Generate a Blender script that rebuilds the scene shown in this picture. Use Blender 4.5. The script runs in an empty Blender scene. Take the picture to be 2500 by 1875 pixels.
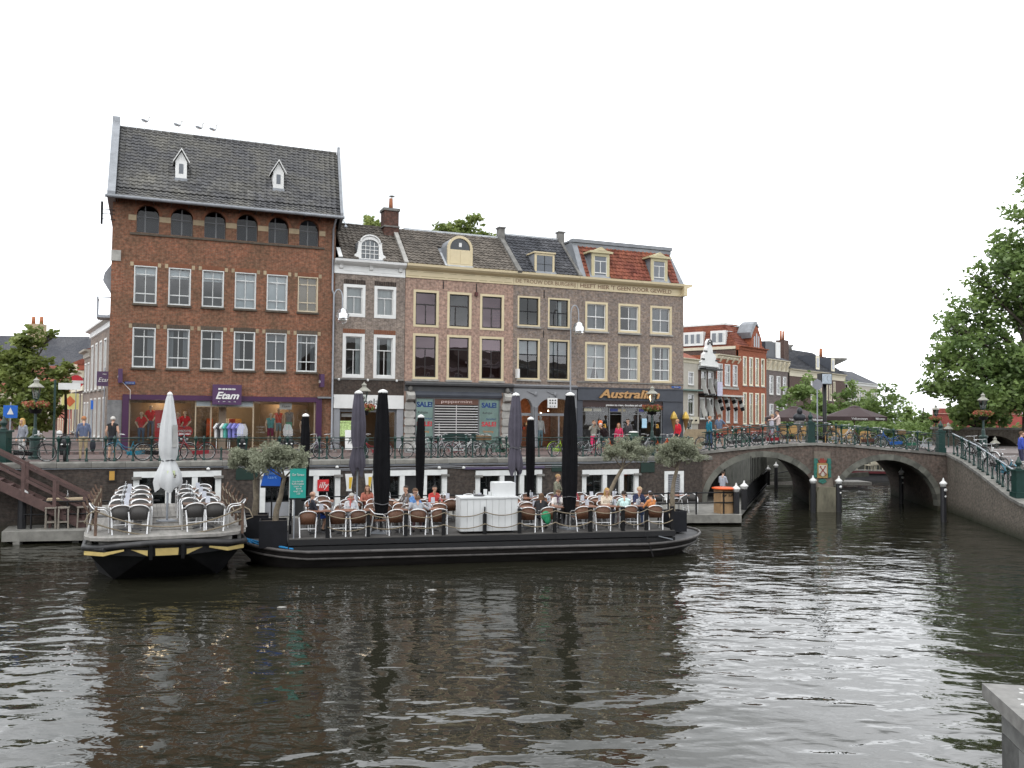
import bpy, bmesh, math, random
import numpy as np
from mathutils import Vector, Matrix, geometry, noise as mnoise
R = math.radians
rnd = random.Random(7)
scene = bpy.context.scene
COL = scene.collection

cam_data = bpy.data.cameras.new('camera')
cam = bpy.data.objects.new('camera', cam_data)
COL.objects.link(cam)
cam_data.sensor_width = 36.0
cam_data.lens = 36.0 * 2161.0 / 2500.0
cam_data.clip_start = 0.1
cam_data.clip_end = 5000
cam.matrix_world = Matrix.Translation((0, 0, 4.7)) @ Matrix.Rotation(math.pi / 2 + R(2.1), 4, 'X') @ Matrix.Rotation(R(.52), 4, 'Z')
scene.camera = cam

SUN_EL, SUN_AZ = 48.0, 205.0
world = bpy.data.worlds.new('World')
scene.world = world
world.use_nodes = True
wn, wl = world.node_tree.nodes, world.node_tree.links
wn.clear()
w_out = wn.new('ShaderNodeOutputWorld')
w_bg = wn.new('ShaderNodeBackground')
w_bg.inputs['Strength'].default_value = 0.1
w_sky = wn.new('ShaderNodeTexSky')
w_sky.sky_type = 'NISHITA'
w_sky.sun_disc = False
w_sky.sun_elevation = R(SUN_EL)
w_sky.sun_rotation = R(SUN_AZ)
w_tc = wn.new('ShaderNodeTexCoord')
w_map = wn.new('ShaderNodeMapping')
w_map.inputs['Scale'].default_value = (1.6, 1.6, 4.2)
w_map.inputs['Location'].default_value = (3.1, 0.4, 1.3)
w_noise = wn.new('ShaderNodeTexNoise')
w_noise.inputs['Scale'].default_value = 1.5
w_noise.inputs['Detail'].default_value = 5
w_noise.inputs['Roughness'].default_value = .55
w_ramp = wn.new('ShaderNodeValToRGB')          # how much cloud covers the blue
w_ramp.color_ramp.elements[0].position = .30
w_ramp.color_ramp.elements[0].color = (.985, .985, .985, 1)
w_ramp.color_ramp.elements[1].position = .52
w_ramp.color_ramp.elements[1].color = (1, 1, 1, 1)
w_cl = wn.new('ShaderNodeValToRGB')            # cloud brightness (dense / thin cloud)
w_cl.color_ramp.elements[0].position = .36
w_cl.color_ramp.elements[0].color = (6.1, 6.45, 6.7, 1)
w_cl.color_ramp.elements[1].position = .60
w_cl.color_ramp.elements[1].color = (16.6, 17.0, 17.6, 1)
w_mix = wn.new('ShaderNodeMixRGB')
wl.new(w_tc.outputs['Generated'], w_map.inputs['Vector'])
wl.new(w_map.outputs['Vector'], w_noise.inputs['Vector'])
wl.new(w_noise.outputs['Fac'], w_ramp.inputs['Fac'])
wl.new(w_noise.outputs['Fac'], w_cl.inputs['Fac'])
wl.new(w_ramp.outputs['Color'], w_mix.inputs['Fac'])
wl.new(w_sky.outputs['Color'], w_mix.inputs[1])
wl.new(w_cl.outputs['Color'], w_mix.inputs[2])
wl.new(w_mix.outputs['Color'], w_bg.inputs['Color'])
wl.new(w_bg.outputs['Background'], w_out.inputs['Surface'])

sun_data = bpy.data.lights.new('sun', 'SUN')
sun_data.energy = 0.6
sun_data.angle = R(30)
sun_data.color = (1, .96, .9)
sun = bpy.data.objects.new('sun', sun_data)
COL.objects.link(sun)
sa, se = R(SUN_AZ), R(SUN_EL)
sun_dir = Vector((math.sin(sa) * math.cos(se), math.cos(sa) * math.cos(se), math.sin(se)))   # towards the sun
sun.rotation_euler = sun_dir.to_track_quat('Z', 'Y').to_euler()
sun.location = (0, 0, 60)

scene.view_settings.view_transform = 'Standard'
scene.view_settings.look = 'None'
scene.view_settings.exposure = 0.76
scene.view_settings.gamma = 1.0
scene.view_settings.use_curve_mapping = False
scene.render.engine = 'CYCLES'
scene.cycles.use_denoising = True
scene.cycles.max_bounces = 7
scene.cycles.diffuse_bounces = 3
scene.cycles.glossy_bounces = 4
scene.cycles.transmission_bounces = 5
scene.cycles.transparent_max_bounces = 12
scene.cycles.caustics_reflective = False
scene.cycles.caustics_refractive = False
scene.cycles.sample_clamp_indirect = 6.0

class Frame:
    """a plan frame: origin, x direction turned by deg"""
    def __init__(s, ox, oy, deg):
        s.o = Vector((ox, oy)); s.a = R(deg)
        s.u = Vector((math.cos(s.a), math.sin(s.a))); s.v = Vector((-math.sin(s.a), math.cos(s.a)))
    def pt(s, x, y, z=0):
        p = s.o + s.u * x + s.v * y
        return Vector((p.x, p.y, z))
    def loc(s, x, y):
        q = Vector((x, y)) - s.o
        return q.dot(s.u), q.dot(s.v)
FAC = Frame(-18.6, 40.75, 22.5)      # main shop fronts: x along them, y away from the canal
BRG = Frame(9.6, 45.0, 5.0)          # bridge face
B1F = Frame(-9.56, 24.8, 22.5)       # bow barge (x across, y towards the quay)
B2F = Frame(-6.77, 27.1, 14.0)       # long barge (x along, y towards the quay)

class MB:
    """collects faces, then links them as one mesh object; off is subtracted from every vertex"""
    def __init__(s, off=(0, 0, 0), M=None):
        s.v = []; s.f = []; s.m = []; s.sm = []; s.off = Vector(off); s.M = M
    def add(s, vs, fs, m=0, sm=False):
        b = len(s.v)
        for p in vs:
            p = Vector(p)
            if s.M is not None: p = s.M @ p
            s.v.append(p - s.off)
        for f in fs:
            s.f.append([i + b for i in f]); s.m.append(m); s.sm.append(sm)
    def box(s, x0, x1, y0, y1, z0, z1, m=0):
        vs = [(x, y, z) for z in (z0, z1) for y in (y0, y1) for x in (x0, x1)]
        s.add(vs, [(0, 2, 3, 1), (4, 5, 7, 6), (0, 1, 5, 4), (2, 6, 7, 3), (0, 4, 6, 2), (1, 3, 7, 5)], m)
    def bar(s, a, b, w, h=None, m=0, up=(0, 0, 1)):
        """box from a to b with cross-section w x h"""
        a, b = Vector(a), Vector(b); h = h or w
        d = (b - a).normalized(); up = Vector(up)
        if abs(d.dot(up)) > .98: up = Vector((1, 0, 0))
        x = d.cross(up).normalized() * w / 2; y = x.cross(d).normalized() * h / 2
        vs = [p + i * x + j * y for p in (a, b) for i, j in ((-1, -1), (1, -1), (1, 1), (-1, 1))]
        s.add(vs, [(0, 3, 2, 1), (4, 5, 6, 7), (0, 1, 5, 4), (1, 2, 6, 5), (2, 3, 7, 6), (3, 0, 4, 7)], m)
    def tube(s, pts, r, n=6, m=0, caps=True, sm=True, closed=False):
        pts = [Vector(p) for p in pts]; k = len(pts)
        rs = r if isinstance(r, (list, tuple)) else [r] * k
        rings = []; ref = None
        for i, p in enumerate(pts):
            if closed: d = pts[(i + 1) % k] - pts[i - 1]
            else: d = pts[min(i + 1, k - 1)] - pts[max(i - 1, 0)]
            d = d.normalized() if d.length > 1e-9 else Vector((0, 0, 1))
            if ref is None:
                ref = Vector((0, 0, 1)) if abs(d.z) < .9 else Vector((1, 0, 0))
            x = d.cross(ref)
            if x.length < 1e-6: x = d.orthogonal()
            x.normalize(); y = x.cross(d).normalized(); ref = y
            rings.append([p + (x * math.cos(2 * math.pi * j / n) + y * math.sin(2 * math.pi * j / n)) * rs[i] for j in range(n)])
        vs = [q for rg in rings for q in rg]; fs = []
        for i in range(k if closed else k - 1):
            a, b = i * n, ((i + 1) % k) * n
            for j in range(n):
                fs.append((a + j, a + (j + 1) % n, b + (j + 1) % n, b + j))
        s.add(vs, fs, m, sm)
        if caps and not closed:
            s.add(rings[0], [tuple(range(n))[::-1]], m); s.add(rings[-1], [tuple(range(n))], m)
    def lathe(s, prof, c=(0, 0, 0), n=10, m=0, sm=True, sx=1, sy=1):
        """profile [(r, z)] turned about the vertical through c"""
        c = Vector(c); vs = []; fs = []
        for r, z in prof:
            for j in range(n):
                a = 2 * math.pi * (j + .5) / n
                vs.append(c + Vector((r * math.cos(a) * sx, r * math.sin(a) * sy, z)))
        for i in range(len(prof) - 1):
            for j in range(n):
                fs.append((i * n + j, i * n + (j + 1) % n, (i + 1) * n + (j + 1) % n, (i + 1) * n + j))
        if prof[0][0] > 1e-4: fs.append(tuple(range(n))[::-1])
        if prof[-1][0] > 1e-4: fs.append(tuple((len(prof) - 1) * n + j for j in range(n)))
        s.add(vs, fs, m, sm)
    def prism(s, poly, axis, d0, d1, m=0, sm=False):
        """closed 2-D outline pushed along axis (x: outline is y,z; y: x,z; z: x,y)"""
        f = {'x': lambda p, d: (d, p[0], p[1]), 'y': lambda p, d: (p[0], d, p[1]), 'z': lambda p, d: (p[0], p[1], d)}[axis]
        n = len(poly); vs = [f(p, d0) for p in poly] + [f(p, d1) for p in poly]
        s.add(vs, [tuple(range(n))[::-1], tuple(range(n, 2 * n))], m)
        s.add(vs, [(i, (i + 1) % n, n + (i + 1) % n, n + i) for i in range(n)], m, sm)
    def plate(s, outer, holes, y0, y1, m=0, mr=None, back=False):
        """wall in the x-z plane with openings; reveals run from y0 to y1"""
        loops = [[Vector((p[0], p[1], 0)) for p in lp] for lp in [outer] + list(holes)]
        flat = [p for lp in loops for p in lp]
        tris = geometry.tessellate_polygon(loops)
        s.add([(p.x, y0, p.y) for p in flat], tris, m)
        if back: s.add([(p.x, y1, p.y) for p in flat], tris, m)
        mr = m if mr is None else mr
        for lp in (loops if back else loops[1:]):
            n = len(lp)
            vs = [(p.x, y0, p.y) for p in lp] + [(p.x, y1, p.y) for p in lp]
            s.add(vs, [(i, (i + 1) % n, n + (i + 1) % n, n + i) for i in range(n)], mr)
    def ellipsoid(s, c, r, n=10, k=7, m=0, M=None):
        c = Vector(c); vs = []; fs = []
        for i in range(k + 1):
            t = math.pi * i / k
            for j in range(n):
                a = 2 * math.pi * j / n
                p = Vector((r[0] * math.sin(t) * math.cos(a), r[1] * math.sin(t) * math.sin(a), -r[2] * math.cos(t)))
                vs.append(c + (M @ p if M is not None else p))
        for i in range(k):
            for j in range(n):
                fs.append((i * n + j, i * n + (j + 1) % n, (i + 1) * n + (j + 1) % n, (i + 1) * n + j))
        s.add(vs, fs, m, True)
    def mesh(s, name, mats=None):
        me = bpy.data.meshes.new(name)
        me.from_pydata([tuple(p) for p in s.v], [], s.f)
        if mats is not None:
            for mm in (mats if isinstance(mats, (list, tuple)) else [mats]): me.materials.append(mm)
        me.polygons.foreach_set('material_index', s.m)
        me.polygons.foreach_set('use_smooth', s.sm)
        me.update()
        return me
    def build(s, name, mats, parent=None, **kw):
        return link(s.mesh(name, mats), name, parent, **kw)

def link(me, name, parent=None, loc=None, rotz=None, mat4=None, kind=None, label=None):
    o = bpy.data.objects.new(name, me)
    COL.objects.link(o)
    if parent is not None: o.parent = parent
    if mat4 is not None: o.matrix_local = mat4
    if loc is not None: o.location = loc
    if rotz is not None: o.rotation_euler = (0, 0, rotz)
    if kind: o['kind'] = kind
    if label: o['label'] = label
    return o
def tag(o, label, cat, group=None):
    o['label'] = label; o['category'] = cat
    if group: o['group'] = group
    return o
def thing(name, label, cat, loc=(0, 0, 0), rotz=0, group=None):
    o = bpy.data.objects.new(name, None)
    o.empty_display_size = .2
    COL.objects.link(o)
    o.location = loc; o.rotation_euler = (0, 0, rotz)
    return tag(o, label, cat, group)
def structure(o):
    o['kind'] = 'structure'; return o
KIDS = {}
def children(o):
    return [c for c in o.children]
def dup(o, loc=None, rotz=None, label=None, parent=None, swap=None, scale=None):
    """a copy of a thing with copies of its parts and sub-parts; swap replaces materials by name"""
    c = o.copy()
    COL.objects.link(c)
    if parent is not None:
        c.parent = parent
    if swap and o.type == 'MESH':
        for i, sl in enumerate(o.material_slots):
            if sl.material and sl.material.name in swap:
                c.material_slots[i].link = 'OBJECT'
                c.material_slots[i].material = swap[sl.material.name]
    for ch in children(o):
        dup(ch, parent=c, swap=swap)
    if loc is not None: c.location = loc
    if rotz is not None: c.rotation_euler = (c.rotation_euler[0], c.rotation_euler[1], rotz)
    if scale is not None: c.scale = (scale, scale, scale) if isinstance(scale, (int, float)) else scale
    if label: c['label'] = label
    return c

MATS = {}
def nodes_of(m):
    m.use_nodes = True
    nt = m.node_tree
    return nt, nt.nodes, nt.links, nt.nodes['Principled BSDF']
def rgb(c, k=1.0):
    return (min(1, c[0] * k), min(1, c[1] * k), min(1, c[2] * k), 1)
def mat(name, col, rough=.6, metal=0.0, var=.12, scale=3.0, bump=0.0, spec=.4, emit=0.0, stretch=None, detail=4):
    if name in MATS: return MATS[name]
    m = bpy.data.materials.new(name); nt, N, L, P = nodes_of(m)
    P.inputs['Roughness'].default_value = rough; P.inputs['Metallic'].default_value = metal
    P.inputs['Specular IOR Level'].default_value = spec
    P.inputs['Base Color'].default_value = rgb(col)
    if var or bump:
        tc = N.new('ShaderNodeTexCoord'); mp = N.new('ShaderNodeMapping'); no = N.new('ShaderNodeTexNoise')
        if stretch: mp.inputs['Scale'].default_value = stretch
        no.inputs['Scale'].default_value = scale; no.inputs['Detail'].default_value = detail; no.inputs['Roughness'].default_value = .65
        L.new(tc.outputs['Object'], mp.inputs['Vector']); L.new(mp.outputs['Vector'], no.inputs['Vector'])
        if var:
            rp = N.new('ShaderNodeValToRGB')
            rp.color_ramp.elements[0].position = .3; rp.color_ramp.elements[1].position = .7
            rp.color_ramp.elements[0].color = rgb(col, 1 - var); rp.color_ramp.elements[1].color = rgb(col, 1 + var)
            oi = N.new('ShaderNodeObjectInfo'); m1 = N.new('ShaderNodeMath'); m1.operation = 'MULTIPLY_ADD'; m1.inputs[1].default_value = .3; m1.inputs[2].default_value = -.15; m2 = N.new('ShaderNodeMath')
            L.new(oi.outputs['Random'], m1.inputs[0]); L.new(m1.outputs[0], m2.inputs[0]); L.new(no.outputs['Fac'], m2.inputs[1])
            L.new(m2.outputs[0], rp.inputs['Fac']); L.new(rp.outputs['Color'], P.inputs['Base Color'])
        if bump:
            bp = N.new('ShaderNodeBump'); bp.inputs['Strength'].default_value = .6; bp.inputs['Distance'].default_value = bump
            L.new(no.outputs['Fac'], bp.inputs['Height']); L.new(bp.outputs['Normal'], P.inputs['Normal'])
    if emit:
        P.inputs['Emission Color'].default_value = rgb(col); P.inputs['Emission Strength'].default_value = emit
    MATS[name] = m
    return m
def brick(name, c1, c2, mortar, dirt, w=.22, h=.065, dirt_amt=.5, bump=.006, patch=.35, seed=0.0, mort=.010, stain=(1, 1, .25), tide=0.0):
    """running-bond brickwork on any upright wall, with weather patches and streaks"""
    if name in MATS: return MATS[name]
    m = bpy.data.materials.new(name); nt, N, L, P = nodes_of(m)
    P.inputs['Roughness'].default_value = .85; P.inputs['Specular IOR Level'].default_value = .25
    tc = N.new('ShaderNodeTexCoord'); sp = N.new('ShaderNodeSeparateXYZ'); ad = N.new('ShaderNodeMath'); cb = N.new('ShaderNodeCombineXYZ')
    L.new(tc.outputs['Object'], sp.inputs[0]); L.new(sp.outputs['X'], ad.inputs[0]); L.new(sp.outputs['Y'], ad.inputs[1])
    L.new(ad.outputs[0], cb.inputs['X']); L.new(sp.outputs['Z'], cb.inputs['Y'])
    bt = N.new('ShaderNodeTexBrick')
    bt.inputs['Scale'].default_value = 1.0; bt.inputs['Brick Width'].default_value = w; bt.inputs['Row Height'].default_value = h
    bt.inputs['Mortar Size'].default_value = mort; bt.inputs['Mortar Smooth'].default_value = .2; bt.inputs['Bias'].default_value = -.1
    bt.inputs['Color1'].default_value = rgb(c1); bt.inputs['Color2'].default_value = rgb(c2); bt.inputs['Mortar'].default_value = rgb(mortar)
    L.new(cb.outputs[0], bt.inputs['Vector'])
    mp = N.new('ShaderNodeMapping'); mp.inputs['Location'].default_value = (seed, seed * 1.7, seed * .6); mp.inputs['Scale'].default_value = stain
    L.new(tc.outputs['Object'], mp.inputs['Vector'])
    n1 = N.new('ShaderNodeTexNoise'); n1.inputs['Scale'].default_value = .9; n1.inputs['Detail'].default_value = 8; n1.inputs['Roughness'].default_value = .7
    L.new(mp.outputs['Vector'], n1.inputs['Vector'])
    r1 = N.new('ShaderNodeValToRGB'); r1.color_ramp.elements[0].position = .5 - patch / 2; r1.color_ramp.elements[1].position = .5 + patch / 2
    r1.color_ramp.elements[0].color = (0, 0, 0, 1); r1.color_ramp.elements[1].color = (dirt_amt,) * 3 + (1,)
    L.new(n1.outputs['Fac'], r1.inputs['Fac'])
    mx = N.new('ShaderNodeMixRGB'); mx.inputs[2].default_value = rgb(dirt)
    L.new(r1.outputs['Color'], mx.inputs['Fac']); L.new(bt.outputs['Color'], mx.inputs[1])
    n2 = N.new('ShaderNodeTexNoise'); n2.inputs['Scale'].default_value = 7.0; n2.inputs['Detail'].default_value = 5
    L.new(tc.outputs['Object'], n2.inputs['Vector'])
    r2 = N.new('ShaderNodeValToRGB'); r2.color_ramp.elements[0].position = .3; r2.color_ramp.elements[1].position = .7
    r2.color_ramp.elements[0].color = (.58,) * 3 + (1,); r2.color_ramp.elements[1].color = (1.36,) * 3 + (1,)
    L.new(n2.outputs['Fac'], r2.inputs['Fac'])
    mu = N.new('ShaderNodeMixRGB'); mu.blend_type = 'MULTIPLY'; mu.inputs['Fac'].default_value = 1
    L.new(mx.outputs['Color'], mu.inputs[1]); L.new(r2.outputs['Color'], mu.inputs[2]); last = mu
    if tide:                                   # green slime up to the high-water line
        mr = N.new('ShaderNodeMapRange'); mr.inputs['From Min'].default_value = tide; mr.inputs['From Max'].default_value = tide * .25
        nd = N.new('ShaderNodeMath'); nd.operation = 'MULTIPLY_ADD'; nd.inputs[1].default_value = .5; L.new(n1.outputs['Fac'], nd.inputs[0]); L.new(sp.outputs['Z'], nd.inputs[2]); L.new(nd.outputs[0], mr.inputs['Value'])
        last = N.new('ShaderNodeMixRGB'); last.inputs[2].default_value = (.022, .026, .014, 1); L.new(mr.outputs[0], last.inputs['Fac']); L.new(mu.outputs['Color'], last.inputs[1])
    L.new(last.outputs['Color'], P.inputs['Base Color'])
    bp = N.new('ShaderNodeBump'); bp.inputs['Strength'].default_value = .7; bp.inputs['Distance'].default_value = bump; bp.invert = True
    L.new(bt.outputs['Fac'], bp.inputs['Height']); L.new(bp.outputs['Normal'], P.inputs['Normal'])
    MATS[name] = m
    return m
def glass(name, tint=(.8, .85, .86), refl=1.0, rough=.0, gcol=(1, 1, 1)):
    if name in MATS: return MATS[name]
    m = bpy.data.materials.new(name); nt, N, L, P = nodes_of(m)
    N.remove(P); out = N['Material Output']
    tr = N.new('ShaderNodeBsdfTransparent'); tr.inputs['Color'].default_value = rgb(tint)
    gl = N.new('ShaderNodeBsdfGlossy'); gl.inputs['Roughness'].default_value = rough; gl.inputs['Color'].default_value = rgb(gcol)
    fr = N.new('ShaderNodeFresnel'); fr.inputs['IOR'].default_value = 1.5
    mu = N.new('ShaderNodeMath'); mu.operation = 'MULTIPLY'; mu.inputs[1].default_value = 1.8 * refl; mu.use_clamp = True
    tc = N.new('ShaderNodeTexCoord'); no = N.new('ShaderNodeTexNoise'); no.inputs['Scale'].default_value = .9; no.inputs['Detail'].default_value = 1
    bp = N.new('ShaderNodeBump'); bp.inputs['Strength'].default_value = .25; bp.inputs['Distance'].default_value = .02
    L.new(tc.outputs['Object'], no.inputs['Vector']); L.new(no.outputs['Fac'], bp.inputs['Height']); L.new(bp.outputs['Normal'], gl.inputs['Normal'])
    mx = N.new('ShaderNodeMixShader')
    L.new(fr.outputs[0], mu.inputs[0]); L.new(mu.outputs[0], mx.inputs[0]); L.new(tr.outputs[0], mx.inputs[1]); L.new(gl.outputs[0], mx.inputs[2])
    L.new(mx.outputs[0], out.inputs['Surface'])
    MATS[name] = m
    return m
def leaf_mat(name, c1, c2, trans=.35, scale=.9):
    if name in MATS: return MATS[name]
    m = bpy.data.materials.new(name); nt, N, L, P = nodes_of(m)
    N.remove(P); out = N['Material Output']
    ge = N.new('ShaderNodeNewGeometry'); no = N.new('ShaderNodeTexNoise'); no.inputs['Scale'].default_value = scale; no.inputs['Detail'].default_value = 6; no.inputs['Roughness'].default_value = .75
    L.new(ge.outputs['Position'], no.inputs['Vector'])
    rp = N.new('ShaderNodeValToRGB'); rp.color_ramp.elements[0].position = .35; rp.color_ramp.elements[1].position = .65
    rp.color_ramp.elements[0].color = rgb(c1); rp.color_ramp.elements[1].color = rgb(c2)
    L.new(no.outputs['Fac'], rp.inputs['Fac'])
    df = N.new('ShaderNodeBsdfDiffuse'); tl = N.new('ShaderNodeBsdfTranslucent'); gl = N.new('ShaderNodeBsdfGlossy'); gl.inputs['Roughness'].default_value = .5
    gl.inputs['Color'].default_value = (.5, .5, .5, 1)
    L.new(rp.outputs['Color'], df.inputs['Color']); L.new(rp.outputs['Color'], tl.inputs['Color'])
    mx = N.new('ShaderNodeMixShader'); mx.inputs[0].default_value = trans; L.new(df.outputs[0], mx.inputs[1]); L.new(tl.outputs[0], mx.inputs[2])
    m2 = N.new('ShaderNodeMixShader'); m2.inputs[0].default_value = .05; L.new(mx.outputs[0], m2.inputs[1]); L.new(gl.outputs[0], m2.inputs[2])
    L.new(m2.outputs[0], out.inputs['Surface'])
    MATS[name] = m
    return m
def tile_mat(name, c, patch=None, amt=.5, top=None):
    """clay roof tiles: each tile its own tone, moss and soot in patches"""
    if name in MATS: return MATS[name]
    m = bpy.data.materials.new(name); nt, N, L, P = nodes_of(m)
    P.inputs['Roughness'].default_value = .8; P.inputs['Specular IOR Level'].default_value = .15
    ge = N.new('ShaderNodeNewGeometry'); oi = N.new('ShaderNodeObjectInfo')
    no = N.new('ShaderNodeTexNoise'); no.inputs['Scale'].default_value = .55; no.inputs['Detail'].default_value = 7; no.inputs['Roughness'].default_value = .7
    L.new(ge.outputs['Position'], no.inputs['Vector'])
    r = N.new('ShaderNodeValToRGB'); r.color_ramp.elements[0].position = .42; r.color_ramp.elements[1].position = .68
    r.color_ramp.elements[0].color = rgb(c); r.color_ramp.elements[1].color = rgb(patch or c, 1)
    L.new(no.outputs['Fac'], r.inputs['Fac'])
    n2 = N.new('ShaderNodeTexNoise'); n2.inputs['Scale'].default_value = 5.5; n2.inputs['Detail'].default_value = 3
    L.new(ge.outputs['Position'], n2.inputs['Vector'])
    ad = N.new('ShaderNodeMath'); ad.operation = 'MULTIPLY_ADD'; ad.inputs[1].default_value = .35; L.new(oi.outputs['Random'], ad.inputs[0]); L.new(n2.outputs['Fac'], ad.inputs[2])
    r2 = N.new('ShaderNodeValToRGB'); r2.color_ramp.elements[0].position = .4; r2.color_ramp.elements[1].position = .95
    r2.color_ramp.elements[0].color = (.62, .62, .62, 1); r2.color_ramp.elements[1].color = (1.4, 1.4, 1.4, 1)
    L.new(ad.outputs[0], r2.inputs['Fac'])
    mu = N.new('ShaderNodeMixRGB'); mu.blend_type = 'MULTIPLY'; mu.inputs['Fac'].default_value = 1
    L.new(r.outputs['Color'], mu.inputs[1]); L.new(r2.outputs['Color'], mu.inputs[2]); L.new(mu.outputs['Color'], P.inputs['Base Color'])
    MATS[name] = m
    return m

WHITE = mat('white_paint', (.60, .60, .585), .45, var=.07, scale=2)
CREAM = mat('cream_paint', (.52, .44, .285), .5, var=.06, scale=2)
CREAMW = mat('pale_cream_paint', (.62, .57, .44), .5, var=.06, scale=2)
STONE = mat('grey_stone', (.27, .26, .24), .8, var=.25, scale=3, bump=.01)
STONED = mat('dark_stone', (.15, .145, .135), .8, var=.3, scale=2.5, bump=.01)
SAND = mat('beige_stone', (.30, .235, .15), .8, var=.2, scale=4, bump=.006)
LEAD = mat('lead_sheet', (.20, .21, .225), .5, metal=.2, var=.2, scale=2)
ZINC = mat('zinc_pipe', (.30, .32, .35), .45, metal=.5, var=.15, scale=3)
BLACK = mat('black_paint', (.007, .007, .008), .5, var=.3, scale=4, spec=.25)
DARKWOOD = mat('dark_wood_trim', (.02, .016, .016), .5, var=.2)
GREEN = mat('canal_green_paint', (.007, .03, .025), .4, var=.25, scale=5)
PURPLE = mat('purple_paint', (.045, .012, .045), .4, var=.15, scale=1.5)
GREY = mat('grey_paint', (.22, .225, .24), .5, var=.1, scale=2)
SLATE = mat('slate_blue_paint', (.045, .05, .062), .5, var=.15, scale=2)
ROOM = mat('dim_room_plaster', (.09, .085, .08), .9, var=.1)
CURT = mat('net_curtain', (.52, .53, .52), .9, var=.06)
CURTD = mat('grey_curtain', (.26, .26, .27), .9, var=.06)
BLIND = mat('white_blind', (.62, .66, .68), .8, var=.04)
TAN = mat('tan_blind', (.30, .22, .12), .8, var=.06)
GLASS = glass('window_glass')
GLASSM = glass('mauve_film_glass', tint=(.33, .22, .25), refl=1.35, gcol=(.98, .80, .86))
SHOPGLASS = glass('shop_glass', tint=(.93, .94, .93), refl=.75)
TERRA = mat('terracotta', (.30, .11, .05), .8, var=.2)

def text_mesh(body, size, depth=.01, shear=0.0, align='CENTER', width=None, bold=0.0):
    cu = bpy.data.curves.new('lettering', 'FONT')
    cu.body = body; cu.size = size; cu.extrude = depth; cu.shear = shear; cu.align_x = align; cu.align_y = 'CENTER'
    cu.resolution_u = 3; cu.offset = bold
    o = bpy.data.objects.new('lettering', cu); COL.objects.link(o)
    bpy.context.view_layer.update()
    me = bpy.data.meshes.new_from_object(o.evaluated_get(bpy.context.evaluated_depsgraph_get()))
    bpy.data.objects.remove(o); bpy.data.curves.remove(cu)
    if width:
        xs = [v.co.x for v in me.vertices]; k = width / (max(xs) - min(xs))
        for v in me.vertices: v.co.x *= k
    return me
TEXTQ = []
def text(body, size, m, parent, pos, rot=(math.pi / 2, 0, 0), name='lettering', **kw):
    me = text_mesh(body, size, **kw)
    me.materials.clear(); me.materials.append(m)
    o = link(me, name, parent)
    o.matrix_local = Matrix.Translation(pos) @ Matrix.Rotation(rot[2], 4, 'Z') @ Matrix.Rotation(rot[1], 4, 'Y') @ Matrix.Rotation(rot[0], 4, 'X')
    return o
def water_material():
    m = bpy.data.materials.new('canal_water'); nt, N, L, P = nodes_of(m)
    P.inputs['Base Color'].default_value = (.015, .0145, .0095, 1)
    P.inputs['Roughness'].default_value = .015
    P.inputs['IOR'].default_value = 1.36
    P.inputs['Specular IOR Level'].default_value = .5
    tc = N.new('ShaderNodeTexCoord')
    def wave(scale, amp, stretch, rot, detail, rough=.5, dist=0.0, loc=(0, 0, 0)):
        mp = N.new('ShaderNodeMapping'); mp.inputs['Scale'].default_value = stretch; mp.inputs['Rotation'].default_value = (0, 0, R(rot)); mp.inputs['Location'].default_value = loc
        no = N.new('ShaderNodeTexNoise'); no.inputs['Scale'].default_value = scale; no.inputs['Detail'].default_value = detail
        no.inputs['Roughness'].default_value = rough; no.inputs['Distortion'].default_value = dist
        mu = N.new('ShaderNodeMath'); mu.operation = 'MULTIPLY'; mu.inputs[1].default_value = amp
        L.new(tc.outputs['Object'], mp.inputs['Vector']); L.new(mp.outputs['Vector'], no.inputs['Vector']); L.new(no.outputs['Fac'], mu.inputs[0])
        return mu
    ws = [wave(.42, .075, (1, 1.5, 1), 14, 1.0, .4, .4), wave(1.15, .037, (1, 1.7, 1), -10, 1.0, .4, .5, (4, 2, 0))]
    fine = [wave(2.6, .0125, (1, 1.7, 1), 8, 2.0, .5, .4, (1, 7, 0)), wave(6.5, .0022, (1, 1.3, 1), -25, 1.0, .5, .3)]
    sx = N.new('ShaderNodeSeparateXYZ'); L.new(tc.outputs['Object'], sx.inputs[0])
    pm = N.new('ShaderNodeMapping'); pm.inputs['Location'].default_value = (2.3, 5.1, 0)
    pn = N.new('ShaderNodeTexNoise'); pn.inputs['Scale'].default_value = .10; pn.inputs['Detail'].default_value = 2
    L.new(tc.outputs['Object'], pm.inputs['Vector']); L.new(pm.outputs['Vector'], pn.inputs['Vector'])
    ma = N.new('ShaderNodeMath'); ma.operation = 'MULTIPLY_ADD'; ma.inputs[1].default_value = 22.0; L.new(pn.outputs['Fac'], ma.inputs[0]); L.new(sx.outputs['Y'], ma.inputs[2])
    pr = N.new('ShaderNodeMapRange'); pr.inputs['From Min'].default_value = 19; pr.inputs['From Max'].default_value = 34
    pr.inputs['To Min'].default_value = .45; pr.inputs['To Max'].default_value = 1.0; L.new(ma.outputs[0], pr.inputs['Value'])
    for k, w in enumerate(fine):
        m2 = N.new('ShaderNodeMath'); m2.operation = 'MULTIPLY'; L.new(w.outputs[0], m2.inputs[0]); L.new(pr.outputs[0], m2.inputs[1]); fine[k] = m2
    ws += fine
    acc = ws[0]
    for w in ws[1:]:
        a = N.new('ShaderNodeMath'); a.operation = 'ADD'; L.new(acc.outputs[0], a.inputs[0]); L.new(w.outputs[0], a.inputs[1]); acc = a
    mu = acc
    bp = N.new('ShaderNodeBump'); bp.inputs['Strength'].default_value = 1.0; bp.inputs['Distance'].default_value = 1.0
    L.new(mu.outputs[0], bp.inputs['Height']); L.new(bp.outputs['Normal'], P.inputs['Normal'])
    return m
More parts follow.
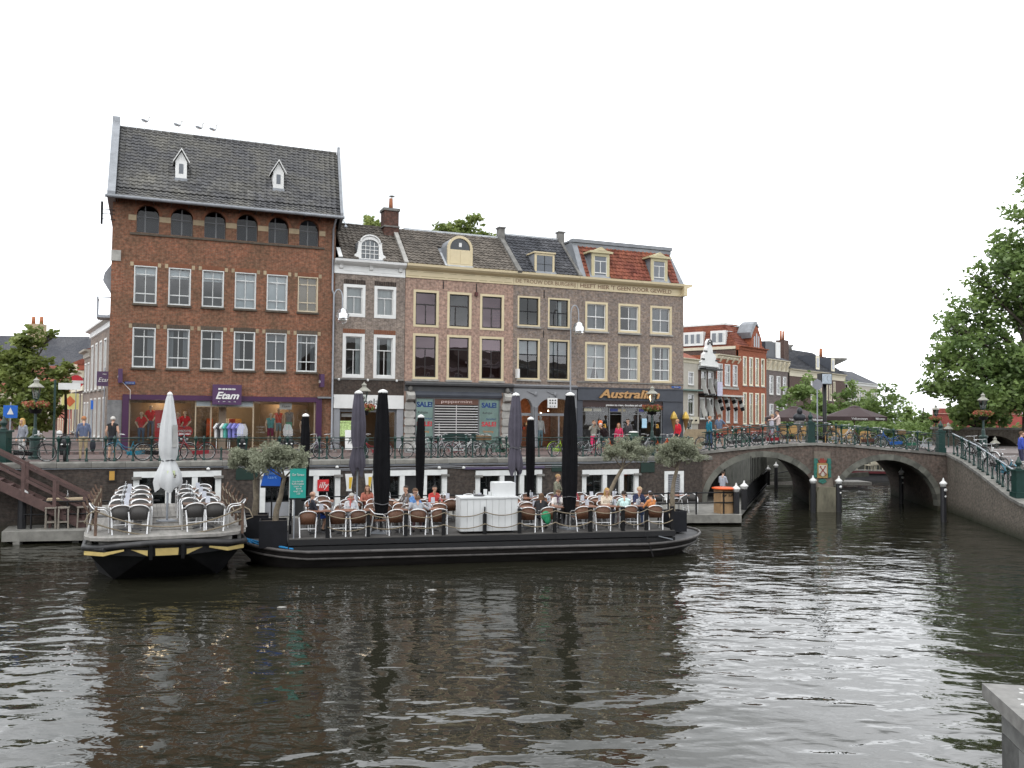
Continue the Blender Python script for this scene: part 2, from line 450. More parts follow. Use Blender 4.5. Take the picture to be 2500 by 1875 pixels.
mb = MB(); mb.add([(-400, -120, 0), (400, -120, 0), (400, 500, 0), (-400, 500, 0)], [(0, 1, 2, 3)])
structure(mb.build('canal_water', water_material()))

PAVE = brick('clinker_paving', (.17, .115, .105), (.13, .095, .09), (.10, .09, .085), (.09, .08, .075), w=.2, h=.1, dirt_amt=.4, bump=.003)
for n in list(PAVE.node_tree.nodes):
    if n.type == 'SEPXYZ':
        for l in list(PAVE.node_tree.links):
            if l.from_node == n: PAVE.node_tree.links.remove(l)
        cbn = [k for k in PAVE.node_tree.nodes if k.type == 'COMBXYZ'][0]
        PAVE.node_tree.links.new(n.outputs['X'], cbn.inputs['X']); PAVE.node_tree.links.new(n.outputs['Y'], cbn.inputs['Y'])
WALLBRICK = brick('quay_brick', (.085, .063, .052), (.055, .044, .039), (.07, .062, .055), (.022, .02, .018), dirt_amt=.7, patch=.5, stain=(1, 1, .35), tide=.9)
BRIDGEBRICK = brick('bridge_brick', (.145, .098, .08), (.10, .075, .064), (.125, .11, .095), (.05, .045, .038), dirt_amt=.65, patch=.45, seed=4, stain=(1, 1, .4), tide=1.0)
RAMPBRICK = brick('ramp_brick', (.165, .135, .108), (.12, .10, .083), (.20, .18, .155), (.055, .052, .042), dirt_amt=.6, patch=.5, seed=9, stain=(1, 1, .3), tide=.9)
CONC = mat('old_concrete', (.16, .155, .14), .85, var=.35, scale=2.2, bump=.012)
CONCD = mat('damp_concrete', (.10, .10, .085), .85, var=.4, scale=1.6, bump=.012)
ASPH = mat('street_clinker', (.13, .11, .105), .85, var=.25, scale=6, bump=.004)

EDGE = -6.95                     # quay edge in the shop-front frame
QZ = 2.79                        # quay height over the water
DZ = .45                         # landing height over the water
bl = [tuple(FAC.pt(-60, EDGE + .5)[:2]), tuple(FAC.pt(27.65, EDGE + .5)[:2]), (9.0, 46.5), (11.9, 56), (15.5, 62), (21, 74), (60, 76), (300, 420), (-320, 420), (-320, 20)]
mb = MB(); mb.prism(bl, 'z', -1.5, 2.70); structure(mb.build('ground', CONCD))
br_ = [(23.1, 46.9), (25.8, 56.5), (32, 65), (300, 68), (300, 30), (24.5, 30), (24.5, 40.5)]
mb = MB(); mb.prism(br_, 'z', -1.5, 1.35); structure(mb.build('far_bank', CONCD))
mb = MB(); mb.prism([(23.1, 46.9), (25.8, 56.5), (32, 65), (300, 68), (300, 47.5), (30, 47)], 'z', 1.2, 3.0); structure(mb.build('raised_street', ASPH))
mb = MB()
for s0, s1 in ((-60, -8), (-8, 8), (8, 28.1)):
    vs = [FAC.pt(s, v, z) for s, v, z in ((s0, EDGE + .45, QZ - .03), (s1, EDGE + .45, QZ - .03), (s1, -1.6, 2.86), (s0, -1.6, 2.86))]
    mb.add(vs, [(0, 1, 2, 3)])
structure(mb.build('street', PAVE))
mb = MB()
vs = [FAC.pt(s, v, z) for s, v, z in ((-60, -1.6, 2.98), (33, -1.6, 2.98), (33, 60, 3.0), (-60, 60, 3.0), (-60, -1.6, 2.84), (33, -1.6, 2.84))]
mb.add(vs, [(0, 1, 2, 3), (0, 4, 5, 1)])
structure(mb.build('pavement', PAVE))

wall = thing('quay_wall', 'dark brown brick quay wall with white framed cellar doors under the street', 'wall', FAC.pt(-20, EDGE, 0), FAC.a)
WO = (-20, EDGE, 0)
def wb(): return MB(off=WO)
doors = [(1.23, 4.51, 2.40, [1.5, 2.85, 3.92, 4.2]), (6.04, 9.36, 2.36, None), (10.75, 14.14, 2.30, None), (15.5, 18.8, 2.23, None), (20.91, 24.0, 2.18, None)]
holes = []
for x0, x1, zt, _ in doors: holes.append([(x0, DZ + .02), (x1, DZ + .02), (x1, zt), (x0, zt)])
lou = (25.48, 26.6, .62, 2.05); holes.append([(lou[0], lou[2]), (lou[1], lou[2]), (lou[1], lou[3]), (lou[0], lou[3])])
mb = wb(); mb.plate([(-60, -1), (27.72, -1), (27.72, QZ - .22), (-60, QZ - .22)], holes, EDGE, EDGE + .45)
mb.box(-60, 27.7, EDGE + .5, EDGE + .55, -1, QZ - .25)      # earth side
mb.build('wall', WALLBRICK, wall)
cs = MB(); cs.prism([(-.10, -.2), (.42, -.2), (.42, .02), (-.06, .02), (-.10, -.03)], 'x', 0.005, 1.195)
csm = cs.mesh('coping_stone', CONC)
for i in range(49):
    o = link(csm, 'coping_stone', wall); o.location = (20 - 29 + i * 1.2 - .06, 0, QZ - .0 + rnd.uniform(-.006, .006))
DOORWHITE = mat('door_white', (.60, .61, .60), .5, var=.1, scale=3)
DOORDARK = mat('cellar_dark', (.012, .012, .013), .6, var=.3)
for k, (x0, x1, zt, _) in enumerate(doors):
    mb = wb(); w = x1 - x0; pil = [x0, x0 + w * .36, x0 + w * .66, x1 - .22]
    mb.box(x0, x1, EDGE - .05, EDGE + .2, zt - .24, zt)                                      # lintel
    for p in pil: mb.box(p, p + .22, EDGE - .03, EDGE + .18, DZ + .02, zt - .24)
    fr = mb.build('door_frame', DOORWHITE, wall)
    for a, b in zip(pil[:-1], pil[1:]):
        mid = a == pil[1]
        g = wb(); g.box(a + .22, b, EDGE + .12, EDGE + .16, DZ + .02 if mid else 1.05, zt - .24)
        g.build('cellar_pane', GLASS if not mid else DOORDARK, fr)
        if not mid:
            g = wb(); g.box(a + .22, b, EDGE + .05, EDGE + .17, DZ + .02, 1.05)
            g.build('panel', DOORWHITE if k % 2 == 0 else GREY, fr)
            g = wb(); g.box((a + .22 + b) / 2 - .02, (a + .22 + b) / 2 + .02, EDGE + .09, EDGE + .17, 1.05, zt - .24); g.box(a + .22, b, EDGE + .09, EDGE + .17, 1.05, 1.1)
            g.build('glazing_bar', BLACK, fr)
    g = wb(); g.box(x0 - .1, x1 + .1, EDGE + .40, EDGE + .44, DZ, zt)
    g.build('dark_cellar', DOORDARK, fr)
    for p in (pil[0], pil[3]):
        g = wb(); g.box(p - .06, p + .3, EDGE - .16, EDGE - .05, zt - .30, zt - .2); g.build('stone_bracket', STONED, fr)
mb = wb(); mb.box(lou[0], lou[0] + .2, EDGE - .04, EDGE + .2, lou[2], lou[3]); mb.box(lou[1] - .2, lou[1], EDGE - .04, EDGE + .2, lou[2], lou[3]); mb.box(lou[0] + .2, lou[1] - .2, EDGE - .04, EDGE + .2, lou[3] - .16, lou[3])
lf = mb.build('louvre_frame', DOORWHITE, wall)
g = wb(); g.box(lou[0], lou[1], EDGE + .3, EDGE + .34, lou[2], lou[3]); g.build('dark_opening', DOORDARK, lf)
for i in range(11):
    g = wb(); z = lou[2] + .06 + i * .108
    g.add([(lou[0] + .2, EDGE + .0, z), (lou[1] - .2, EDGE + .0, z), (lou[1] - .2, EDGE + .08, z + .075), (lou[0] + .2, EDGE + .08, z + .075), (lou[0] + .2, EDGE + .0, z + .015), (lou[1] - .2, EDGE + .0, z + .015), (lou[1] - .2, EDGE + .08, z + .09), (lou[0] + .2, EDGE + .08, z + .09)],
          [(0, 3, 2, 1), (4, 5, 6, 7), (0, 1, 5, 4), (2, 3, 7, 6), (0, 4, 7, 3), (1, 2, 6, 5)])
    g.build('slat', GREY, lf)
for z, r_, a, b in ((2.50, .018, 4.6, 25), (2.40, .022, 5.5, 21), (2.34, .014, 9.4, 20)):
    g = wb(); pts = []
    x = a
    while x < b:
        pts.append((x, EDGE - .03, z + rnd.uniform(-.015, .015) + (.05 if 13.4 < x < 14.6 and z < 2.45 else 0))); x += .8
    g.tube(pts, r_, 6); g.build('cable_pipe', GREY, wall)
g = wb(); g.box(-9, 25, EDGE - .045, EDGE - .002, 2.535, 2.565); g.build('conduit', ZINC, wall)
g = wb(); g.box(14.9, 18.9, EDGE - .10, EDGE - .002, 2.30, 2.40); g.build('awning_case', mat('mauve_paint', (.07, .055, .10), .5), wall)
for x, z in ((4.0, 2.46), (13.75, 2.38), (14.9, 2.36), (9.2, 2.47)):
    g = wb(); g.lathe([(.0, -.03), (.07, -.03), (.075, .04), (.03, .07), (0, .07)], (x, EDGE - .09, z), 8); g.box(x - .02, x + .02, EDGE - .1, EDGE, z + .05, z + .08)
    g.build('bulkhead_lamp', WHITE, wall)
for x0, x1, z0, z1 in ((5.08, 5.94, 2.01, 2.53), (19.3, 19.95, 2.13, 2.55), (24.13, 24.9, 2.01, 2.5)):
    g = wb(); g.box(x0, x1, EDGE - .04, EDGE - .002, z0, z1); g.build('green_board', mat('dark_green_board', (.006, .022, .016), .5), wall)
g = wb(); g.box(.34, .59, EDGE - .07, EDGE - .002, 2.04, 2.49); o = g.build('menu_case', DARKWOOD, wall)
g = wb(); g.box(.37, .56, EDGE - .075, EDGE - .07, 2.09, 2.44); g.build('menu_sheet', mat('yellow_menu', (.42, .24, .05), .5), o)
text("ANNIE'S BOULEVARD", .085, WHITE, wall, (20.44, -.012, 2.61), depth=.004, bold=.003)
text("ANNIE'S BOULEVARD", .062, WHITE, wall, (33.92, -.012, 2.58), depth=.004, bold=.003)

P0 = [FAC.pt(-3.0, -8.75), FAC.pt(0, -9.35), FAC.pt(23.8, -11.7), FAC.pt(26.02, -12.4), BRG.pt(.9, -3.4), BRG.pt(2.4, 0), BRG.pt(8.0, 12), FAC.pt(34, 1), BRG.pt(3.2, 10), BRG.pt(.35, 0.1), FAC.pt(27.6, EDGE), FAC.pt(-3.0, EDGE)]
P0 = [(p.x, p.y) for p in P0]
mb = MB(); mb.prism(P0, 'z', .10, DZ)
for i in range(16):
    p = FAC.pt(-2.6 + i * 1.9, -9.0 - i * .15); mb.box(p.x - .12, p.x + .12, p.y - .12 + .3, p.y + .12 + .3, -1, .12)
structure(mb.build('landing', CONC))

bridge = thing('arch_bridge', 'old brown brick bridge with two arches and a crest on its pier', 'bridge', BRG.pt(0, 0, 0), BRG.a)
def crown(s):                      # height of the parapet line along the bridge
    pts = [(-.1, 3.0), (2.6, 3.28), (4.5, 3.43), (6.0, 3.50), (8.0, 3.41), (9.73, 3.27), (13.15, 3.0)]
    for (a, za), (b, zb) in zip(pts[:-1], pts[1:]):
        if s <= b: return za + (zb - za) * (s - a) / (b - a)
    return pts[-1][1]
def arch_pts(c, a, zs, b, n=22, zb=-1.0, grow=0.0):
    pts = [(c - a - grow, zb)]
    for i in range(n + 1):
        t = math.pi * (1 - i / n); pts.append((c + (a + grow) * math.cos(t), zs + (b + grow) * math.sin(t)))
    pts.append((c + a + grow, zb)); return pts
A1, A2 = (3.25, 2.93, .45, 2.3), (9.82, 2.76, .25, 2.38)
top = [(s, crown(s) - .13) for s in [x * .5 for x in range(26, 0, -1)]]
low = [(-.1, -1.0)] + arch_pts(*A1) + arch_pts(*A2) + [(13.12, -1.0)]
outl = low + [(13.12, crown(13.12) - .13)] + top + [(-.1, crown(-.1) - .13)]
SKEW = 2.8            # the vaults run askew, towards the right
mb = MB(); mb.plate(outl, [], 0, 10.0, back=True)
for p in mb.v:
    if p.y > 9: p.x += SKEW
mb.build('masonry', BRIDGEBRICK, bridge)
for (c, a, zs, b), s_lo in ((A1, 0), (A2, 1)):
    n = 24; inner = arch_pts(c, a - .002, zs, b - .002, n)[1:-1]; outer = arch_pts(c, a, zs, b, n, grow=.30)[1:-1]
    for i in range(n):
        q = [inner[i], inner[i + 1], outer[i + 1], outer[i]]
        cx = sum(p[0] for p in q) / 4; cz = sum(p[1] for p in q) / 4
        q = [(cx + (p[0] - cx) * .985, cz + (p[1] - cz) * .985) for p in q]
        if c > 5 and q[2][0] < 7.1: continue
        if c < 5 and q[2][0] > 5.95: continue
        g = MB(); g.prism(q, 'y', -.035 - rnd.random() * .012, .4); g.build('arch_stone', CONCD, bridge)
g = MB(); g.prism([(5.90, 1.2), (6.95, 1.2), (6.80, 2.2), (6.78, 3.05), (5.92, 3.05), (5.92, 2.2)], 'y', -.10, .3); g.build('pier_panel', mat('pier_render', (.155, .13, .105), .85, var=.35, scale=2.5, bump=.01), bridge)
g = MB(); g.prism([(5.92, -1), (7.06, -1), (7.06, 1.02), (6.9, 1.25), (6.05, 1.25), (5.92, 1.02)], 'y', -.42, .5)
g.build('pier_foot', mat('pier_concrete', (.135, .125, .09), .85, var=.45, scale=1.8, bump=.015, stretch=(1, 1, .4)), bridge)
ss = [i * 13.1 / 13 for i in range(14)]
for a, b in zip(ss[:-1], ss[1:]):
    g = MB(); za, zb = crown(a + .005), crown(b - .005)
    for y0, y1 in ((-.09, .40),):
        g.add([(a + .005, y0, za - .13), (b - .005, y0, zb - .13), (b - .005, y1, zb - .13), (a + .005, y1, za - .13), (a + .005, y0, za), (b - .005, y0, zb), (b - .005, y1, zb), (a + .005, y1, za)],
              [(0, 3, 2, 1), (4, 5, 6, 7), (0, 1, 5, 4), (2, 3, 7, 6), (0, 4, 7, 3), (1, 2, 6, 5)])
    g.build('coping_stone', CONC, bridge)
g = MB(); sv = [x * .5 for x in range(0, 27)]
vs = [(s + (SKEW if y > 1 else 0), y, crown(s) - .05) for s in sv for y in (.4, 9.6)]
g.add(vs, [(2 * i, 2 * i + 2, 2 * i + 3, 2 * i + 1) for i in range(len(sv) - 1)]); g.build('roadway', ASPH, bridge)
g = MB(); g.box(.2, 2.35, 3.2, 3.35, .3, 2.62); g.box(2.3, 2.42, 3.36, 9.8, .3, 2.3); g.build('arch_shade_sheet', mat('arch_shade_sheet', (.008, .008, .009), .7, var=.2), bridge)  # near-black sheets added to stand in for the shade inside the left arch
cr = {'teal': mat('crest_teal', (.018, .095, .075), .6, var=.35, scale=12), 'red': mat('crest_red', (.19, .028, .018), .6, var=.3), 'gold': mat('crest_gold', (.26, .17, .065), .5, var=.2), 'white': mat('crest_white', (.38, .35, .30), .6, var=.15)}
g = MB()
for sx in (5.88, 6.60):
    for z0, w in ((2.42, .22), (2.16, .18), (1.92, .2), (1.72, .16)):
        x = sx if sx < 6 else sx + .2 - w
        g.prism([(x, z0), (x + w, z0 + .02), (x + w - .03, z0 + .27), (x + .03, z0 + .29)], 'y', -.15 - rnd.random() * .03, -.1)
g.prism([(6.12, 1.50), (6.34, 1.40), (6.56, 1.50), (6.48, 1.64), (6.2, 1.64)], 'y', -.15, -.1)
c = g.build('crest', cr['teal'], bridge)
g = MB(); g.box(6.06, 6.60, -.17, -.1, 1.70, 2.46); g.build('crest_frame', cr['gold'], c)
g = MB(); g.prism([(6.12, 2.36), (6.12, 1.92), (6.33, 1.77), (6.54, 1.92), (6.54, 2.36)], 'y', -.19, -.165); g.build('crest_field', cr['white'], c)
g = MB(); g.bar((6.19, -.2, 1.92), (6.47, -.2, 2.28), .04, .03); g.bar((6.47, -.2, 1.92), (6.19, -.2, 2.28), .04, .03)
for x, dx in ((6.18, .06), (6.48, -.06)): g.tube([(x + .045 * math.cos(t), -.2, 1.90 + .045 * math.sin(t)) for t in [i * math.pi / 4 for i in range(8)]], .014, 4, closed=True); g.box(min(x, x + dx), max(x, x + dx), -.21, -.19, 2.25, 2.32)
g.build('crossed_keys', cr['red'], c)
g = MB(); g.prism([(6.16, 2.47), (6.5, 2.47), (6.55, 2.62), (6.44, 2.58), (6.40, 2.72), (6.33, 2.62), (6.26, 2.72), (6.22, 2.58), (6.11, 2.62)], 'y', -.17, -.1); g.build('crest_crown', cr['red'], c)

WA, WB_ = Vector((22.62, 46.05)), Vector((20.05, 34.5)); wdir = (WB_ - WA).normalized(); wn_ = Vector((-wdir.y, wdir.x))   # wn_ points away from the canal
wing = thing('wing_wall', 'sloping brick ramp wall beside the right arch of the bridge', 'wall', (22.62, 46.05, 0), math.atan2(wdir.y, wdir.x))
prof = [(-.0, 3.0), (3.0, 2.72), (6.1, 2.25), (9.75, 1.60), (11.5, 1.43), (34, 1.43)]
g = MB(); g.prism([(0, -1), (34, -1)] + [(x, z - .12) for x, z in prof[::-1]], 'y', 0, .5); g.build('masonry', RAMPBRICK, wing)
for i in range(28):
    a, b = i * 1.0, i * 1.0 + .99
    def zz(x):
        for (p, zp), (q, zq) in zip(prof[:-1], prof[1:]):
            if x <= q: return zp + (zq - zp) * (x - p) / (q - p)
        return prof[-1][1]
    g = MB(); y0, y1 = -.07, .55
    g.add([(a, y0, zz(a) - .12), (b, y0, zz(b) - .12), (b, y1, zz(b) - .12), (a, y1, zz(a) - .12), (a, y0, zz(a)), (b, y0, zz(b)), (b, y1, zz(b)), (a, y1, zz(a))],
          [(0, 3, 2, 1), (4, 5, 6, 7), (0, 1, 5, 4), (2, 3, 7, 6), (0, 4, 7, 3), (1, 2, 6, 5)])
    g.build('coping_stone', CONC, wing)
g = MB(); xs = [p[0] for p in prof]
vs = [(x, y, z - .06) for x, z in prof for y in (.5, 5.0)]
g.add(vs, [(2 * i, 2 * i + 1, 2 * i + 3, 2 * i + 2) for i in range(len(prof) - 1)])
for x, z in prof: pass
ramp = g.build('ramp', ASPH); ramp.location = (22.62, 46.05, 0); ramp.rotation_euler = (0, 0, math.atan2(wdir.y, wdir.x)); structure(ramp)
class Bld:
    """a building standing in a plan frame; parts are built in the frame's own coordinates (x along the front, y inward, z up)"""
    def __init__(s, name, label, frame, s0, zb=2.95, cat='building'):
        s.fr = frame; s.off = (s0, 0, zb)
        s.root = thing(name, label, cat, frame.pt(s0, 0, zb), frame.a)
    def mb(s): return MB(off=s.off)
    def text(s, body, size, m, x, y, z, name='lettering', parent=None, **kw):
        return text(body, size, m, parent or s.root, (x - s.off[0], y, z - s.off[2]), name=name, **kw)
def rect(x0, x1, z0, z1): return [(x0, z0), (x1, z0), (x1, z1), (x0, z1)]
def wavy(g, x0, x1, z0, z1, y, amp=.035, n=18, flare=0.0, ph=0.0):
    vs = []
    for i in range(n + 1):
        t = i / n
        for z, k in ((z0, 1.0), (z1, .6)):
            vs.append((x0 + (x1 - x0) * t, y + amp * k * math.sin(t * n * .8 + ph), z))
    g.add(vs, [(2 * i, 2 * i + 2, 2 * i + 3, 2 * i + 1) for i in range(n)], 0, True)
def window(B, x0, x1, z0, z1, fw, fm, sw=.05, sm=None, hb=(), vb=(), gl=None, cur=None, cm=None, sill=None, rec=.10, proud=.012, arch=None, y=0.0, bw=.035):
    """frame (part) with sash bars, pane, curtain and sill as sub-parts; hb: heights of cross bars as fractions from the top; vb: (x fraction, from, to)"""
    sm = sm or fm; gl = gl or GLASS
    g = B.mb(); yf = y + rec
    if fw > 0:
        g.box(x0, x0 + fw, y - proud, yf + .06, z0, z1); g.box(x1 - fw, x1, y - proud, yf + .06, z0, z1)
        g.box(x0 + fw, x1 - fw, y - proud, yf + .06, z1 - fw, z1); g.box(x0 + fw, x1 - fw, y - proud - .01, yf + .06, z0, z0 + fw * .9)
    W = g.build('window', fm, B.root)
    a, b, c, d = x0 + fw, x1 - fw, z0 + fw * .9, z1 - fw
    g = B.mb()
    g.box(a, a + sw, yf - .03, yf + .03, c, d); g.box(b - sw, b, yf - .03, yf + .03, c, d)
    g.box(a + sw, b - sw, yf - .03, yf + .03, d - sw, d); g.box(a + sw, b - sw, yf - .03, yf + .03, c, c + sw * 1.2)
    for h in hb:
        z = d - (d - c) * h; g.box(a + sw, b - sw, yf - .032, yf + .028, z - bw / 2 - .008, z + bw / 2 + .008)
    for fx, h0, h1 in vb:
        x = a + (b - a) * fx; g.box(x - bw / 2, x + bw / 2, yf - .027, yf + .026, d - (d - c) * h1, d - (d - c) * h0)
    g.build('sash', sm, W)
    g = B.mb(); g.add([(a, yf, c), (b, yf, c), (b, yf, d), (a, yf, d)], [(0, 1, 2, 3)]); g.build('pane', gl, W)
    if cur:
        g = B.mb(); yc = yf + .12; w = b - a
        if cur == 'full': wavy(g, a, b, c, d, yc)
        elif cur == 'sides': wavy(g, a, a + w * .26, c, d, yc, n=7); wavy(g, b - w * .26, b, c, d, yc, n=7, ph=1)
        elif cur == 'left': wavy(g, a, a + w * .3, c, d, yc, n=8)
        elif cur == 'right': wavy(g, b - w * .34, b, c, d, yc, n=8)
        elif cur == 'mid': wavy(g, a + w * .48, a + w * .72, c, d - .1, yc, n=7)
        elif cur == 'swag':
            for s in (0, 1):
                vs = []
                for i in range(9):
                    t = i / 8; z = d - (d - c) * t; wd = w * .5 * (1 - .8 * max(0, t - .35) ** 1.3)
                    xx = (a, a + wd) if s == 0 else (b - wd, b)
                    vs += [(xx[0], yc, z), (sum(xx) / 2, yc + .04, z), (xx[1], yc, z)]
                g.add(vs, [(3 * i + j, 3 * i + j + 1, 3 * i + j + 4, 3 * i + j + 3) for i in range(8) for j in range(2)], 0, True)
        elif isinstance(cur, tuple): g.add([(a, yc, d - (d - c) * cur[1]), (b, yc, d - (d - c) * cur[1]), (b, yc, d - (d - c) * cur[0]), (a, yc, d - (d - c) * cur[0])], [(0, 1, 2, 3)])
        g.build('curtain', cm or CURT, W)
    if sill:
        g = B.mb(); g.box(x0 - .05, x1 + .05, y - .10, y + rec, z0 - .10, z0 - .004); g.build('sill', sill, W)
    return W
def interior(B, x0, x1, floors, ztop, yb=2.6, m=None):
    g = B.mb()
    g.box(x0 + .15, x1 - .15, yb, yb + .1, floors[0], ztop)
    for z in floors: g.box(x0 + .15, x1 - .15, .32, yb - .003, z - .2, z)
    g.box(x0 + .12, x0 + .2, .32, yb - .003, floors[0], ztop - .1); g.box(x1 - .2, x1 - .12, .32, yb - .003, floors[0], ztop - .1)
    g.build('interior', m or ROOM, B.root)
TILE_MESHES = {}
def tile_mesh(w, l, m, lift=.045, wave=.045):
    key = (round(w, 3), round(l, 3), m.name)
    if key in TILE_MESHES: return TILE_MESHES[key]
    g = MB(); xs = [0, .16, .34, .55, .78, 1.06]; zs = [.01, .8, 1.0, .35, 0.0, .02]
    vs = []
    for y, z0, k in ((0, lift, 1), (l * 1.14, .004, 1)):
        vs += [(x * w, y, z0 + z * wave) for x, z in zip(xs, zs)]
    vs += [(x * w, .012, -.005) for x in xs]
    n = 6
    fs = [(i, i + 1, n + i + 1, n + i) for i in range(n - 1)] + [(2 * n + i, 2 * n + i + 1, i + 1, i) for i in range(n - 1)]
    g.add(vs, fs, 0, False)
    TILE_MESHES[key] = g.mesh('roof_tile', m)
    return TILE_MESHES[key]
def roof_tiles(B, x0, x1, prof, m, tw=.27, tl=.28, limit=300, skip=None, sub=LEAD, spread=0.0):
    """tiles laid in courses on a slope given as (y, z) points from eave to ridge; the first 300 in reach are single parts"""
    seg = []
    for (a, b) in zip(prof[:-1], prof[1:]):
        seg.append((Vector(a), Vector(b), (Vector(b) - Vector(a)).length))
    tot = sum(s[2] for s in seg); rows = max(1, round(tot / tl)); tl = tot / rows
    cols = max(1, round((x1 - x0) / tw)); tw = (x1 - x0) / cols
    me = tile_mesh(tw, tl, m); place = []
    for r in range(rows):
        d = r * tl
        for p, q, ln in seg:
            if d <= ln + 1e-6: break
            d -= ln
        t = (q - p) / ln; pos = p + t * d; al = math.atan2(t.y, t.x)
        for c in range(cols):
            x = x0 + c * tw * (1 + spread * (pos.x - prof[0][0]) / (x1 - x0))
            if skip and skip(x + tw / 2, pos.y + t.y * tl / 2): continue
            place.append((x, pos.x, pos.y, al))
    stuff = MB(off=B.off); base = [v.co.copy() for v in me.vertices]; fcs = [tuple(pl.vertices) for pl in me.polygons]
    step = max(1.0, len(place) / limit); acc = 0.0; singles = 0
    for i, (x, y, z, al) in enumerate(place):
        al2 = al + rnd.uniform(-.012, .012); dz = rnd.uniform(-.006, .008)
        M = Matrix.Translation((x + rnd.uniform(-.006, .006), y, z + dz)) @ Matrix.Rotation(al2, 4, 'X') @ Matrix.Rotation(rnd.uniform(-.012, .012), 4, 'Z')
        if i < limit:
            o = bpy.data.objects.new('roof_tile', me); COL.objects.link(o); o.parent = B.root
            o.matrix_local = Matrix.Translation(-Vector(B.off)) @ M
        else:
            stuff.add([M @ v for v in base], fcs)
    if stuff.v: stuff.build('roof_tiles', m, B.root, kind='stuff')
    g = B.mb(); pts = [(y, z) for y, z in prof]
    vs = [(x, y + .02, z - .03) for y, z in pts for x in (x0, x1 + spread * (y - pts[0][0]))]
    g.add(vs, [(2 * i, 2 * i + 1, 2 * i + 3, 2 * i + 2) for i in range(len(pts) - 1)])
    g.build('roof_deck', sub, B.root)
def ridge(B, x0, x1, y, z, m, r=.13, l=.38):
    g = MB(); g.lathe([(r, 0), (r * .93, l * .93), (r * 1.1, l * .95), (r * 1.12, l)], (0, 0, 0), 8)
    me = g.mesh('ridge_tile', m); n = int((x1 - x0) / l)
    for i in range(n):
        o = link(me, 'ridge_tile', B.root)
        o.matrix_local = Matrix.Translation(-Vector(B.off)) @ Matrix.Translation((x0 + i * (x1 - x0) / n, y, z - r * .4)) @ Matrix.Rotation(math.pi / 2, 4, 'Y')

BR_RED = brick('red_brick', (.275, .092, .047), (.155, .06, .036), (.20, .145, .105), (.115, .072, .045), dirt_amt=.85, patch=.3, seed=2, stain=(1, 1, .6))
BR_PUR = brick('purple_brown_brick', (.235, .18, .15), (.15, .12, .11), (.32, .28, .23), (.12, .10, .09), dirt_amt=.6, patch=.28, stain=(1, 1, .45), seed=5)
BR_PINK = brick('pinkish_brick', (.37, .22, .165), (.285, .175, .14), (.33, .27, .22), (.22, .155, .125), dirt_amt=.6, patch=.28, stain=(1, 1, .45), seed=7)
BR_BRN = brick('brown_brick', (.255, .18, .135), (.165, .14, .135), (.29, .25, .21), (.13, .11, .10), dirt_amt=.6, patch=.28, stain=(1, 1, .45), seed=11)
BR_DK = brick('dark_plinth_brick', (.06, .04, .032), (.045, .035, .03), (.07, .06, .05), (.03, .025, .022), dirt_amt=.5, seed=3)
T_GREY = tile_mat('grey_roof_tile', (.075, .075, .078), (.125, .12, .105))
T_BROWN = tile_mat('grey_brown_roof_tile', (.115, .10, .085), (.07, .062, .055))
T_RED = tile_mat('red_roof_tile', (.15, .05, .036), (.23, .085, .047))
T_SLATE = tile_mat('dark_pantile', (.046, .048, .055), (.075, .075, .08))
SOFFIT = mat('soffit_brick', (.19, .075, .04), .85, var=.2, scale=6)
SILLB = mat('sill_brick', (.075, .06, .045), .85, var=.3, scale=8)

B = Bld('clothes_shop_building', 'tall red brick building with purple framed clothes shop and steep grey tiled roof', FAC, 0)
ZT = 14.72
wins1 = [(.98 + 1.506 * i, 1.975 + 1.506 * i) for i in range(6)]
holes = []
for x0, x1 in wins1: holes += [rect(x0, x1, 9.83, 11.60), rect(x0, x1, 6.83, 8.70)]
for i in range(6):
    cx = 1.525 + 1.5 * i
    holes.append([(cx - .49, 13.17), (cx + .49, 13.17)] + [(cx + .49 * math.cos(t), 14.0 + .50 * math.sin(t)) for t in [math.pi * k / 14 for k in range(15)]])
holes.append(rect(.90, 9.49, 2.99, 5.32))
g = B.mb(); g.plate([(0, 2.8), (10.36, 2.8), (10.36, ZT), (0, ZT)], holes, 0, .34)
g.box(0, .3, .345, 8.5, 2.8, ZT); g.box(10.06, 10.36, .345, 8.5, 2.8, ZT); g.box(.3, 10.06, 8.2, 8.5, 2.8, ZT)
g.build('wall', BR_RED, B.root)
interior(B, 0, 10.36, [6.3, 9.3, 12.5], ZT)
g = B.mb(); g.box(.75, 9.8, -.07, .12, 13.04, 13.13); g.build('sill_band', SILLB, B.root)
for i in range(6):                                             # beige blocks between the arches
    for x0, x1 in (((1.525 + 1.5 * i + .50, 1.525 + 1.5 * (i + 1) - .50),) if i < 5 else ((9.53, 9.83),)):
        g = B.mb(); g.box(x0, x1, -.015, .1, 13.72, 13.97); g.build('stone_block', SAND, B.root)
g = B.mb(); g.box(.68, 1.02, -.015, .1, 13.72, 13.97); g.build('stone_block', SAND, B.root)
STEEL = mat('steel_frame_paint', (.50, .51, .50), .5, var=.1)
DKFRAME = mat('grey_frame_paint', (.13, .135, .14), .5, var=.1)
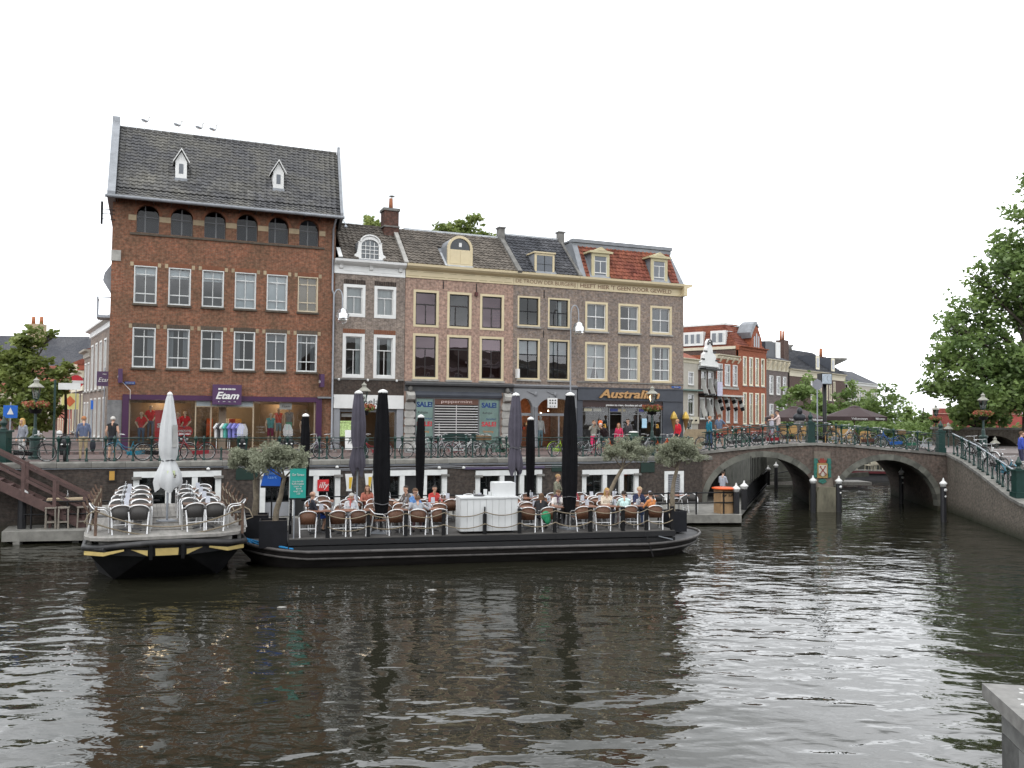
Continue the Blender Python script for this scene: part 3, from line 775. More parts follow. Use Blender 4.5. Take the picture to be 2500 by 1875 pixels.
for i in range(6):                                             # arched attic windows, set deep in their arches
    cx = 1.525 + 1.5 * i; ring = [(cx + .49 * math.cos(t), 14.0 + .50 * math.sin(t)) for t in [math.pi * k / 14 for k in range(15)]]
    g = B.mb()
    for k in range(9):                                         # brick arch ring
        a0, a1 = math.pi * (k + .04) / 9, math.pi * (k + .96) / 9
        g.prism([(cx + r * math.cos(a), 14.0 + r * math.sin(a) * 1.02) for r, a in ((.5, a0), (.62, a0), (.62, a1), (.5, a1))], 'y', -.012, .1)
    g.build('brick_arch', SOFFIT, B.root)
    g = B.mb(); g.box(cx - .49, cx - .45, .26, .31, 13.17, 14.0); g.box(cx + .45, cx + .49, .26, .31, 13.17, 14.0); g.box(cx - .45, cx + .45, .255, .305, 13.92, 13.97)
    off = (-.12, .0, .06, -.0, -.14, -.04)[i]; g.box(cx + off - .03, cx + off + .03, .262, .308, 13.17, 14.46); g.box(cx - .45, cx + .45, .258, .308, 13.17, 13.22)
    W = g.build('window', DKFRAME, B.root)
    g = B.mb(); g.add([(cx - .49, .29, 13.17), (cx + .49, .29, 13.17)] + [(p[0], .29, p[1]) for p in ring], [tuple(range(17))]); g.build('pane', glass('attic_glass', tint=(.6, .63, .65), refl=.3), W)
    g = B.mb(); g.add([(cx - .49, .5, 13.1), (cx + .49, .5, 13.1), (cx + .49, .5, 13.9), (cx - .49, .5, 13.9)], [(0, 1, 2, 3)]); g.build('curtain', mat('grey_blind', (.055, .06, .068), .8), W)
top_c = [((0, .24), BLIND), ((0, .26), BLIND), ((0, .28), BLIND), ((0, 1), BLIND), ((0, 1), BLIND), ((0, 1), TAN)]
low_c = ['right', 'sides', 'right', 'left', 'full', 'sides']
for i, (x0, x1) in enumerate(wins1):
    for z0, z1, (cu, cm_) in ((9.83, 11.60, top_c[i]), (6.83, 8.70, (low_c[i], CURTD))):
        fmx = STEEL if not (i == 5 and z0 > 9) else mat('tan_frame_paint', (.45, .38, .27), .5)
        W = window(B, x0, x1, z0, z1, .045, fmx, .03, None, hb=(.205, .74), vb=((.5, 0, 1),), cur=cu, cm=cm_, sill=SILLB, rec=.13)
        g = B.mb(); n = 13
        for k in range(n):                                     # soldier course over the window
            xa = x0 - .02 + k * (x1 - x0 + .04) / n; g.box(xa + .006, xa + (x1 - x0 + .04) / n - .006, -.008 - .006 * (k % 2), .08, z1 + .005, z1 + .20)
        g.build('brick_lintel', SOFFIT if z0 > 9 else SILLB, W)
        g = B.mb()
        for xa in (x0 - .17, x1 + .03): g.box(xa, xa + .14, -.016, .1, z1 - .03, z1 + .16)
        g.build('stone_end', SAND, W)
PROF1 = [(-.78, 14.62), (-.30, 14.98), (.5, 15.85), (3.5, 19.0)]
roof_tiles(B, .12, 10.42, PROF1, T_GREY, .262, .28, spread=.145)
ridge(B, .1, 11.0, 3.53, 19.07, T_GREY)
g = B.mb(); g.add([(.12, 3.55, 18.95), (11.0, 3.55, 18.95), (11.6, 8.2, 14.6), (.12, 8.2, 14.6)], [(0, 1, 2, 3)]); g.build('rear_slope', LEAD, B.root)
for x0, x1, tp in ((-.22, .12, 19.52), (10.42, 10.56, 19.36)):
    g = B.mb(); pp = [(-.86, 14.55), (-.88, 14.80), (-.38, 15.26), (.36, 16.1), (3.2, 19.22), (3.25, tp), (3.85, tp), (3.85, 19.1), (8.3, 14.9), (8.3, 14.5), (-.3, 14.5)]
    g.prism(pp, 'x', x0, x1)
    if x0 > 5:                                                 # the right party wall runs a little askew
        for p in g.v: p.x += .145 * max(0, p.y + .78)
    g.build('gable_coping', LEAD, B.root)
g = B.mb(); g.add([(.0, -.72, 14.55), (10.36, -.72, 14.55), (10.36, 0.0, 14.70), (0, 0, 14.70)], [(0, 1, 2, 3)]); g.build('soffit', SOFFIT, B.root)
g = B.mb(); g.tube([(-.3, -.84, 14.58), (10.6, -.84, 14.58)], .085, 8)
gut = g.build('gutter', LEAD, B.root)
for k in range(14):
    g = B.mb(); x = .2 + k * .77; g.box(x, x + .03, -.8, -.1, 14.46, 14.5); g.build('bracket', DARKWOOD, gut)
g = B.mb(); g.tube([(10.22, -.78, 14.5), (10.22, -.35, 14.3), (10.22, -.08, 14.1), (10.22, -.08, 11.0)], .05, 7); g.tube([(10.22, -.08, 11.0), (10.30, -.08, 10.8), (10.30, -.08, 3.0)], .05, 7); g.build('downpipe', ZINC, B.root)
g = B.mb(); g.box(9.55, 10.36, -.25, .02, 5.52, 5.6); g.build('ledge', LEAD, B.root)
for k, dx in enumerate((2.95, 7.55)):                          # two narrow pointed dormers
    z0, y0 = 16.0, .62
    g = B.mb(); g.box(dx - .26, dx + .26, y0, y0 + 1.3, z0, 16.92); D = g.build('dormer', WHITE, B.root)
    g = B.mb(); g.prism([(dx - .25, 16.92), (dx + .25, 16.92), (dx, 17.38)], 'y', y0 + .02, y0 + 1.9); g.build('dormer_gable', WHITE, D)
    for s in (-1, 1):
        g = B.mb(); g.add([(dx + s * .38, y0 - .12, 16.82), (dx, y0 - .12, 17.46), (dx, y0 + 2.4, 17.46), (dx + s * .38, y0 + 1.7, 16.82), (dx + s * .38, y0 - .12, 16.88), (dx, y0 - .12, 17.54), (dx, y0 + 2.4, 17.54), (dx + s * .38, y0 + 1.7, 16.88)],
              [(0, 1, 2, 3), (4, 5, 6, 7), (0, 1, 5, 4), (0, 4, 7, 3), (2, 3, 7, 6)]); g.build('dormer_roof', WHITE, D)
    g = B.mb(); g.box(dx - .10, dx + .10, y0 - .012, y0 - .004, 16.3, 16.78); g.build('pane', mat('dormer_pane', (.05, .06, .075), .08, spec=.8), D)
    g = B.mb(); g.box(dx - .29, dx + .29, y0 - .1, y0 + .3, 15.92, 16.06); g.build('flashing', LEAD, D)
ZF = 5.56
g = B.mb(); g.box(.62, .90, -.13, .25, 2.99, ZF); g.box(9.49, 9.78, -.13, .25, 2.99, ZF); g.box(.90, 9.49, -.13, .25, 5.32, ZF)
SF = g.build('shop_front', PURPLE, B.root)
WOODF = mat('light_wood_frame', (.33, .27, .19), .5, var=.12)
g = B.mb()
for x in (.90, 3.80, 4.50, 6.46, 9.43): g.box(x, x + .06, .08, .16, 2.99, 5.32)
g.box(3.86, 6.46, .085, .155, 5.02, 5.07)
for a, b in ((.96, 3.8), (6.52, 9.43)): g.box(a, b, .085, .155, 2.99, 3.06)
g.build('shop_frame', WOODF, SF)
for a, b in ((.96, 3.8), (6.52, 9.43), (3.86, 4.5)):
    g = B.mb(); g.add([(a, .12, 3.06), (b, .12, 3.06), (b, .12, 5.32 if b - a > 1 else 5.02), (a, .12, 5.32 if b - a > 1 else 5.02)], [(0, 1, 2, 3)]); g.build('shop_window', SHOPGLASS, SF)
g = B.mb(); g.box(3.86, 6.46, .09, .12, 5.07, 5.32); g.build('fanlight', mat('pale_fanlight', (.32, .36, .37), .3), SF)
SHOPW = mat('shop_wall', (.36, .29, .22), .8, var=.08); SHOPFL = mat('shop_floor', (.22, .17, .13), .6, var=.1)
g = B.mb(); g.box(.35, 10.0, 5.0, 5.1, 2.9, 6.0); g.box(.3, .36, .35, 5, 2.9, 6.0); g.box(10.0, 10.05, .35, 5, 2.9, 6.0); g.box(.36, 10, .35, 5.0, 5.5, 5.6); g.build('shop_room', SHOPW, SF)
g = B.mb(); g.box(.36, 10, .2, 5, 2.9, 2.97); g.box(.96, 3.8, .2, 1.2, 2.97, 3.12); g.box(6.52, 9.43, .2, 1.2, 2.97, 3.12); g.build('shop_floor', SHOPFL, SF)
g = B.mb(); g.box(4.95, 5.3, 1.0, 1.35, 2.97, 5.5); g.build('pillar', SHOPW, SF)
g = B.mb(); g.box(.7, 3.7, 1.9, 1.95, 2.97, 5.2); g.box(7.0, 9.4, 1.9, 1.95, 2.97, 5.2); g.build('display_back', mat('display_brown', (.17, .115, .07), .7, var=.25, scale=2), SF)
for x0, x1, y, cc in ((4.6, 4.9, 4.6, (.5, .10, .04)), (5.4, 5.9, 4.5, (.55, .5, .45)), (6.0, 6.35, 4.4, (.4, .22, .08)), (5.6, 5.9, 2.9, (.3, .06, .05))):
    g = B.mb()
    for q in range(6): g.box(x0 + q * (x1 - x0) / 6, x0 + (q + .8) * (x1 - x0) / 6, y - .25, y, 3.5 + .05 * (q % 2), 4.45)
    g.build('clothes_rail', mat('rail_cloth_%d' % int(x0 * 10), cc, .8, var=.4, scale=9), SF)
LAMPW = mat('warm_spot_lamp', (1, .82, .55), .5, var=0, emit=9.0)
for x, y in ((1.4, .6), (2.1, 1.0), (2.9, .7), (3.5, 1.2), (4.9, 2.4), (5.8, 2.8), (6.9, .8), (7.8, .6), (8.7, 1.1), (5.3, 3.6)):
    g = B.mb(); g.lathe([(0, 0), (.045, 0), (.05, .05), (.03, .14)], (x, y, 5.34), 8); sp = g.build('spot_lamp', LAMPW, SF)
for x, y, e in ((2.3, 1.5, 22), (5.4, 2.6, 42), (8.0, 1.5, 22)):
    ld = bpy.data.lights.new('shop_light', 'POINT'); ld.energy = e; ld.color = (1, .78, .5); ld.shadow_soft_size = .35
    lo = bpy.data.objects.new('shop_light', ld); COL.objects.link(lo); lo.location = FAC.pt(x, y, 5.2)
SIGNP = mat('sign_purple', (.062, .026, .075), .35, var=.06)
g = B.mb(); g.box(4.55, 5.88, -.34, -.13, 5.14, 6.10); sg = g.build('sign_board', SIGNP, B.root)
B.text('MISS', .10, WHITE, 5.2, -.352, 5.88, parent=None, width=.8, bold=.004)
B.text('Etam', .47, WHITE, 5.2, -.352, 5.56, shear=.35, width=1.08, bold=.012)
B.text('1 9 2 3', .05, WHITE, 5.2, -.352, 5.28, width=.8)
for x in (.42, 9.62):
    g = B.mb(); g.box(x, x + .19, -.55, -.06, 6.08, 6.72); g.build('projecting_sign', SIGNP, B.root)
    text('Etam', .22, WHITE, B.root, (x + .095 - .1015, -.30, 6.35 - 2.95), rot=(math.pi / 2, 0, -math.pi / 2), shear=.3, name='lettering')
g = B.mb(); g.box(.69, 1.14, -.03, -.004, 6.03, 6.16); pl = g.build('street_sign', mat('street_sign_blue', (.02, .07, .25), .4, var=.05), B.root)
B.text('Hoogstraat', .075, WHITE, .915, -.034, 6.093)
g = B.mb(); g.tube([(.58, -.1, 6.15), (.95, -.5, 5.75)], .012, 5); g.tube([(.95, -.5, 5.75), (.95, -.5, 5.35)], .01, 5); g.build('flag_stick', WHITE, B.root)
g = B.mb(); g.box(-.02, .6, -.03, .05, 2.95, 5.3); g.build('grey_plinth', mat('plinth_grey', (.17, .17, .17), .8, var=.3), B.root)
g = B.mb(); g.box(-.02, .4, -.06, .06, 11.75, 12.25); g.build('corner_stone', STONE, B.root)
g = B.mb(); g.lathe([(0, 0), (.07, .0), (.09, .06), (.05, .14), (0, .15)], (10.7, -.75, 14.1), 8); g.tube([(10.7, -.75, 14.25), (10.6, -.6, 14.5)], .015, 5); g.build('floodlight', ZINC, B.root)
g = B.mb()
for z in (14.1, 13.9, 13.65): g.bar((-.45, -.05, z), (.1, -.05, z), .03)
g.tube([(-.45, -.05, 14.45), (-.45, -.05, 13.4)], .06, 6); g.build('wall_bracket', BLACK, B.root)
g = B.mb(); g.box(7.75, 8.35, .2, .23, 4.95, 5.28); g.build('window_card', WHITE, SF); B.text('Etam', .17, BLACK, 8.05, .192, 5.1, shear=.3, width=.42)
RED = mat('sale_red', (.52, .025, .03), .5, var=.06)
g = B.mb(); g.box(2.05, 2.95, .9, .93, 3.3, 4.85); g.build('sale_banner', RED, SF); B.text('sale', .42, WHITE, 2.5, .89, 4.15, width=.72, bold=.01)
for x, r_ in ((3.15, .24), (3.5, .24)):
    g = B.mb(); g.prism([(x + r_ * math.cos(a), 3.85 + r_ * math.sin(a)) for a in [i * math.pi / 9 for i in range(18)]], 'y', .3, .315); g.build('sale_disc', RED, SF); B.text('50%', .17, WHITE, x, .295, 3.85, width=.36, bold=.006)
B.text('denkjes\nvoor\nsteuntje', .13, WHITE, 6.85, .19, 3.95, width=.42)
BUILD1 = B

B = Bld('opticians_house', 'narrow purple brown brick house with white cornice and round topped dormer', FAC, 10.36)
X0, X1 = 10.37, 14.03
sh_holes = [rect(10.70, 13.66, 2.97, 5.0)]
w2 = [(10.80, 11.93), (12.40, 13.55)]
holes = sh_holes + [rect(a, b, z0, z1) for a, b in w2 for z0, z1 in ((9.72, 11.38), (6.60, 8.86))]
g = B.mb(); g.plate([(X0, 2.8), (X1, 2.8), (X1, 12.0), (X0, 12.0)], holes, 0, .3)
g.box(X0, X0 + .2, .31, 8, 2.8, 12.3); g.box(X1 - .2, X1, .31, 8, 2.8, 12.3); g.box(X0 + .2, X1 - .2, 7.8, 8, 2.8, 12.3)
g.build('wall', BR_PUR, B.root)
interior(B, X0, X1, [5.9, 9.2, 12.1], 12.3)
g = B.mb(); g.prism([(-.04, 11.90), (-.04, 11.98), (-.02, 12.0), (-.02, 12.32), (-.10, 12.36), (-.22, 12.40), (-.34, 12.5), (-.36, 12.62), (.4, 12.62), (.4, 11.90)], 'x', X0 - .06, X1 - .01)
co = g.build('cornice', WHITE, B.root)
for x in (10.65, 12.2, 13.75):
    g = B.mb(); g.prism([(-.025, 12.14), (-.1, 12.18), (-.13, 12.3), (-.2, 12.38), (-.025, 12.38)], 'x', x - .09, x + .09); g.build('console', WHITE, co)
for a, b in ((10.8, 12.05), (12.35, 13.6)):
    g = B.mb(); g.box(a, b, -.034, -.02, 12.06, 12.09); g.box(a, b, -.034, -.02, 12.26, 12.28); g.build('moulding', WHITE, co)
for (a, b), in zip(w2):
    window(B, a, b, 9.72, 11.38, .15, WHITE, .045, hb=(.34,), vb=((.5, .34, 1),), cur='full', rec=.12, bw=.03)
    window(B, a, b, 6.60, 8.86, .15, WHITE, .045, hb=(.34,), vb=((.5, .34, 1),), cur='right' if a < 12 else 'sides', rec=.12, bw=.03)
    for z in (11.38, 8.86):
        g = B.mb()
        for k in range(12): xa = a + k * (b - a) / 12; g.box(xa + .006, xa + (b - a) / 12 - .006, -.01 - .005 * (k % 2), .05, z + .01, z + .24)
        g.build('brick_lintel', BR_DK if z > 9 else SOFFIT, B.root)
PROF2 = [(-.2, 12.65), (2.6, 14.95)]
D2 = (11.42, 12.86)
roof_tiles(B, X0 + .35, X1 + .35, PROF2, T_BROWN, .27, .29, skip=lambda x, z: D2[0] < x < D2[1] and z < 13.6)
ridge(B, X0 + .4, X1 + .3, 2.62, 15.0, T_BROWN, .11)
g = B.mb(); g.add([(X0, 2.65, 14.9), (X1 + .3, 2.65, 14.9), (X1 + .3, 7.8, 12.2), (X0, 7.8, 12.2)], [(0, 1, 2, 3)]); g.build('rear_slope', LEAD, B.root)
g = B.mb(); g.bar((X0 + .22, -.2, 12.72), (X0 + .22, .55, 13.3), .2, .06); g.build('flashing', WHITE, B.root)
pts = [(11.32, 12.66), (12.95, 12.66), (12.95, 12.92), (12.82, 13.02), (12.76, 13.3), (12.74, 13.55), (12.78, 13.62), (12.62, 13.66)]
arc_ = [(12.135 + .46 * math.cos(t), 13.60 + .32 * math.sin(t)) for t in [math.pi * k / 10 for k in range(11)]]
pts = pts[:-1] + arc_ + [(11.49, 13.62), (11.53, 13.55), (11.51, 13.3), (11.45, 13.02), (11.32, 12.92)]
hole = [(11.68, 12.76), (12.59, 12.76), (12.59, 13.42)] + [(12.135 + .455 * math.cos(t), 13.42 + .33 * math.sin(t)) for t in [math.pi * k / 10 for k in range(1, 10)]] + [(11.68, 13.42)]
g = B.mb(); g.plate(pts, [hole], -.05, .1, back=True); D = g.build('dormer', WHITE, B.root)
g = B.mb()
for k in range(1, 4): x = 11.68 + .91 * k / 4; g.box(x - .016, x + .016, -.0, .04, 12.76, 13.70 if k == 2 else 13.62)
for z in (13.02, 13.22, 13.42): g.box(11.68, 12.59, .002, .038, z - .016, z + .016)
g.build('glazing_bar', WHITE, D)
g = B.mb(); g.add([(p[0], .02, p[1]) for p in hole], [tuple(range(len(hole)))]); g.build('pane', GLASS, D)
g = B.mb(); g.box(11.5, 12.78, .11, 1.3, 12.66, 13.5); g.prism([(12.135 + .6 * math.cos(t), 13.5 + .4 * math.sin(t)) for t in [math.pi * k / 10 for k in range(11)]], 'y', .11, 1.6); g.build('dormer_cheek', LEAD, D)
g = B.mb(); g.tube([(12.135 + .50 * math.cos(t), -.07, 13.60 + .36 * math.sin(t)) for t in [math.pi * k / 12 for k in range(13)]], .045, 6); g.build('dormer_moulding', WHITE, D)
g = B.mb(); g.box(X0 + .02, X1 - .02, -.012, .0, 5.74, 6.5); g.build('dark_band', BR_DK, B.root)
g = B.mb(); g.box(X0 + .02, X1 - .02, -.05, .02, 6.50, 6.57); L_ = g.build('ledge', STONED, B.root)
for x in (10.62, 12.1, 13.62):
    g = B.mb(); g.lathe([(0, -.09), (.05, -.08), (.06, 0), (.03, .04)], (x, -.1, 6.52), 7); g.build('ledge_lamp', WHITE, B.root)
g = B.mb(); g.box(X0 + .0, X1 - .02, -.10, .0, 5.04, 5.73); g.build('fascia', WHITE, B.root)
B.text('Opelan', .44, mat('fascia_lettering', (.02, .02, .022), .5), 12.2, -.104, 5.38, width=1.55)
for xa, xb in ((X0 + .02, 10.70), (13.66, X1 - .02)): g = B.mb(); g.box(xa, xb, -.04, .28, 2.97, 5.03); g.build('shop_pilaster', GREY, B.root)
g = B.mb(); g.box(10.70, 10.76, .12, .18, 2.97, 5.0); g.box(11.55, 11.62, .12, .18, 2.97, 5.0); g.box(12.9, 12.97, .12, .18, 2.97, 5.0); g.box(13.6, 13.66, .12, .18, 2.97, 5.0); g.box(10.76, 13.6, .12, .18, 4.86, 5.0)
SF = g.build('shop_front', DKFRAME, B.root)
for a, b in ((10.76, 11.55), (12.97, 13.6)):
    g = B.mb(); g.add([(a, .15, 2.97), (b, .15, 2.97), (b, .15, 4.86), (a, .15, 4.86)], [(0, 1, 2, 3)]); g.build('shop_window', SHOPGLASS, SF)
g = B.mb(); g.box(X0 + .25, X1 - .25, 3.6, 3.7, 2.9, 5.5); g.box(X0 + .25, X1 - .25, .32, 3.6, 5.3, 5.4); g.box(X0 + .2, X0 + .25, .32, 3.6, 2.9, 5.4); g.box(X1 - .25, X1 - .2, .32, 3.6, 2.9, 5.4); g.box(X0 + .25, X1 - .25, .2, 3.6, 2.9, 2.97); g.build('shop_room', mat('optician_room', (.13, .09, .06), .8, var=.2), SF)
g = B.mb(); g.box(10.8, 11.5, .6, .75, 4.3, 4.4); g.box(10.78, 11.45, .6, .62, 3.6, 4.28); g.build('lit_display', mat('lit_display', (.45, .6, .25), .4, var=.8, scale=14, emit=.45), SF)
g = B.mb(); g.box(10.9, 11.55, .5, .53, 4.6, 4.78); g.build('display_card', WHITE, SF)
ld = bpy.data.lights.new('shop_light', 'POINT'); ld.energy = 14; ld.color = (1, .82, .6); ld.shadow_soft_size = .3
lo = bpy.data.objects.new('shop_light', ld); COL.objects.link(lo); lo.location = FAC.pt(12.6, 1.4, 4.9)
g = B.mb(); g.lathe([(0, 0), (.1, 0), (.1, .06), (0, .07)], (12.6, 1.4, 5.15), 8); g.build('ceiling_lamp', LAMPW, SF)
g = B.mb(); g.box(13.35, 14.15, 1.9, 2.7, 13.6, 15.95); CH = g.build('chimney', brick('chimney_brick', (.12, .045, .03), (.085, .04, .03), (.09, .07, .06), (.05, .035, .03), dirt_amt=.5), B.root)
g = B.mb(); g.box(13.29, 14.21, 1.84, 2.76, 15.82, 15.96); g.box(13.30, 14.20, 1.85, 2.75, 14.92, 15.0); g.build('chimney_cap', STONED, CH)
g = B.mb(); g.lathe([(.12, 0), (.09, .62)], (13.8, 2.3, 15.96), 10); g.build('chimney_pot', TERRA, CH)
g = B.mb(); g.lathe([(.02, .0), (.02, .06), (.16, .1), (.1, .14), (0, .15)], (13.85, 2.3, 16.6), 10); g.build('chimney_cowl', STONED, CH)
g = B.mb(); g.bar((14.0, -.35, 12.62), (14.0, 2.2, 14.85), .22, .12); g.build('party_wall_coping', STONE, B.root)

B = Bld('shuttered_shop_house', 'wide pinkish brick house with cream cornice and shuttered dress shop', FAC, 14.04)
X0, X1 = 14.05, 20.16
w3x = [(14.49, 15.88), (16.36, 17.73), (18.22, 19.62)]
holes = [rect(a, b, z0, z1) for a, b in w3x for z0, z1 in ((9.37, 11.33), (6.62, 9.02))] + [rect(14.5, 19.46, 2.97, 5.66)]
g = B.mb(); g.plate([(X0, 2.8), (X1, 2.8), (X1, 12.0), (X0, 12.0)], holes, 0, .3)
g.box(X0, X0 + .2, .31, 8, 2.8, 12.3); g.box(X1 - .2, X1, .31, 8, 2.8, 12.3); g.box(X0 + .2, X1 - .2, 7.8, 8, 2.8, 12.3)
g.build('wall', BR_PINK, B.root)
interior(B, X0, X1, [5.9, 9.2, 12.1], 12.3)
def cream_cornice(x0, x1, m):
    g = B.mb(); g.prism([(-.05, 11.94), (-.03, 11.97), (-.03, 12.33), (-.12, 12.38), (-.24, 12.42), (-.36, 12.52), (-.38, 12.64), (.4, 12.64), (.4, 11.94)], 'x', x0, x1)
    return g.build('cornice', m, B.root)
co = cream_cornice(X0 + .0, X1 - .005, CREAM)
GROOVE = mat('cornice_groove', (.33, .27, .16), .6)
for a, b in ((14.15, 14.75), (14.9, 16.2), (16.35, 16.95), (17.1, 18.0), (18.15, 18.6), (18.75, 19.5), (19.6, 20.05)):
    g = B.mb(); g.box(a, b, -.042, -.031, 12.03, 12.055); g.box(a + .1, b - .1, -.042, -.031, 12.26, 12.28); g.build('moulding', GROOVE, co)
for i, (a, b) in enumerate(w3x):
    window(B, a, b, 9.37, 11.33, .125, CREAM, .055, DARKWOOD, hb=(.37,), vb=((.5, .37, 1),) if i != 1 else ((.33, .37, 1),), gl=GLASSM if i != 1 else GLASS, rec=.10, bw=.05, sill=None)
    window(B, a, b, 6.62, 9.02, .125, CREAM, .05, DARKWOOD, hb=(.3,), vb=((.5, .3, 1),), gl=GLASSM, rec=.10, bw=.04, sill=STONE)
for x in (15.93, 18.0): pass
for x, z0, z1 in ((16.12, 11.45, 11.85), (18.0, 11.4, 11.85)):
    g = B.mb(); g.box(x - .02, x + .02, -.03, 0, z0, z1); g.build('wall_anchor', BLACK, B.root)
g = B.mb(); g.box(17.9, 18.06, -.14, -.0, 11.18, 11.38); g.build('alarm_box', mat('alarm_dark_red', (.08, .02, .018), .5), B.root)
PROF3 = [(-.2, 12.66), (2.6, 15.0)]
D3 = (16.25, 17.86)
roof_tiles(B, X0 + .2, X1 + .3, PROF3, T_BROWN, .275, .285, skip=lambda x, z: D3[0] < x < D3[1] and z < 13.9)
g = B.mb(); g.bar((X0 + .6, 2.62, 15.04), (X1 + .3, 2.62, 15.04), .2, .1); g.build('lead_ridge', mat('pale_lead', (.42, .44, .46), .5, var=.2), B.root)
g = B.mb(); g.add([(X0, 2.65, 14.95), (X1 + .3, 2.65, 14.95), (X1 + .3, 7.8, 12.2), (X0, 7.8, 12.2)], [(0, 1, 2, 3)]); g.build('rear_slope', LEAD, B.root)
cx = 17.05; ring = [(cx + .71 * math.cos(t), 13.68 + .70 * math.sin(t)) for t in [math.pi * k / 16 for k in range(17)]]
inn = [(cx + .57 * math.cos(t), 13.70 + .54 * math.sin(t)) for t in [math.pi * k / 16 for k in range(17)]]
g = B.mb(); g.plate([(cx - .71, 12.75), (cx + .71, 12.75)] + ring, [[(cx - .57, 13.62), (cx + .57, 13.62)] + inn], -.02, .12, back=True); D = g.build('dormer', CREAM, B.root)
for s in (-1, 1):
    g = B.mb(); a, b = (cx - .56, cx - .01) if s < 0 else (cx + .01, cx + .56); g.box(a, b, -.035, -.021, 12.86, 13.56); g.build('dormer_door', CREAM, D)
g = B.mb(); g.add([(cx - .57, .06, 13.62), (cx + .57, .06, 13.62)] + [(p[0], .06, p[1]) for p in inn], [tuple(range(19))]); g.build('pane', mat('arched_pane', (.02, .022, .028), .05, spec=.9), D)
g = B.mb(); g.box(cx - .06, cx + .1, .03, .05, 13.78, 14.0); g.build('window_sticker', WHITE, D)
g = B.mb(); g.prism([(cx - .70, 12.72), (cx + .70, 12.72)] + [(cx + .70 * math.cos(t), 13.68 + .69 * math.sin(t)) for t in [math.pi * k / 12 for k in range(13)]], 'y', .13, 1.9, sm=False); g.build('dormer_cheek', LEAD, D)
g = B.mb(); g.box(cx - .74, cx + .74, -.12, .1, 12.66, 12.76); g.bar((cx - .86, -.1, 12.7), (cx - .86, .95, 13.55), .26, .05); g.build('flashing', mat('pale_lead', (.42, .44, .46)), D)
g = B.mb(); g.bar((X1 + .22, -.42, 12.62), (X1 + .22, 2.45, 15.0), .26, .14); g.box(X1 + .05, X1 + .4, 2.3, 2.75, 14.6, 15.55); g.box(X1 - .0, X1 + .45, 2.25, 2.8, 15.55, 15.62); g.build('party_wall_coping', STONED, B.root)
STUCCO = mat('grey_stucco', (.30, .29, .27), .8, var=.2, scale=4, bump=.01)
g = B.mb(); g.prism([(-.02, 5.98), (-.02, 6.24), (-.30, 6.30), (-.34, 6.40), (-.06, 6.50), (.05, 6.5), (.05, 5.98)], 'x', X0 + .01, X1 - .01); g.build('shop_cornice', mat('dark_slate_cornice', (.075, .077, .08), .6, var=.15), B.root)
g = B.mb(); g.prism([(-.02, 5.70), (-.12, 5.68), (-.16, 5.8), (-.04, 5.98), (.05, 5.98), (.05, 5.7)], 'x', 14.62, 19.5); g.build('awning_case', SLATE, B.root)
for x in (14.06, 19.52):                                       # rusticated pilasters with scrolled consoles
    g = B.mb(); g.box(x, x + .6, -.12, .25, 2.97, 3.35); P_ = g.build('pilaster', STUCCO, B.root)
    for k in range(5):
        z = 3.37 + k * .41; g = B.mb(); g.prism([(x + .03, z), (x + .53, z), (x + .57, z + .06), (x + .57, z + .26), (x + .53, z + .34), (x + .03, z + .34), (x - .0, z + .26), (x - .0, z + .06)], 'y', -.10 if k % 2 else -.16, .2); g.build('stone_block', STUCCO, P_)
        g = B.mb(); g.box(x + .06, x + .5, -.07, .2, z + .34, z + .41); g.build('joint', STUCCO, P_)
    g = B.mb(); g.prism([(-.12, 5.45), (-.34, 5.55), (-.38, 5.75), (-.25, 5.9), (-.12, 5.96), (.1, 5.96), (.1, 5.45)], 'x', x + .08, x + .5); g.build('console', STUCCO, P_)
    g = B.mb(); g.ellipsoid((x + .29, -.14, 6.1), (.13, .1, .16), 8, 6); g.build('ornament', STONED, P_)
g = B.mb(); g.box(14.66, 19.46, -.02, .2, 5.60, 5.70); g.box(14.66, 14.72, -.02, .2, 2.97, 5.6); g.box(15.66, 15.72, -.02, .2, 2.97, 5.6); g.box(18.19, 18.25, -.02, .2, 2.97, 5.6); g.box(19.40, 19.46, -.02, .2, 2.97, 5.6)
SF = g.build('shop_front', DKFRAME, B.root)
BROWN = mat('brown_fascia', (.10, .045, .03), .5, var=.1)
g = B.mb(); g.box(15.72, 18.19, .0, .12, 5.30, 5.60); g.build('fascia', BROWN, SF)
B.text('peppermint', .22, mat('pale_pink', (.55, .42, .38), .5), 16.95, -.012, 5.46, width=1.75)
POSTER = mat('pale_green_poster', (.46, .66, .60), .5, var=.16, scale=1.2)
BLUEL = mat('poster_blue', (.012, .045, .17), .5, var=.05); REDL = mat('poster_red', (.42, .04, .05), .5, var=.05); GREYL = mat('poster_grey', (.05, .06, .06), .5, var=.05); ORL = mat('poster_orange', (.55, .22, .06), .5, var=.05)
for x0, x1 in ((14.72, 15.66), (18.25, 19.40)):
    g = B.mb(); g.box(x0, x1, .06, .08, 2.99, 5.6); g.build('sale_poster', POSTER, SF); m_ = (x0 + x1) / 2
    B.text('SALE!', .36, BLUEL, m_, .054, 5.28, width=.86, bold=.014); B.text('Rebajas', .17, GREYL, m_ - .1, .054, 4.87, width=.55, shear=.1)
    B.text('SALE!', .33, REDL, m_ + .0, .054, 4.26, width=.84, bold=.012); B.text('Opruiming', .15, ORL, m_ - .05, .054, 3.87, width=.6, shear=.15)
    B.text('Ausverkauf', .13, BLUEL, m_ + .1, .054, 4.55, width=.6, shear=.3)
    g = B.mb(); g.add([(x0, .05, 2.99), (x1, .05, 2.99), (x1, .05, 5.6), (x0, .05, 5.6)], [(0, 1, 2, 3)]); g.build('shop_window', SHOPGLASS, SF)
SH = mat('shutter_white', (.50, .49, .48), .5, var=.1)
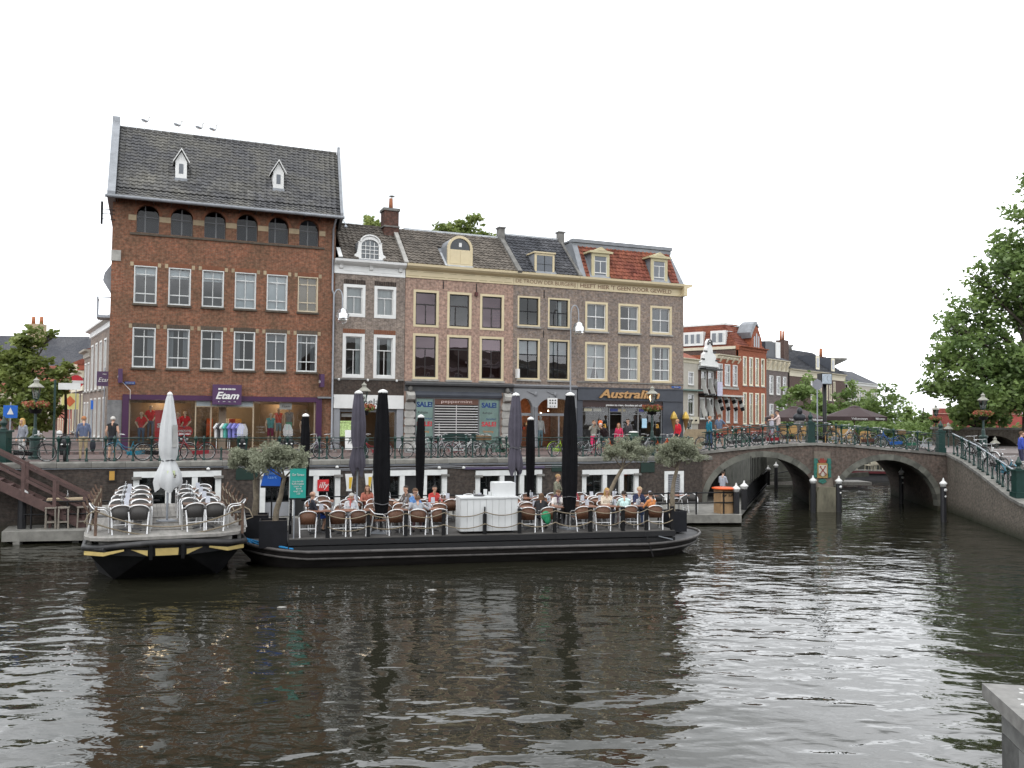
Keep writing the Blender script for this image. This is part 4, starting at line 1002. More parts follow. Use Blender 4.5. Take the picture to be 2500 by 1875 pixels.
for k in range(15):
    z = 3.24 + k * .14; g = B.mb(); g.box(15.74, 18.17, .0, .03, z, z + .045); g.build('shutter_slat', SH, SF)
g = B.mb(); g.box(16.93, 16.97, .03, .045, 3.2, 5.28); g.box(15.98, 16.01, .03, .045, 3.2, 4.3); g.build('shutter_tie', SH, SF)
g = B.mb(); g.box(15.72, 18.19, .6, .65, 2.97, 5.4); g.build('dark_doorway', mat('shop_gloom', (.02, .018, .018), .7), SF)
g = B.mb(); g.box(15.74, 18.17, .05, .12, 2.97, 3.22); g.build('kick_plate', GREY, SF)

B = Bld('grey_shopfront_house', 'brown brick house with grey arched shop front and slate pantile roof', FAC, 20.17)
X0, X1 = 20.17, 24.07
w4x = [(20.43, 21.78), (22.27, 23.62)]
holes = [rect(a, b, z0, z1) for a, b in w4x for z0, z1 in ((9.69, 11.36), (6.75, 9.02))] + [rect(20.45, 23.85, 2.97, 5.9)]
g = B.mb(); g.plate([(X0, 2.8), (X1, 2.8), (X1, 12.0), (X0, 12.0)], holes, 0, .3)
g.box(X0, X0 + .2, .31, 8, 2.8, 12.3); g.box(X1 - .2, X1, .31, 8, 2.8, 12.3); g.box(X0 + .2, X1 - .2, 7.8, 8, 2.8, 12.3)
g.build('wall', BR_BRN, B.root)
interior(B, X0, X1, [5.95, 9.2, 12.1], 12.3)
cream_cornice(X0, X1 - .0, CREAM)
LETT = mat('gold_brown_lettering', (.17, .09, .05), .5, var=.05)
B.text('DE TROUW DER BURGERIJ', .30, LETT, 22.12, -.034, 12.17, width=3.66, depth=.006)
for i, (a, b) in enumerate(w4x):
    window(B, a, b, 9.69, 11.36, .09, CREAM, .04, BLACK, hb=(.5,), vb=((.48, 0, 1),), cur='mid' if i else None, rec=.12, sill=STONE, bw=.03)
    window(B, a, b, 6.75, 9.02, .09, CREAM, .045, BLACK, hb=(.38, .74), vb=((.5, 0, 1),), rec=.12, sill=STONE, bw=.035, cur=(0, .38), cm=mat('pale_grey_blind', (.33, .36, .37), .8))
for x, z0, z1 in ((22.02, 11.3, 11.75), (22.0, 9.1, 9.5)):
    g = B.mb(); g.box(x - .02, x + .02, -.03, 0, z0, z1); g.build('wall_anchor', BLACK, B.root)
PROF4 = [(-.2, 12.66), (2.5, 15.2)]
roof_tiles(B, X0 + .4, X1 + .05, PROF4, T_SLATE, .265, .28, skip=lambda x, z: 21.35 < x < 22.75 and z < 13.75)
g = B.mb(); g.bar((X0 + .4, 2.52, 15.24), (X1 + .2, 2.52, 15.24), .2, .1); g.build('lead_ridge', mat('pale_lead', (.42, .44, .46)), B.root)
g = B.mb(); g.add([(X0, 2.55, 15.15), (X1 + .2, 2.55, 15.15), (X1 + .2, 7.8, 12.2), (X0, 7.8, 12.2)], [(0, 1, 2, 3)]); g.build('rear_slope', LEAD, B.root)
g = B.mb(); g.box(21.44, 22.65, .05, 1.6, 12.74, 13.8); D = g.build('dormer', LEAD, B.root)
g = B.mb(); g.box(21.44, 21.56, .0, .06, 12.72, 13.82); g.box(22.53, 22.65, .0, .06, 12.72, 13.82); g.box(21.56, 22.53, .0, .06, 13.70, 13.82); g.box(21.56, 22.53, .0, .06, 12.72, 12.8); g.box(21.38, 22.71, -.06, 1.7, 13.82, 13.90); g.build('dormer_frame', CREAM, D)
g = B.mb(); g.box(21.56, 22.53, .02, .04, 12.8, 13.7); g.build('pane', mat('dormer_pane', (.05, .06, .075)), D)
g = B.mb(); g.box(22.03, 22.06, .005, .018, 12.8, 13.7); g.box(21.56, 22.53, .005, .018, 13.2, 13.22); g.build('glazing_bar', BLACK, D)
g = B.mb(); g.bar((X1 + .10, -.3, 12.66), (X1 + .10, 2.35, 15.1), .2, .1); g.box(X1 - .1, X1 + .25, 2.2, 2.6, 14.7, 15.6); g.box(X1 - .16, X1 + .31, 2.14, 2.66, 15.6, 15.67); g.build('party_wall_coping', STONED, B.root)
SHG = mat('shop_grey', (.175, .18, .19), .5, var=.08)
g = B.mb(); g.prism([(-.02, 6.24), (-.16, 6.30), (-.22, 6.40), (-.04, 6.48), (.05, 6.48), (.05, 6.24)], 'x', X0 + .01, X1 - .01)
h1 = [(20.46, 3.0)] + [(20.46 + .88 * t, 5.25 + .45 * (1 - abs(2 * t - 1) ** 2.6)) for t in [k / 12 for k in range(13)]] + [(21.34, 3.0)]
h2 = [(21.66, 3.0)] + [(21.66 + 2.16 * t, 5.25 + .45 * (1 - abs(2 * t - 1) ** 4)) for t in [k / 16 for k in range(17)]] + [(23.82, 3.0)]
g.plate([(X0 + .02, 2.96), (X1 - .02, 2.96), (X1 - .02, 6.24), (X0 + .02, 6.24)], [h1, h2], -.10, .2)
SF = g.build('shop_front', SHG, B.root)
for x in (20.28, 21.5, 23.93):
    g = B.mb(); g.lathe([(.11, 3.0), (.10, 3.1), (.075, 3.2), (.07, 5.1), (.10, 5.2), (.11, 5.25)], (x, -.14, 0), 8); g.build('column', SHG, SF)
for x in (20.3, 21.5, 22.7, 23.9):
    g = B.mb(); g.ellipsoid((x, -.13, 5.95), (.09, .05, .14), 8, 5); g.tube([(x - .5, -.11, 6.1), (x - .2, -.12, 5.98), (x, -.13, 5.95)], .03, 5); g.build('ornament', SHG, SF)
g = B.mb(); g.box(20.46, 21.34, .1, .18, 4.75, 4.9); g.box(21.66, 23.82, .1, .18, 4.75, 4.9); g.box(23.0, 23.08, .1, .18, 3, 4.75); g.build('transom', SHG, SF)
for a, b in ((20.46, 21.34), (21.66, 23.0)):
    g = B.mb(); g.add([(a, .14, 3), (b, .14, 3), (b, .14, 4.75), (a, .14, 4.75)], [(0, 1, 2, 3)]); g.build('shop_window', SHOPGLASS, SF)
g = B.mb(); g.box(20.3, 23.9, 3.0, 3.1, 2.9, 5.9); g.box(20.25, 20.3, .31, 3, 2.9, 5.9); g.box(23.9, 23.95, .31, 3, 2.9, 5.9); g.box(20.3, 23.9, .2, 3, 2.9, 2.96); g.box(20.3, 23.9, .31, 3.0, 5.75, 5.85); g.build('shop_room', mat('gift_shop_room', (.20, .09, .05), .8, var=.5, scale=6), SF)
for k in range(7):
    g = B.mb(); x = 21.8 + k * .17; g.box(x, x + .13, 2.7, 2.9, 3.7 + .25 * (k % 3), 3.86 + .25 * (k % 3)); g.build('shop_goods', mat('goods_%d' % (k % 3), [(.5, .3, .1), (.45, .08, .05), (.5, .45, .3)][k % 3], .7), SF)
for x in (20.9, 21.9, 22.15, 22.6, 20.7):
    g = B.mb(); g.ellipsoid((x, .6, 4.98 + .08 * math.sin(9 * x)), (.04, .04, .04), 8, 6); g.build('bulb', LAMPW, SF)
ld = bpy.data.lights.new('shop_light', 'POINT'); ld.energy = 20; ld.color = (1, .65, .38); ld.shadow_soft_size = .3
lo = bpy.data.objects.new('shop_light', ld); COL.objects.link(lo); lo.location = FAC.pt(22.2, 1.6, 4.9)
g = B.mb(); g.box(22.16, 22.74, -.32, -.24, 5.20, 5.74); sg = g.build('hanging_sign', WHITE, B.root)
g = B.mb()
for i in range(3):
    for j in range(2): g.lathe([(.045, 0), (.045, .012), (0, .012)], (0, 0, 0), 9, m=0) if False else g.prism([(22.29 + i * .16 + .045 * math.cos(a), 5.61 - j * .15 + .045 * math.sin(a)) for a in [k * math.pi / 5 for k in range(10)]], 'y', -.332, -.32)
g.build('sign_dot', BLACK, sg)
B.text('S I X', .09, BLACK, 22.45, -.325, 5.28, width=.36)
g = B.mb(); g.bar((22.25, -.28, 5.74), (22.25, -.28, 5.85), .02); g.bar((22.65, -.28, 5.74), (22.65, -.28, 5.85), .02); g.build('sign_hanger', BLACK, sg)
g = B.mb(); g.box(20.30, 20.44, -.36, -.06, 6.80, 7.30); g.build('projecting_sign', WHITE, B.root)

B = Bld('ice_cream_shop_house', 'brown brick corner house with red tiled mansard and ice cream shop', FAC, 24.08)
X0, X1 = 24.08, 31.18
w5x = [(24.60, 26.05), (26.75, 28.20), (28.88, 30.36)]
holes = [rect(a, b, z0, z1) for a, b in w5x for z0, z1 in ((9.61, 11.29), (6.76, 8.98))] + [rect(24.45, 29.74, 2.95, 5.62)]
g = B.mb(); g.plate([(X0, 2.8), (X1, 2.8), (X1, 12.0), (X0, 12.0)], holes, 0, .3)
g.box(X0, X0 + .2, .31, 9, 2.8, 12.3); g.box(X1 - .3, X1, .31, 9, 2.8, 12.3); g.box(X0 + .2, X1 - .3, 8.8, 9, 2.8, 12.3)
g.build('wall', BR_BRN, B.root)
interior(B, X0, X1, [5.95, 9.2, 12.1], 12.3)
cream_cornice(X0 + .01, X1 + .03, CREAM)
g = B.mb(); g.prism([(X1 + .03, 11.94), (X1 + .03, 12.38), (X1 + .38, 12.52), (X1 + .40, 12.64), (X1 - .2, 12.64), (X1 - .2, 11.94)], 'y', -.38, 9.0); g.build('side_cornice', CREAM, B.root)
B.text("HEEFT HIER 'T GEEN DOOR GEWELD", .33, LETT, 27.28, -.034, 12.16, width=6.05, depth=.006, bold=.004)
curt5 = [('full', CURTD, 'swag', CURT), ('right', CURTD, 'right', CURT), ('full', CURTD, 'sides', CURT)]
for i, (a, b) in enumerate(w5x):
    window(B, a, b, 9.61, 11.29, .125, CREAM, .05, WHITE, hb=(.5,), vb=((.5, 0, 1),), cur=curt5[i][0], cm=curt5[i][1], rec=.11, sill=STONE, bw=.04)
    window(B, a, b, 6.76, 8.98, .125, CREAM, .05, WHITE, hb=(.36, .68), vb=((.5, 0, 1),), cur=curt5[i][2], cm=curt5[i][3], rec=.11, bw=.04)
g = B.mb(); g.box(X0 + .02, X1 - .02, -.05, .02, 6.66, 6.72); g.build('ledge', STONED, B.root)
PROF5 = [(-.15, 12.68), (1.05, 14.72)]
D5 = [(24.98, 26.12), (28.9, 30.02)]
roof_tiles(B, X0 + .45, X1 - .45, PROF5, T_RED, .27, .27, skip=lambda x, z: any(a - .05 < x < b + .05 for a, b in D5) and z < 14.3)
g = B.mb(); g.box(X0 + .15, X1 - .3, .92, 1.25, 14.60, 14.80); g.box(X0 + .12, X1 - .25, .85, 1.3, 14.82, 15.02); g.box(X0 + .15, X1 - .3, 1.0, 8.5, 14.9, 15.0); g.build('roof_edge', LEAD, B.root)
g = B.mb()
g.add([(X1 - .45, -.15, 12.66), (X1 - .05, -.15, 12.66), (X1 - .35, 1.05, 14.72), (X1 - .5, 1.05, 14.72), (X1 - .05, 8.8, 12.66), (X1 - .35, 8.8, 14.72)], [(0, 1, 2, 3), (1, 4, 5, 2)])
g.add([(X0 + .12, -.25, 12.62), (X0 + .45, -.25, 12.62), (X0 + .45, 1.0, 14.8), (X0 + .12, 1.0, 14.8), (X0 + .12, 8, 12.6), (X0 + .12, 8, 14.8)], [(0, 1, 2, 3), (0, 3, 5, 4)])
g.build('lead_hip', LEAD, B.root)
DCREAM = mat('dormer_cream', (.44, .39, .24), .5, var=.08)
for a, b in D5:
    g = B.mb(); g.box(a + .02, b - .02, .02, 1.4, 12.76, 14.1); D = g.build('dormer', LEAD, B.root)
    m_ = (a + b) / 2
    g = B.mb(); g.box(a, a + .17, -.06, .03, 12.72, 14.1); g.box(b - .17, b, -.06, .03, 12.72, 14.1); g.box(a + .17, b - .17, -.06, .03, 13.92, 14.1)
    g.build('dormer_frame', DCREAM, D)
    g = B.mb(); g.prism([(a - .18, 14.1), (b + .18, 14.1), (b + .2, 14.2), (m_ + .35, 14.25), (m_, 14.46), (m_ - .35, 14.25), (a - .2, 14.2)], 'y', -.16, 1.3); g.build('dormer_pediment', DCREAM, D)
    g = B.mb(); g.prism([(m_ - .22, 14.235), (m_ + .22, 14.235), (m_, 14.37)], 'y', -.175, -.16); g.build('pediment_panel', CREAM, D)
    g = B.mb(); a2, b2 = a + .17, b - .17; g.box(a2, a2 + .04, -.03, .01, 12.78, 13.92); g.box(b2 - .04, b2, -.03, .01, 12.78, 13.92); g.box(a2, b2, -.032, .012, 13.62, 13.66); g.box(a2, b2, -.032, .012, 12.95, 13.0); g.box(a2, b2, -.032, .012, 12.74, 12.80); g.box((a2 + b2) / 2 - .02, (a2 + b2) / 2 + .02, -.028, .008, 13.0, 13.62); g.build('sash', WHITE, D)
    g = B.mb(); g.box(a2, b2, -.004, .015, 12.8, 13.92); g.build('pane', mat('dormer_pane', (.05, .06, .075)), D)
g = B.mb(); g.box(X1 - .32, X1 + .12, 3.0, 3.6, 13.6, 14.2); g.box(X1 - .4, X1 + .25, 2.9, 3.7, 14.2, 14.28); g.build('side_chimney', STONE, B.root)
g = B.mb(); g.box(X0 + .02, X1 - .1, -.12, .0, 5.66, 6.34); g.box(X0 + .02, X1 - .1, -.16, .0, 6.34, 6.40); g.build('fascia', SLATE, B.root)
for xa, xb in ((X0 + .02, 24.45), (29.74, X1 - .05)): g = B.mb(); g.box(xa, xb, -.05, .28, 2.95, 5.66); g.build('shop_pilaster', SLATE, B.root)
GOLD = mat('bronze_lettering', (.42, .24, .10), .4, metal=.2, var=.1)
text('Australian', .66, GOLD, B.root, (27.40 - B.off[0], -.20, 6.02 - B.off[2]), shear=.28, width=4.0, depth=.05, bold=.016)
B.text('premium ice cream, chocolates and coffee', .16, WHITE, 27.2, -.03, 5.40, width=2.5, bold=.003)
g = B.mb(); g.box(24.45, 29.74, .0, .1, 5.28, 5.62); SF = g.build('shop_front', mat('shop_front_brown', (.04, .022, .02), .5, var=.1), B.root)
g = B.mb()
for x in (24.45, 26.2, 27.05, 28.1, 29.68): g.box(x, x + .06, .06, .16, 2.95, 5.28)
for z in (5.22, 5.0, 4.86): g.box(24.51, 29.68, .07, .15, z, z + .03)
g.box(25.6, 25.64, .07, .15, 3.0, 4.86); g.build('shop_frame', mat('shop_frame_grey', (.16, .165, .17), .4), SF)
for a, b in ((24.51, 26.2), (27.11, 28.1), (28.16, 29.68)):
    g = B.mb(); g.add([(a, .11, 2.95), (b, .11, 2.95), (b, .11, 5.28), (a, .11, 5.28)], [(0, 1, 2, 3)]); g.build('shop_window', SHOPGLASS, SF)
for x, c_ in ((24.6, (.3, .28, .2)), (26.3, (.02, .03, .12)), (26.8, (.25, .22, .15)), (28.2, (.02, .02, .12)), (25.2, (.25, .25, .22))):
    g = B.mb(); g.box(x, x + .5, .09, .105, 5.04, 5.2); g.build('menu_strip', mat('menu_%d' % int(x * 10), c_, .5), SF)
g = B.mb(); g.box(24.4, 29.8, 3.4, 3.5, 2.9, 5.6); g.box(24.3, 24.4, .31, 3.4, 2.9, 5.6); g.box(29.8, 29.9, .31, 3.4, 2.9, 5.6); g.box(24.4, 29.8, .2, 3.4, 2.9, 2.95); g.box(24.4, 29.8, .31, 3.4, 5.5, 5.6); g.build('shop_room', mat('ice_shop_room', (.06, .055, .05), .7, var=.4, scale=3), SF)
g = B.mb(); g.box(24.7, 29.0, 1.2, 1.8, 2.95, 4.0); g.build('counter', mat('counter_dark', (.03, .03, .032), .4), SF)
g = B.mb(); g.box(28.4, 28.72, .08, .10, 4.1, 4.65); g.build('window_notice', mat('notice_blue', (.35, .55, .68), .5), SF)
for x in (25.95, 29.45): B.text('a', .5, mat('amber_letter', (.6, .32, .05), .5), x, .09, 4.25)
g = B.mb(); g.box(30.35, 30.98, -.025, -.004, 6.46, 6.58); g.build('street_sign', mat('street_sign_blue', (.02, .07, .25)), B.root); B.text('Vismarkt', .08, WHITE, 30.66, -.03, 6.52)
ld = bpy.data.lights.new('shop_light', 'POINT'); ld.energy = 7; ld.color = (1, .85, .65); ld.shadow_soft_size = .3
lo = bpy.data.objects.new('shop_light', ld); COL.objects.link(lo); lo.location = FAC.pt(26.5, 1.0, 5.2)
g = B.mb(); g.lathe([(0, 0), (.08, 0), (.08, .06), (0, .07)], (26.5, 1.0, 5.38), 8); g.build('ceiling_lamp', LAMPW, SF)
for k, (x, y) in enumerate(((30.2, -.5), (31.15, -.3))):       # two giant ice cream cones
    c_ = thing('ice_cream_cone', ('giant gold ice cream cone on the dark shop pilaster', 'giant gold ice cream cone at the outer corner of the ice cream shop')[k], 'shop sign', FAC.pt(x, y, 3.85), 0, 'giant ice cream cones by the shop')
    g = MB(); g.lathe([(.0, 0), (.17, .75), (.2, .78)], (0, 0, 0), 12); g.build('cone', mat('wafer_brown', (.22, .12, .04), .6, var=.3, scale=20), c_)
    g = MB(); g.lathe([(.2, .77), (.22, .85), (.17, .95), (.18, 1.0), (.12, 1.08), (.1, 1.14), (0, 1.25)], (0, 0, 0), 12); g.build('ice_cream', mat('gold_ice', (.45, .30, .06), .35, metal=.3), c_)
    g = MB(); g.bar((0, 0, .5), (0, .5 if k == 0 else .3, .5), .03); g.build('bracket', BLACK, c_)
ORD = ['first', 'second', 'third', 'fourth', 'fifth', 'sixth', 'seventh', 'eighth', 'ninth', 'tenth', 'eleventh', 'twelfth', 'thirteenth', 'fourteenth', 'fifteenth', 'sixteenth']
ALU = mat('brushed_aluminium', (.72, .72, .72), .32, metal=.6, var=.06)
WICK = mat('brown_wicker', (.095, .042, .022), .6, var=.4, scale=60, stretch=(1, 1, .3), bump=.002)
WEAVE = mat('charcoal_weave', (.045, .042, .04), .6, var=.3, scale=60, bump=.002)
TABW = mat('table_wood', (.19, .085, .05), .45, var=.25, scale=8, stretch=(.2, 1, 1))
IRON = mat('dull_iron', (.09, .09, .095), .5, metal=.5, var=.2)
def make_chair(weave):
    t = thing('bistro_chair', '', 'chair')
    for s in (-1, 1):
        g = MB(); g.tube([(s * .26, .24, 0), (s * .265, .23, .45), (s * .27, .18, .60), (s * .27, .10, .65)], .017, 6); g.build('leg', ALU, t)
        g = MB(); g.tube([(s * .235, -.30, 0), (s * .25, -.22, .44), (s * .27, -.20, .62)], .024, 6); g.build('leg', ALU, t)
    g = MB(); pts = [(-.27, .12, .65), (-.28, 0, .66), (-.27, -.16, .68)] + [(.27 * math.cos(a), -.16 - .12 * math.sin(a), .68 + .14 * math.sin(a)) for a in [math.pi - math.pi * k / 8 for k in range(1, 8)]] + [(.27, -.16, .68), (.28, 0, .66), (.27, .12, .65)]
    g.tube(pts, .017, 6); g.build('back_frame', ALU, t)
    g = MB(); g.tube([(-.243, -.25, .27), (.243, -.25, .27)], .013, 5); g.build('stretcher', ALU, t)
    g = MB(); g.box(-.235, .235, -.20, .24, .43, .455); g.build('seat', weave, t)
    g = MB(); vs = []
    for k in range(9):
        a = math.pi * (k / 8); x = .245 * math.cos(a); y = -.17 - .10 * math.sin(a)
        for z, zz in ((.40, 0), (.66, .135)): vs += [(x * (.9 if z < .5 else 1), y, z + zz * math.sin(a)), (x * (.9 if z < .5 else 1), y + .014, z + zz * math.sin(a))]
    fs = []
    for k in range(8):
        b = 4 * k; fs += [(b, b + 4, b + 6, b + 2), (b + 1, b + 3, b + 7, b + 5), (b + 2, b + 6, b + 7, b + 3), (b, b + 1, b + 5, b + 4)]
    g.add(vs, fs, 0, True); g.build('backrest', weave, t)
    return t
def make_table(top, w=.7, d=.7):
    t = thing('terrace_table', '', 'table')
    g = MB(); g.box(-w / 2, w / 2, -d / 2, d / 2, .715, .74); g.build('tabletop', top, t)
    g = MB(); g.tube([(0, 0, .04), (0, 0, .715)], .035, 8); g.build('column', IRON, t)
    for k in range(2):
        g = MB(); c, s = (.3, .22) if k else (.3, -.22); g.tube([(-c, -s, .02), (0, 0, .055), (c, s, .02)], .02, 5); g.build('foot', IRON, t)
    return t
used = {}
def place(key, proto, p, rz, label, group):
    if key not in used: o = proto; used[key] = 1; o.location = p; o.rotation_euler = (0, 0, rz)
    else: o = dup(proto, p, rz)
    o['label'] = label; o['group'] = group
    return o
chair_w, chair_g = make_chair(WICK), make_chair(WEAVE)
table_w, table_g = make_table(TABW), make_table(mat('dark_tabletop', (.11, .07, .05), .5, var=.2), 1.15, .66)
CLEAR = glass('bottle_glass', tint=(.86, .9, .92), refl=2.2)
def make_bottle():
    g = MB(); g.lathe([(0, 0), (.042, 0), (.045, .02), (.045, .16), (.016, .23), (.015, .29), (0, .29)], (0, 0, 0), 9)
    return tag(g.build('carafe', CLEAR), '', 'bottle')
bottle = make_bottle()
CARDM = mat('menu_card', (.40, .42, .47), .3, var=.15, scale=20)
def make_card():
    t = thing('menu_stand', '', 'menu')
    g = MB(); g.prism([(-.04, 0), (0, .2), (.01, .2), (.05, 0)], 'x', -.065, .065); g.build('card', CARDM, t)
    g = MB(); g.box(-.06, .06, .055, .12, 0, .07); g.build('box', mat('orange_box', (.30, .12, .04), .5, var=.2), t)
    return t
card = make_card()

def P1(x, y, z=0): return B1F.pt(x, y, z)
BLK = mat('tarred_hull', (.0075, .0075, .0085), .5, var=.5, scale=2.2, bump=.006, spec=.25)
YEL = mat('faded_yellow_paint', (.46, .35, .13), .6, var=.16, scale=3, bump=.003)
DECKG = mat('weathered_deck', (.20, .19, .175), .8, var=.28, scale=7, stretch=(1, .15, 1), bump=.004)
b1 = thing('bow_barge', 'black barge with yellow bow trim and grey plank deck, bow towards the viewer', 'boat', P1(0, 0, 0), B1F.a)
g = MB()
S = [(-.50, -.28, .80), (.50, -.28, .80)]; C = [(-1.36, 1.05, -.02), (1.42, 1.05, -.02)]; T = [(-2.10, .80, .86), (2.12, .80, .86)]
C2 = [(-1.8, 2.4, -.02), (1.8, 2.4, -.02)]; T2 = [(-2.16, 2.4, .86), (2.16, 2.4, .86)]; T3 = [(-2.16, 9.6, .86), (2.16, 9.6, .86)]; C3 = [(-1.9, 9.6, -.02), (1.9, 9.6, -.02)]
dn = lambda p: (p[0] * .95, p[1] + .25, -.6)
v = S + C + T + C2 + T2 + C3 + T3 + [dn(p) for p in C] + [dn(p) for p in C2] + [dn(p) for p in C3]
g.add(v, [(0, 2, 3, 1), (0, 4, 2), (1, 3, 5), (2, 4, 8, 6), (3, 7, 9, 5), (6, 8, 12, 10), (7, 11, 13, 9), (10, 12, 13, 11), (2, 14, 15, 3), (2, 6, 16, 14), (3, 15, 17, 7), (6, 10, 18, 16), (7, 17, 19, 11)])
hull = g.build('hull', BLK, b1)
rail = [(-2.14, 2.2, .95), (-2.12, .82, .95), (-1.6, .20, 1.02), (-1.0, -.14, 1.09), (-.5, -.29, 1.14), (0, -.34, 1.15), (.5, -.29, 1.14), (1.0, -.14, 1.09), (1.6, .20, 1.02), (2.14, .82, .95), (2.16, 2.2, .95)]
lowr = [(-2.12, 2.2, .80), (-2.10, .80, .80), (-1.58, .20, .80), (-1.0, -.12, .80), (-.50, -.28, .78), (0, -.31, .78), (.50, -.28, .78), (1.0, -.12, .80), (1.58, .20, .80), (2.12, .80, .80), (2.14, 2.2, .80)]
g = MB(); n = len(rail); g.add([Vector(p) for p in lowr] + [Vector(p) for p in rail], [(i, i + 1, n + i + 1, n + i) for i in range(n - 1)])
vv = [Vector(p) for p in lowr]; g.add(vv + [Vector(S[0]), Vector(T[0]), Vector(S[1]), Vector(T[1])], [(4, 3, 2, 1, n + 1, n), (6, n + 2, n + 3, 9, 8, 7)])
g.build('bulwark', BLK, b1)
g = MB(); g.tube([(p[0] * 1.01, p[1] - .03, p[2]) for p in rail], .085, 8); g.tube(rail[:2] + [(-1.55, .12, .98)], .10, 8); g.build('rubbing_rail', mat('worn_black_rail', (.028, .027, .028), .5, var=.4, scale=4, bump=.006), b1)
def proud(p, d=.012): return Vector((p[0], p[1] - d, p[2]))
for q in ([(-.30, -.318, .80), (.28, -.318, .80), (.29, -.338, 1.0), (-.31, -.338, 1.0)],
          [(-.50, -.30, .80), (-.50, -.30, .95), (-.93, -.16, .97)], [(.50, -.30, .80), (.93, -.16, .97), (.50, -.30, .95)]):
    g = MB(); w = [proud(p) for p in q]; w2 = [p + Vector((0, .02, 0)) for p in w]; m_ = len(q); g.add(w + w2, [tuple(range(m_)), tuple(range(m_, 2 * m_))[::-1]] + [(i, m_ + i, m_ + (i + 1) % m_, (i + 1) % m_) for i in range(m_)]); g.build('yellow_panel', YEL, b1)
for s in (-1, 1):
    g = MB(); pt = [(-2.13, .79, .84), (-1.62, .15, .86), (-1.10, -.14, .96)]; up = [.0, -.0, .015]; th = [.085, .075, .02]
    w = [Vector((s * -p[0], p[1] - .03, p[2] - h)) for p, h in zip(pt, th)] + [Vector((s * -p[0], p[1] - .04, p[2] + .03)) for p in pt]
    g.add(w, [(0, 1, 4, 3), (1, 2, 5, 4)]); g.build('yellow_band', YEL, b1)
for x in (-.42, .40):
    g = MB(); g.bar((x, -.30, .70), (x, -.36, 1.10), .09, .09); g.build('stem_post', BLK, b1)
dout = [(-2.18, 1.5), (-2.14, .7), (-1.95, .25), (-1.5, .02), (0, 0), (1.4, .10), (1.9, .4), (2.2, .95), (2.26, 1.6)]
g = MB(); g.prism(dout + [(2.26, 1.75), (-2.18, 1.75)], 'z', 1.20, 1.285); g.build('fore_deck', DECKG, b1)
pm = MB(); pm.box(-.068, .068, 0, 7.8, 1.20, 1.29); pme = pm.mesh('plank', DECKG)
for i in range(31): o = link(pme, 'plank', b1); o.location = (-2.1 + i * .142, 1.76, rnd.uniform(-.006, .006))
for y in (1.35, 3.0, 4.6):
    g = MB(); g.box(-.9, .8, y, y + .12, 1.29, 1.325); g.build('batten', DECKG, b1)
g = MB(); g.box(-1.75, 1.75, .35, .45, 1.02, 1.20); g.box(-2.05, -1.95, .8, 9.3, .9, 1.2); g.box(1.95, 2.05, .8, 9.3, .9, 1.2); g.build('deck_beam', mat('grey_beam', (.17, .165, .155), .8, var=.25, scale=4), b1)
ROPE = mat('old_rope', (.20, .165, .115), .9, var=.25, scale=40)
DRIFT = mat('brown_stake', (.11, .07, .05), .8, var=.3, scale=5)
stakes = [(-1.85, .62), (-2.05, 1.9), (-2.05, 3.2), (-2.05, 4.5), (-2.05, 5.8), (-2.05, 7.1), (-2.05, 8.6)], [(2.06, .58), (2.12, 1.9), (2.12, 3.2), (2.12, 4.5), (2.12, 5.8), (2.12, 7.1), (2.12, 8.6)]
def sag(a, b, d, n=10):
    a, b = Vector(a), Vector(b)
    return [a.lerp(b, k / n) - Vector((0, 0, d * (1 - (2 * k / n - 1) ** 2))) for k in range(n + 1)]
for row in stakes:
    for x, y in row:
        g = MB(); s = -1 if x < 0 else 1; g.tube([(x, y, 1.2), (x, y, 2.08)], .045, 6); g.build('rail_stake', DRIFT, b1)
        if y > 1: g = MB(); g.tube([(x, y, 1.75), (x + s * .16, y - .02, 2.0), (x + s * .2, y, 2.12)], .035, 6); g.build('rail_stake', DRIFT, b1)
    for (xa, ya), (xb, yb) in zip(row[:-1], row[1:]):
        for z in (1.98, 1.62): g = MB(); g.tube(sag((xa, ya, z), (xb, yb, z), .1), .018, 5); g.build('rope', ROPE, b1)
for z, d in ((1.97, .50), (1.62, .40)): g = MB(); g.tube(sag((-1.85, .6, z), (2.06, .56, z), d, 16), .021, 6); g.build('rope', ROPE, b1)
for s, x in ((-1, -1.85), (1, 2.06)):
    g = MB(); g.tube([(x, .6, 2.0), (x + s * .18, .5, 1.9), (x + s * .28, .45, 1.68), (x + s * .1, .5, 1.62)], .018, 5); g.build('rope', ROPE, b1)
rows = [(.92, 0), (2.12, 1), (2.75, 0), (3.95, 1), (4.6, 0), (5.8, 1), (6.45, 0), (7.65, 1)]
for bi, (xs, side) in enumerate((((-1.24, -.70), 'left'), ((.74, 1.32), 'right'))):
    for ri, (y, back) in enumerate(rows):
        for ci, x in enumerate(xs):
            which = ('outer' if (ci == 0) == (bi == 0) else 'inner')
            lab = f'charcoal chair, bow barge {side} side, {which} seat of the {ORD[ri]} row from the bow'
            place('cg', chair_g, P1(x + rnd.uniform(-.05, .05), y + rnd.uniform(-.09, .09), 1.29), B1F.a + (math.pi if back else 0) + rnd.uniform(-.32, .32), lab, 'charcoal chairs on the bow barge')
    for ti, y in enumerate((1.55, 3.36, 5.2, 7.05)):
        cx = sum(xs) / 2
        place('tg', table_g, P1(cx, y, 1.29), B1F.a, f'dark table on the {side} side of the bow barge, {ORD[ti]} from the bow', 'tables on the bow barge')
        place('cd', card, P1(cx + .12 * (1 if bi else -1), y + .05, 2.03), B1F.a + rnd.uniform(-.2, .2), f'menu stand on the {ORD[ti]} {side} side table from the bow of the bow barge', 'menu stands on the tables')
        place('bo', bottle, P1(cx - .25, y + .12, 2.03), 0, f'clear carafe on the {ORD[ti]} {side} side table from the bow of the bow barge', 'clear carafes on the tables')
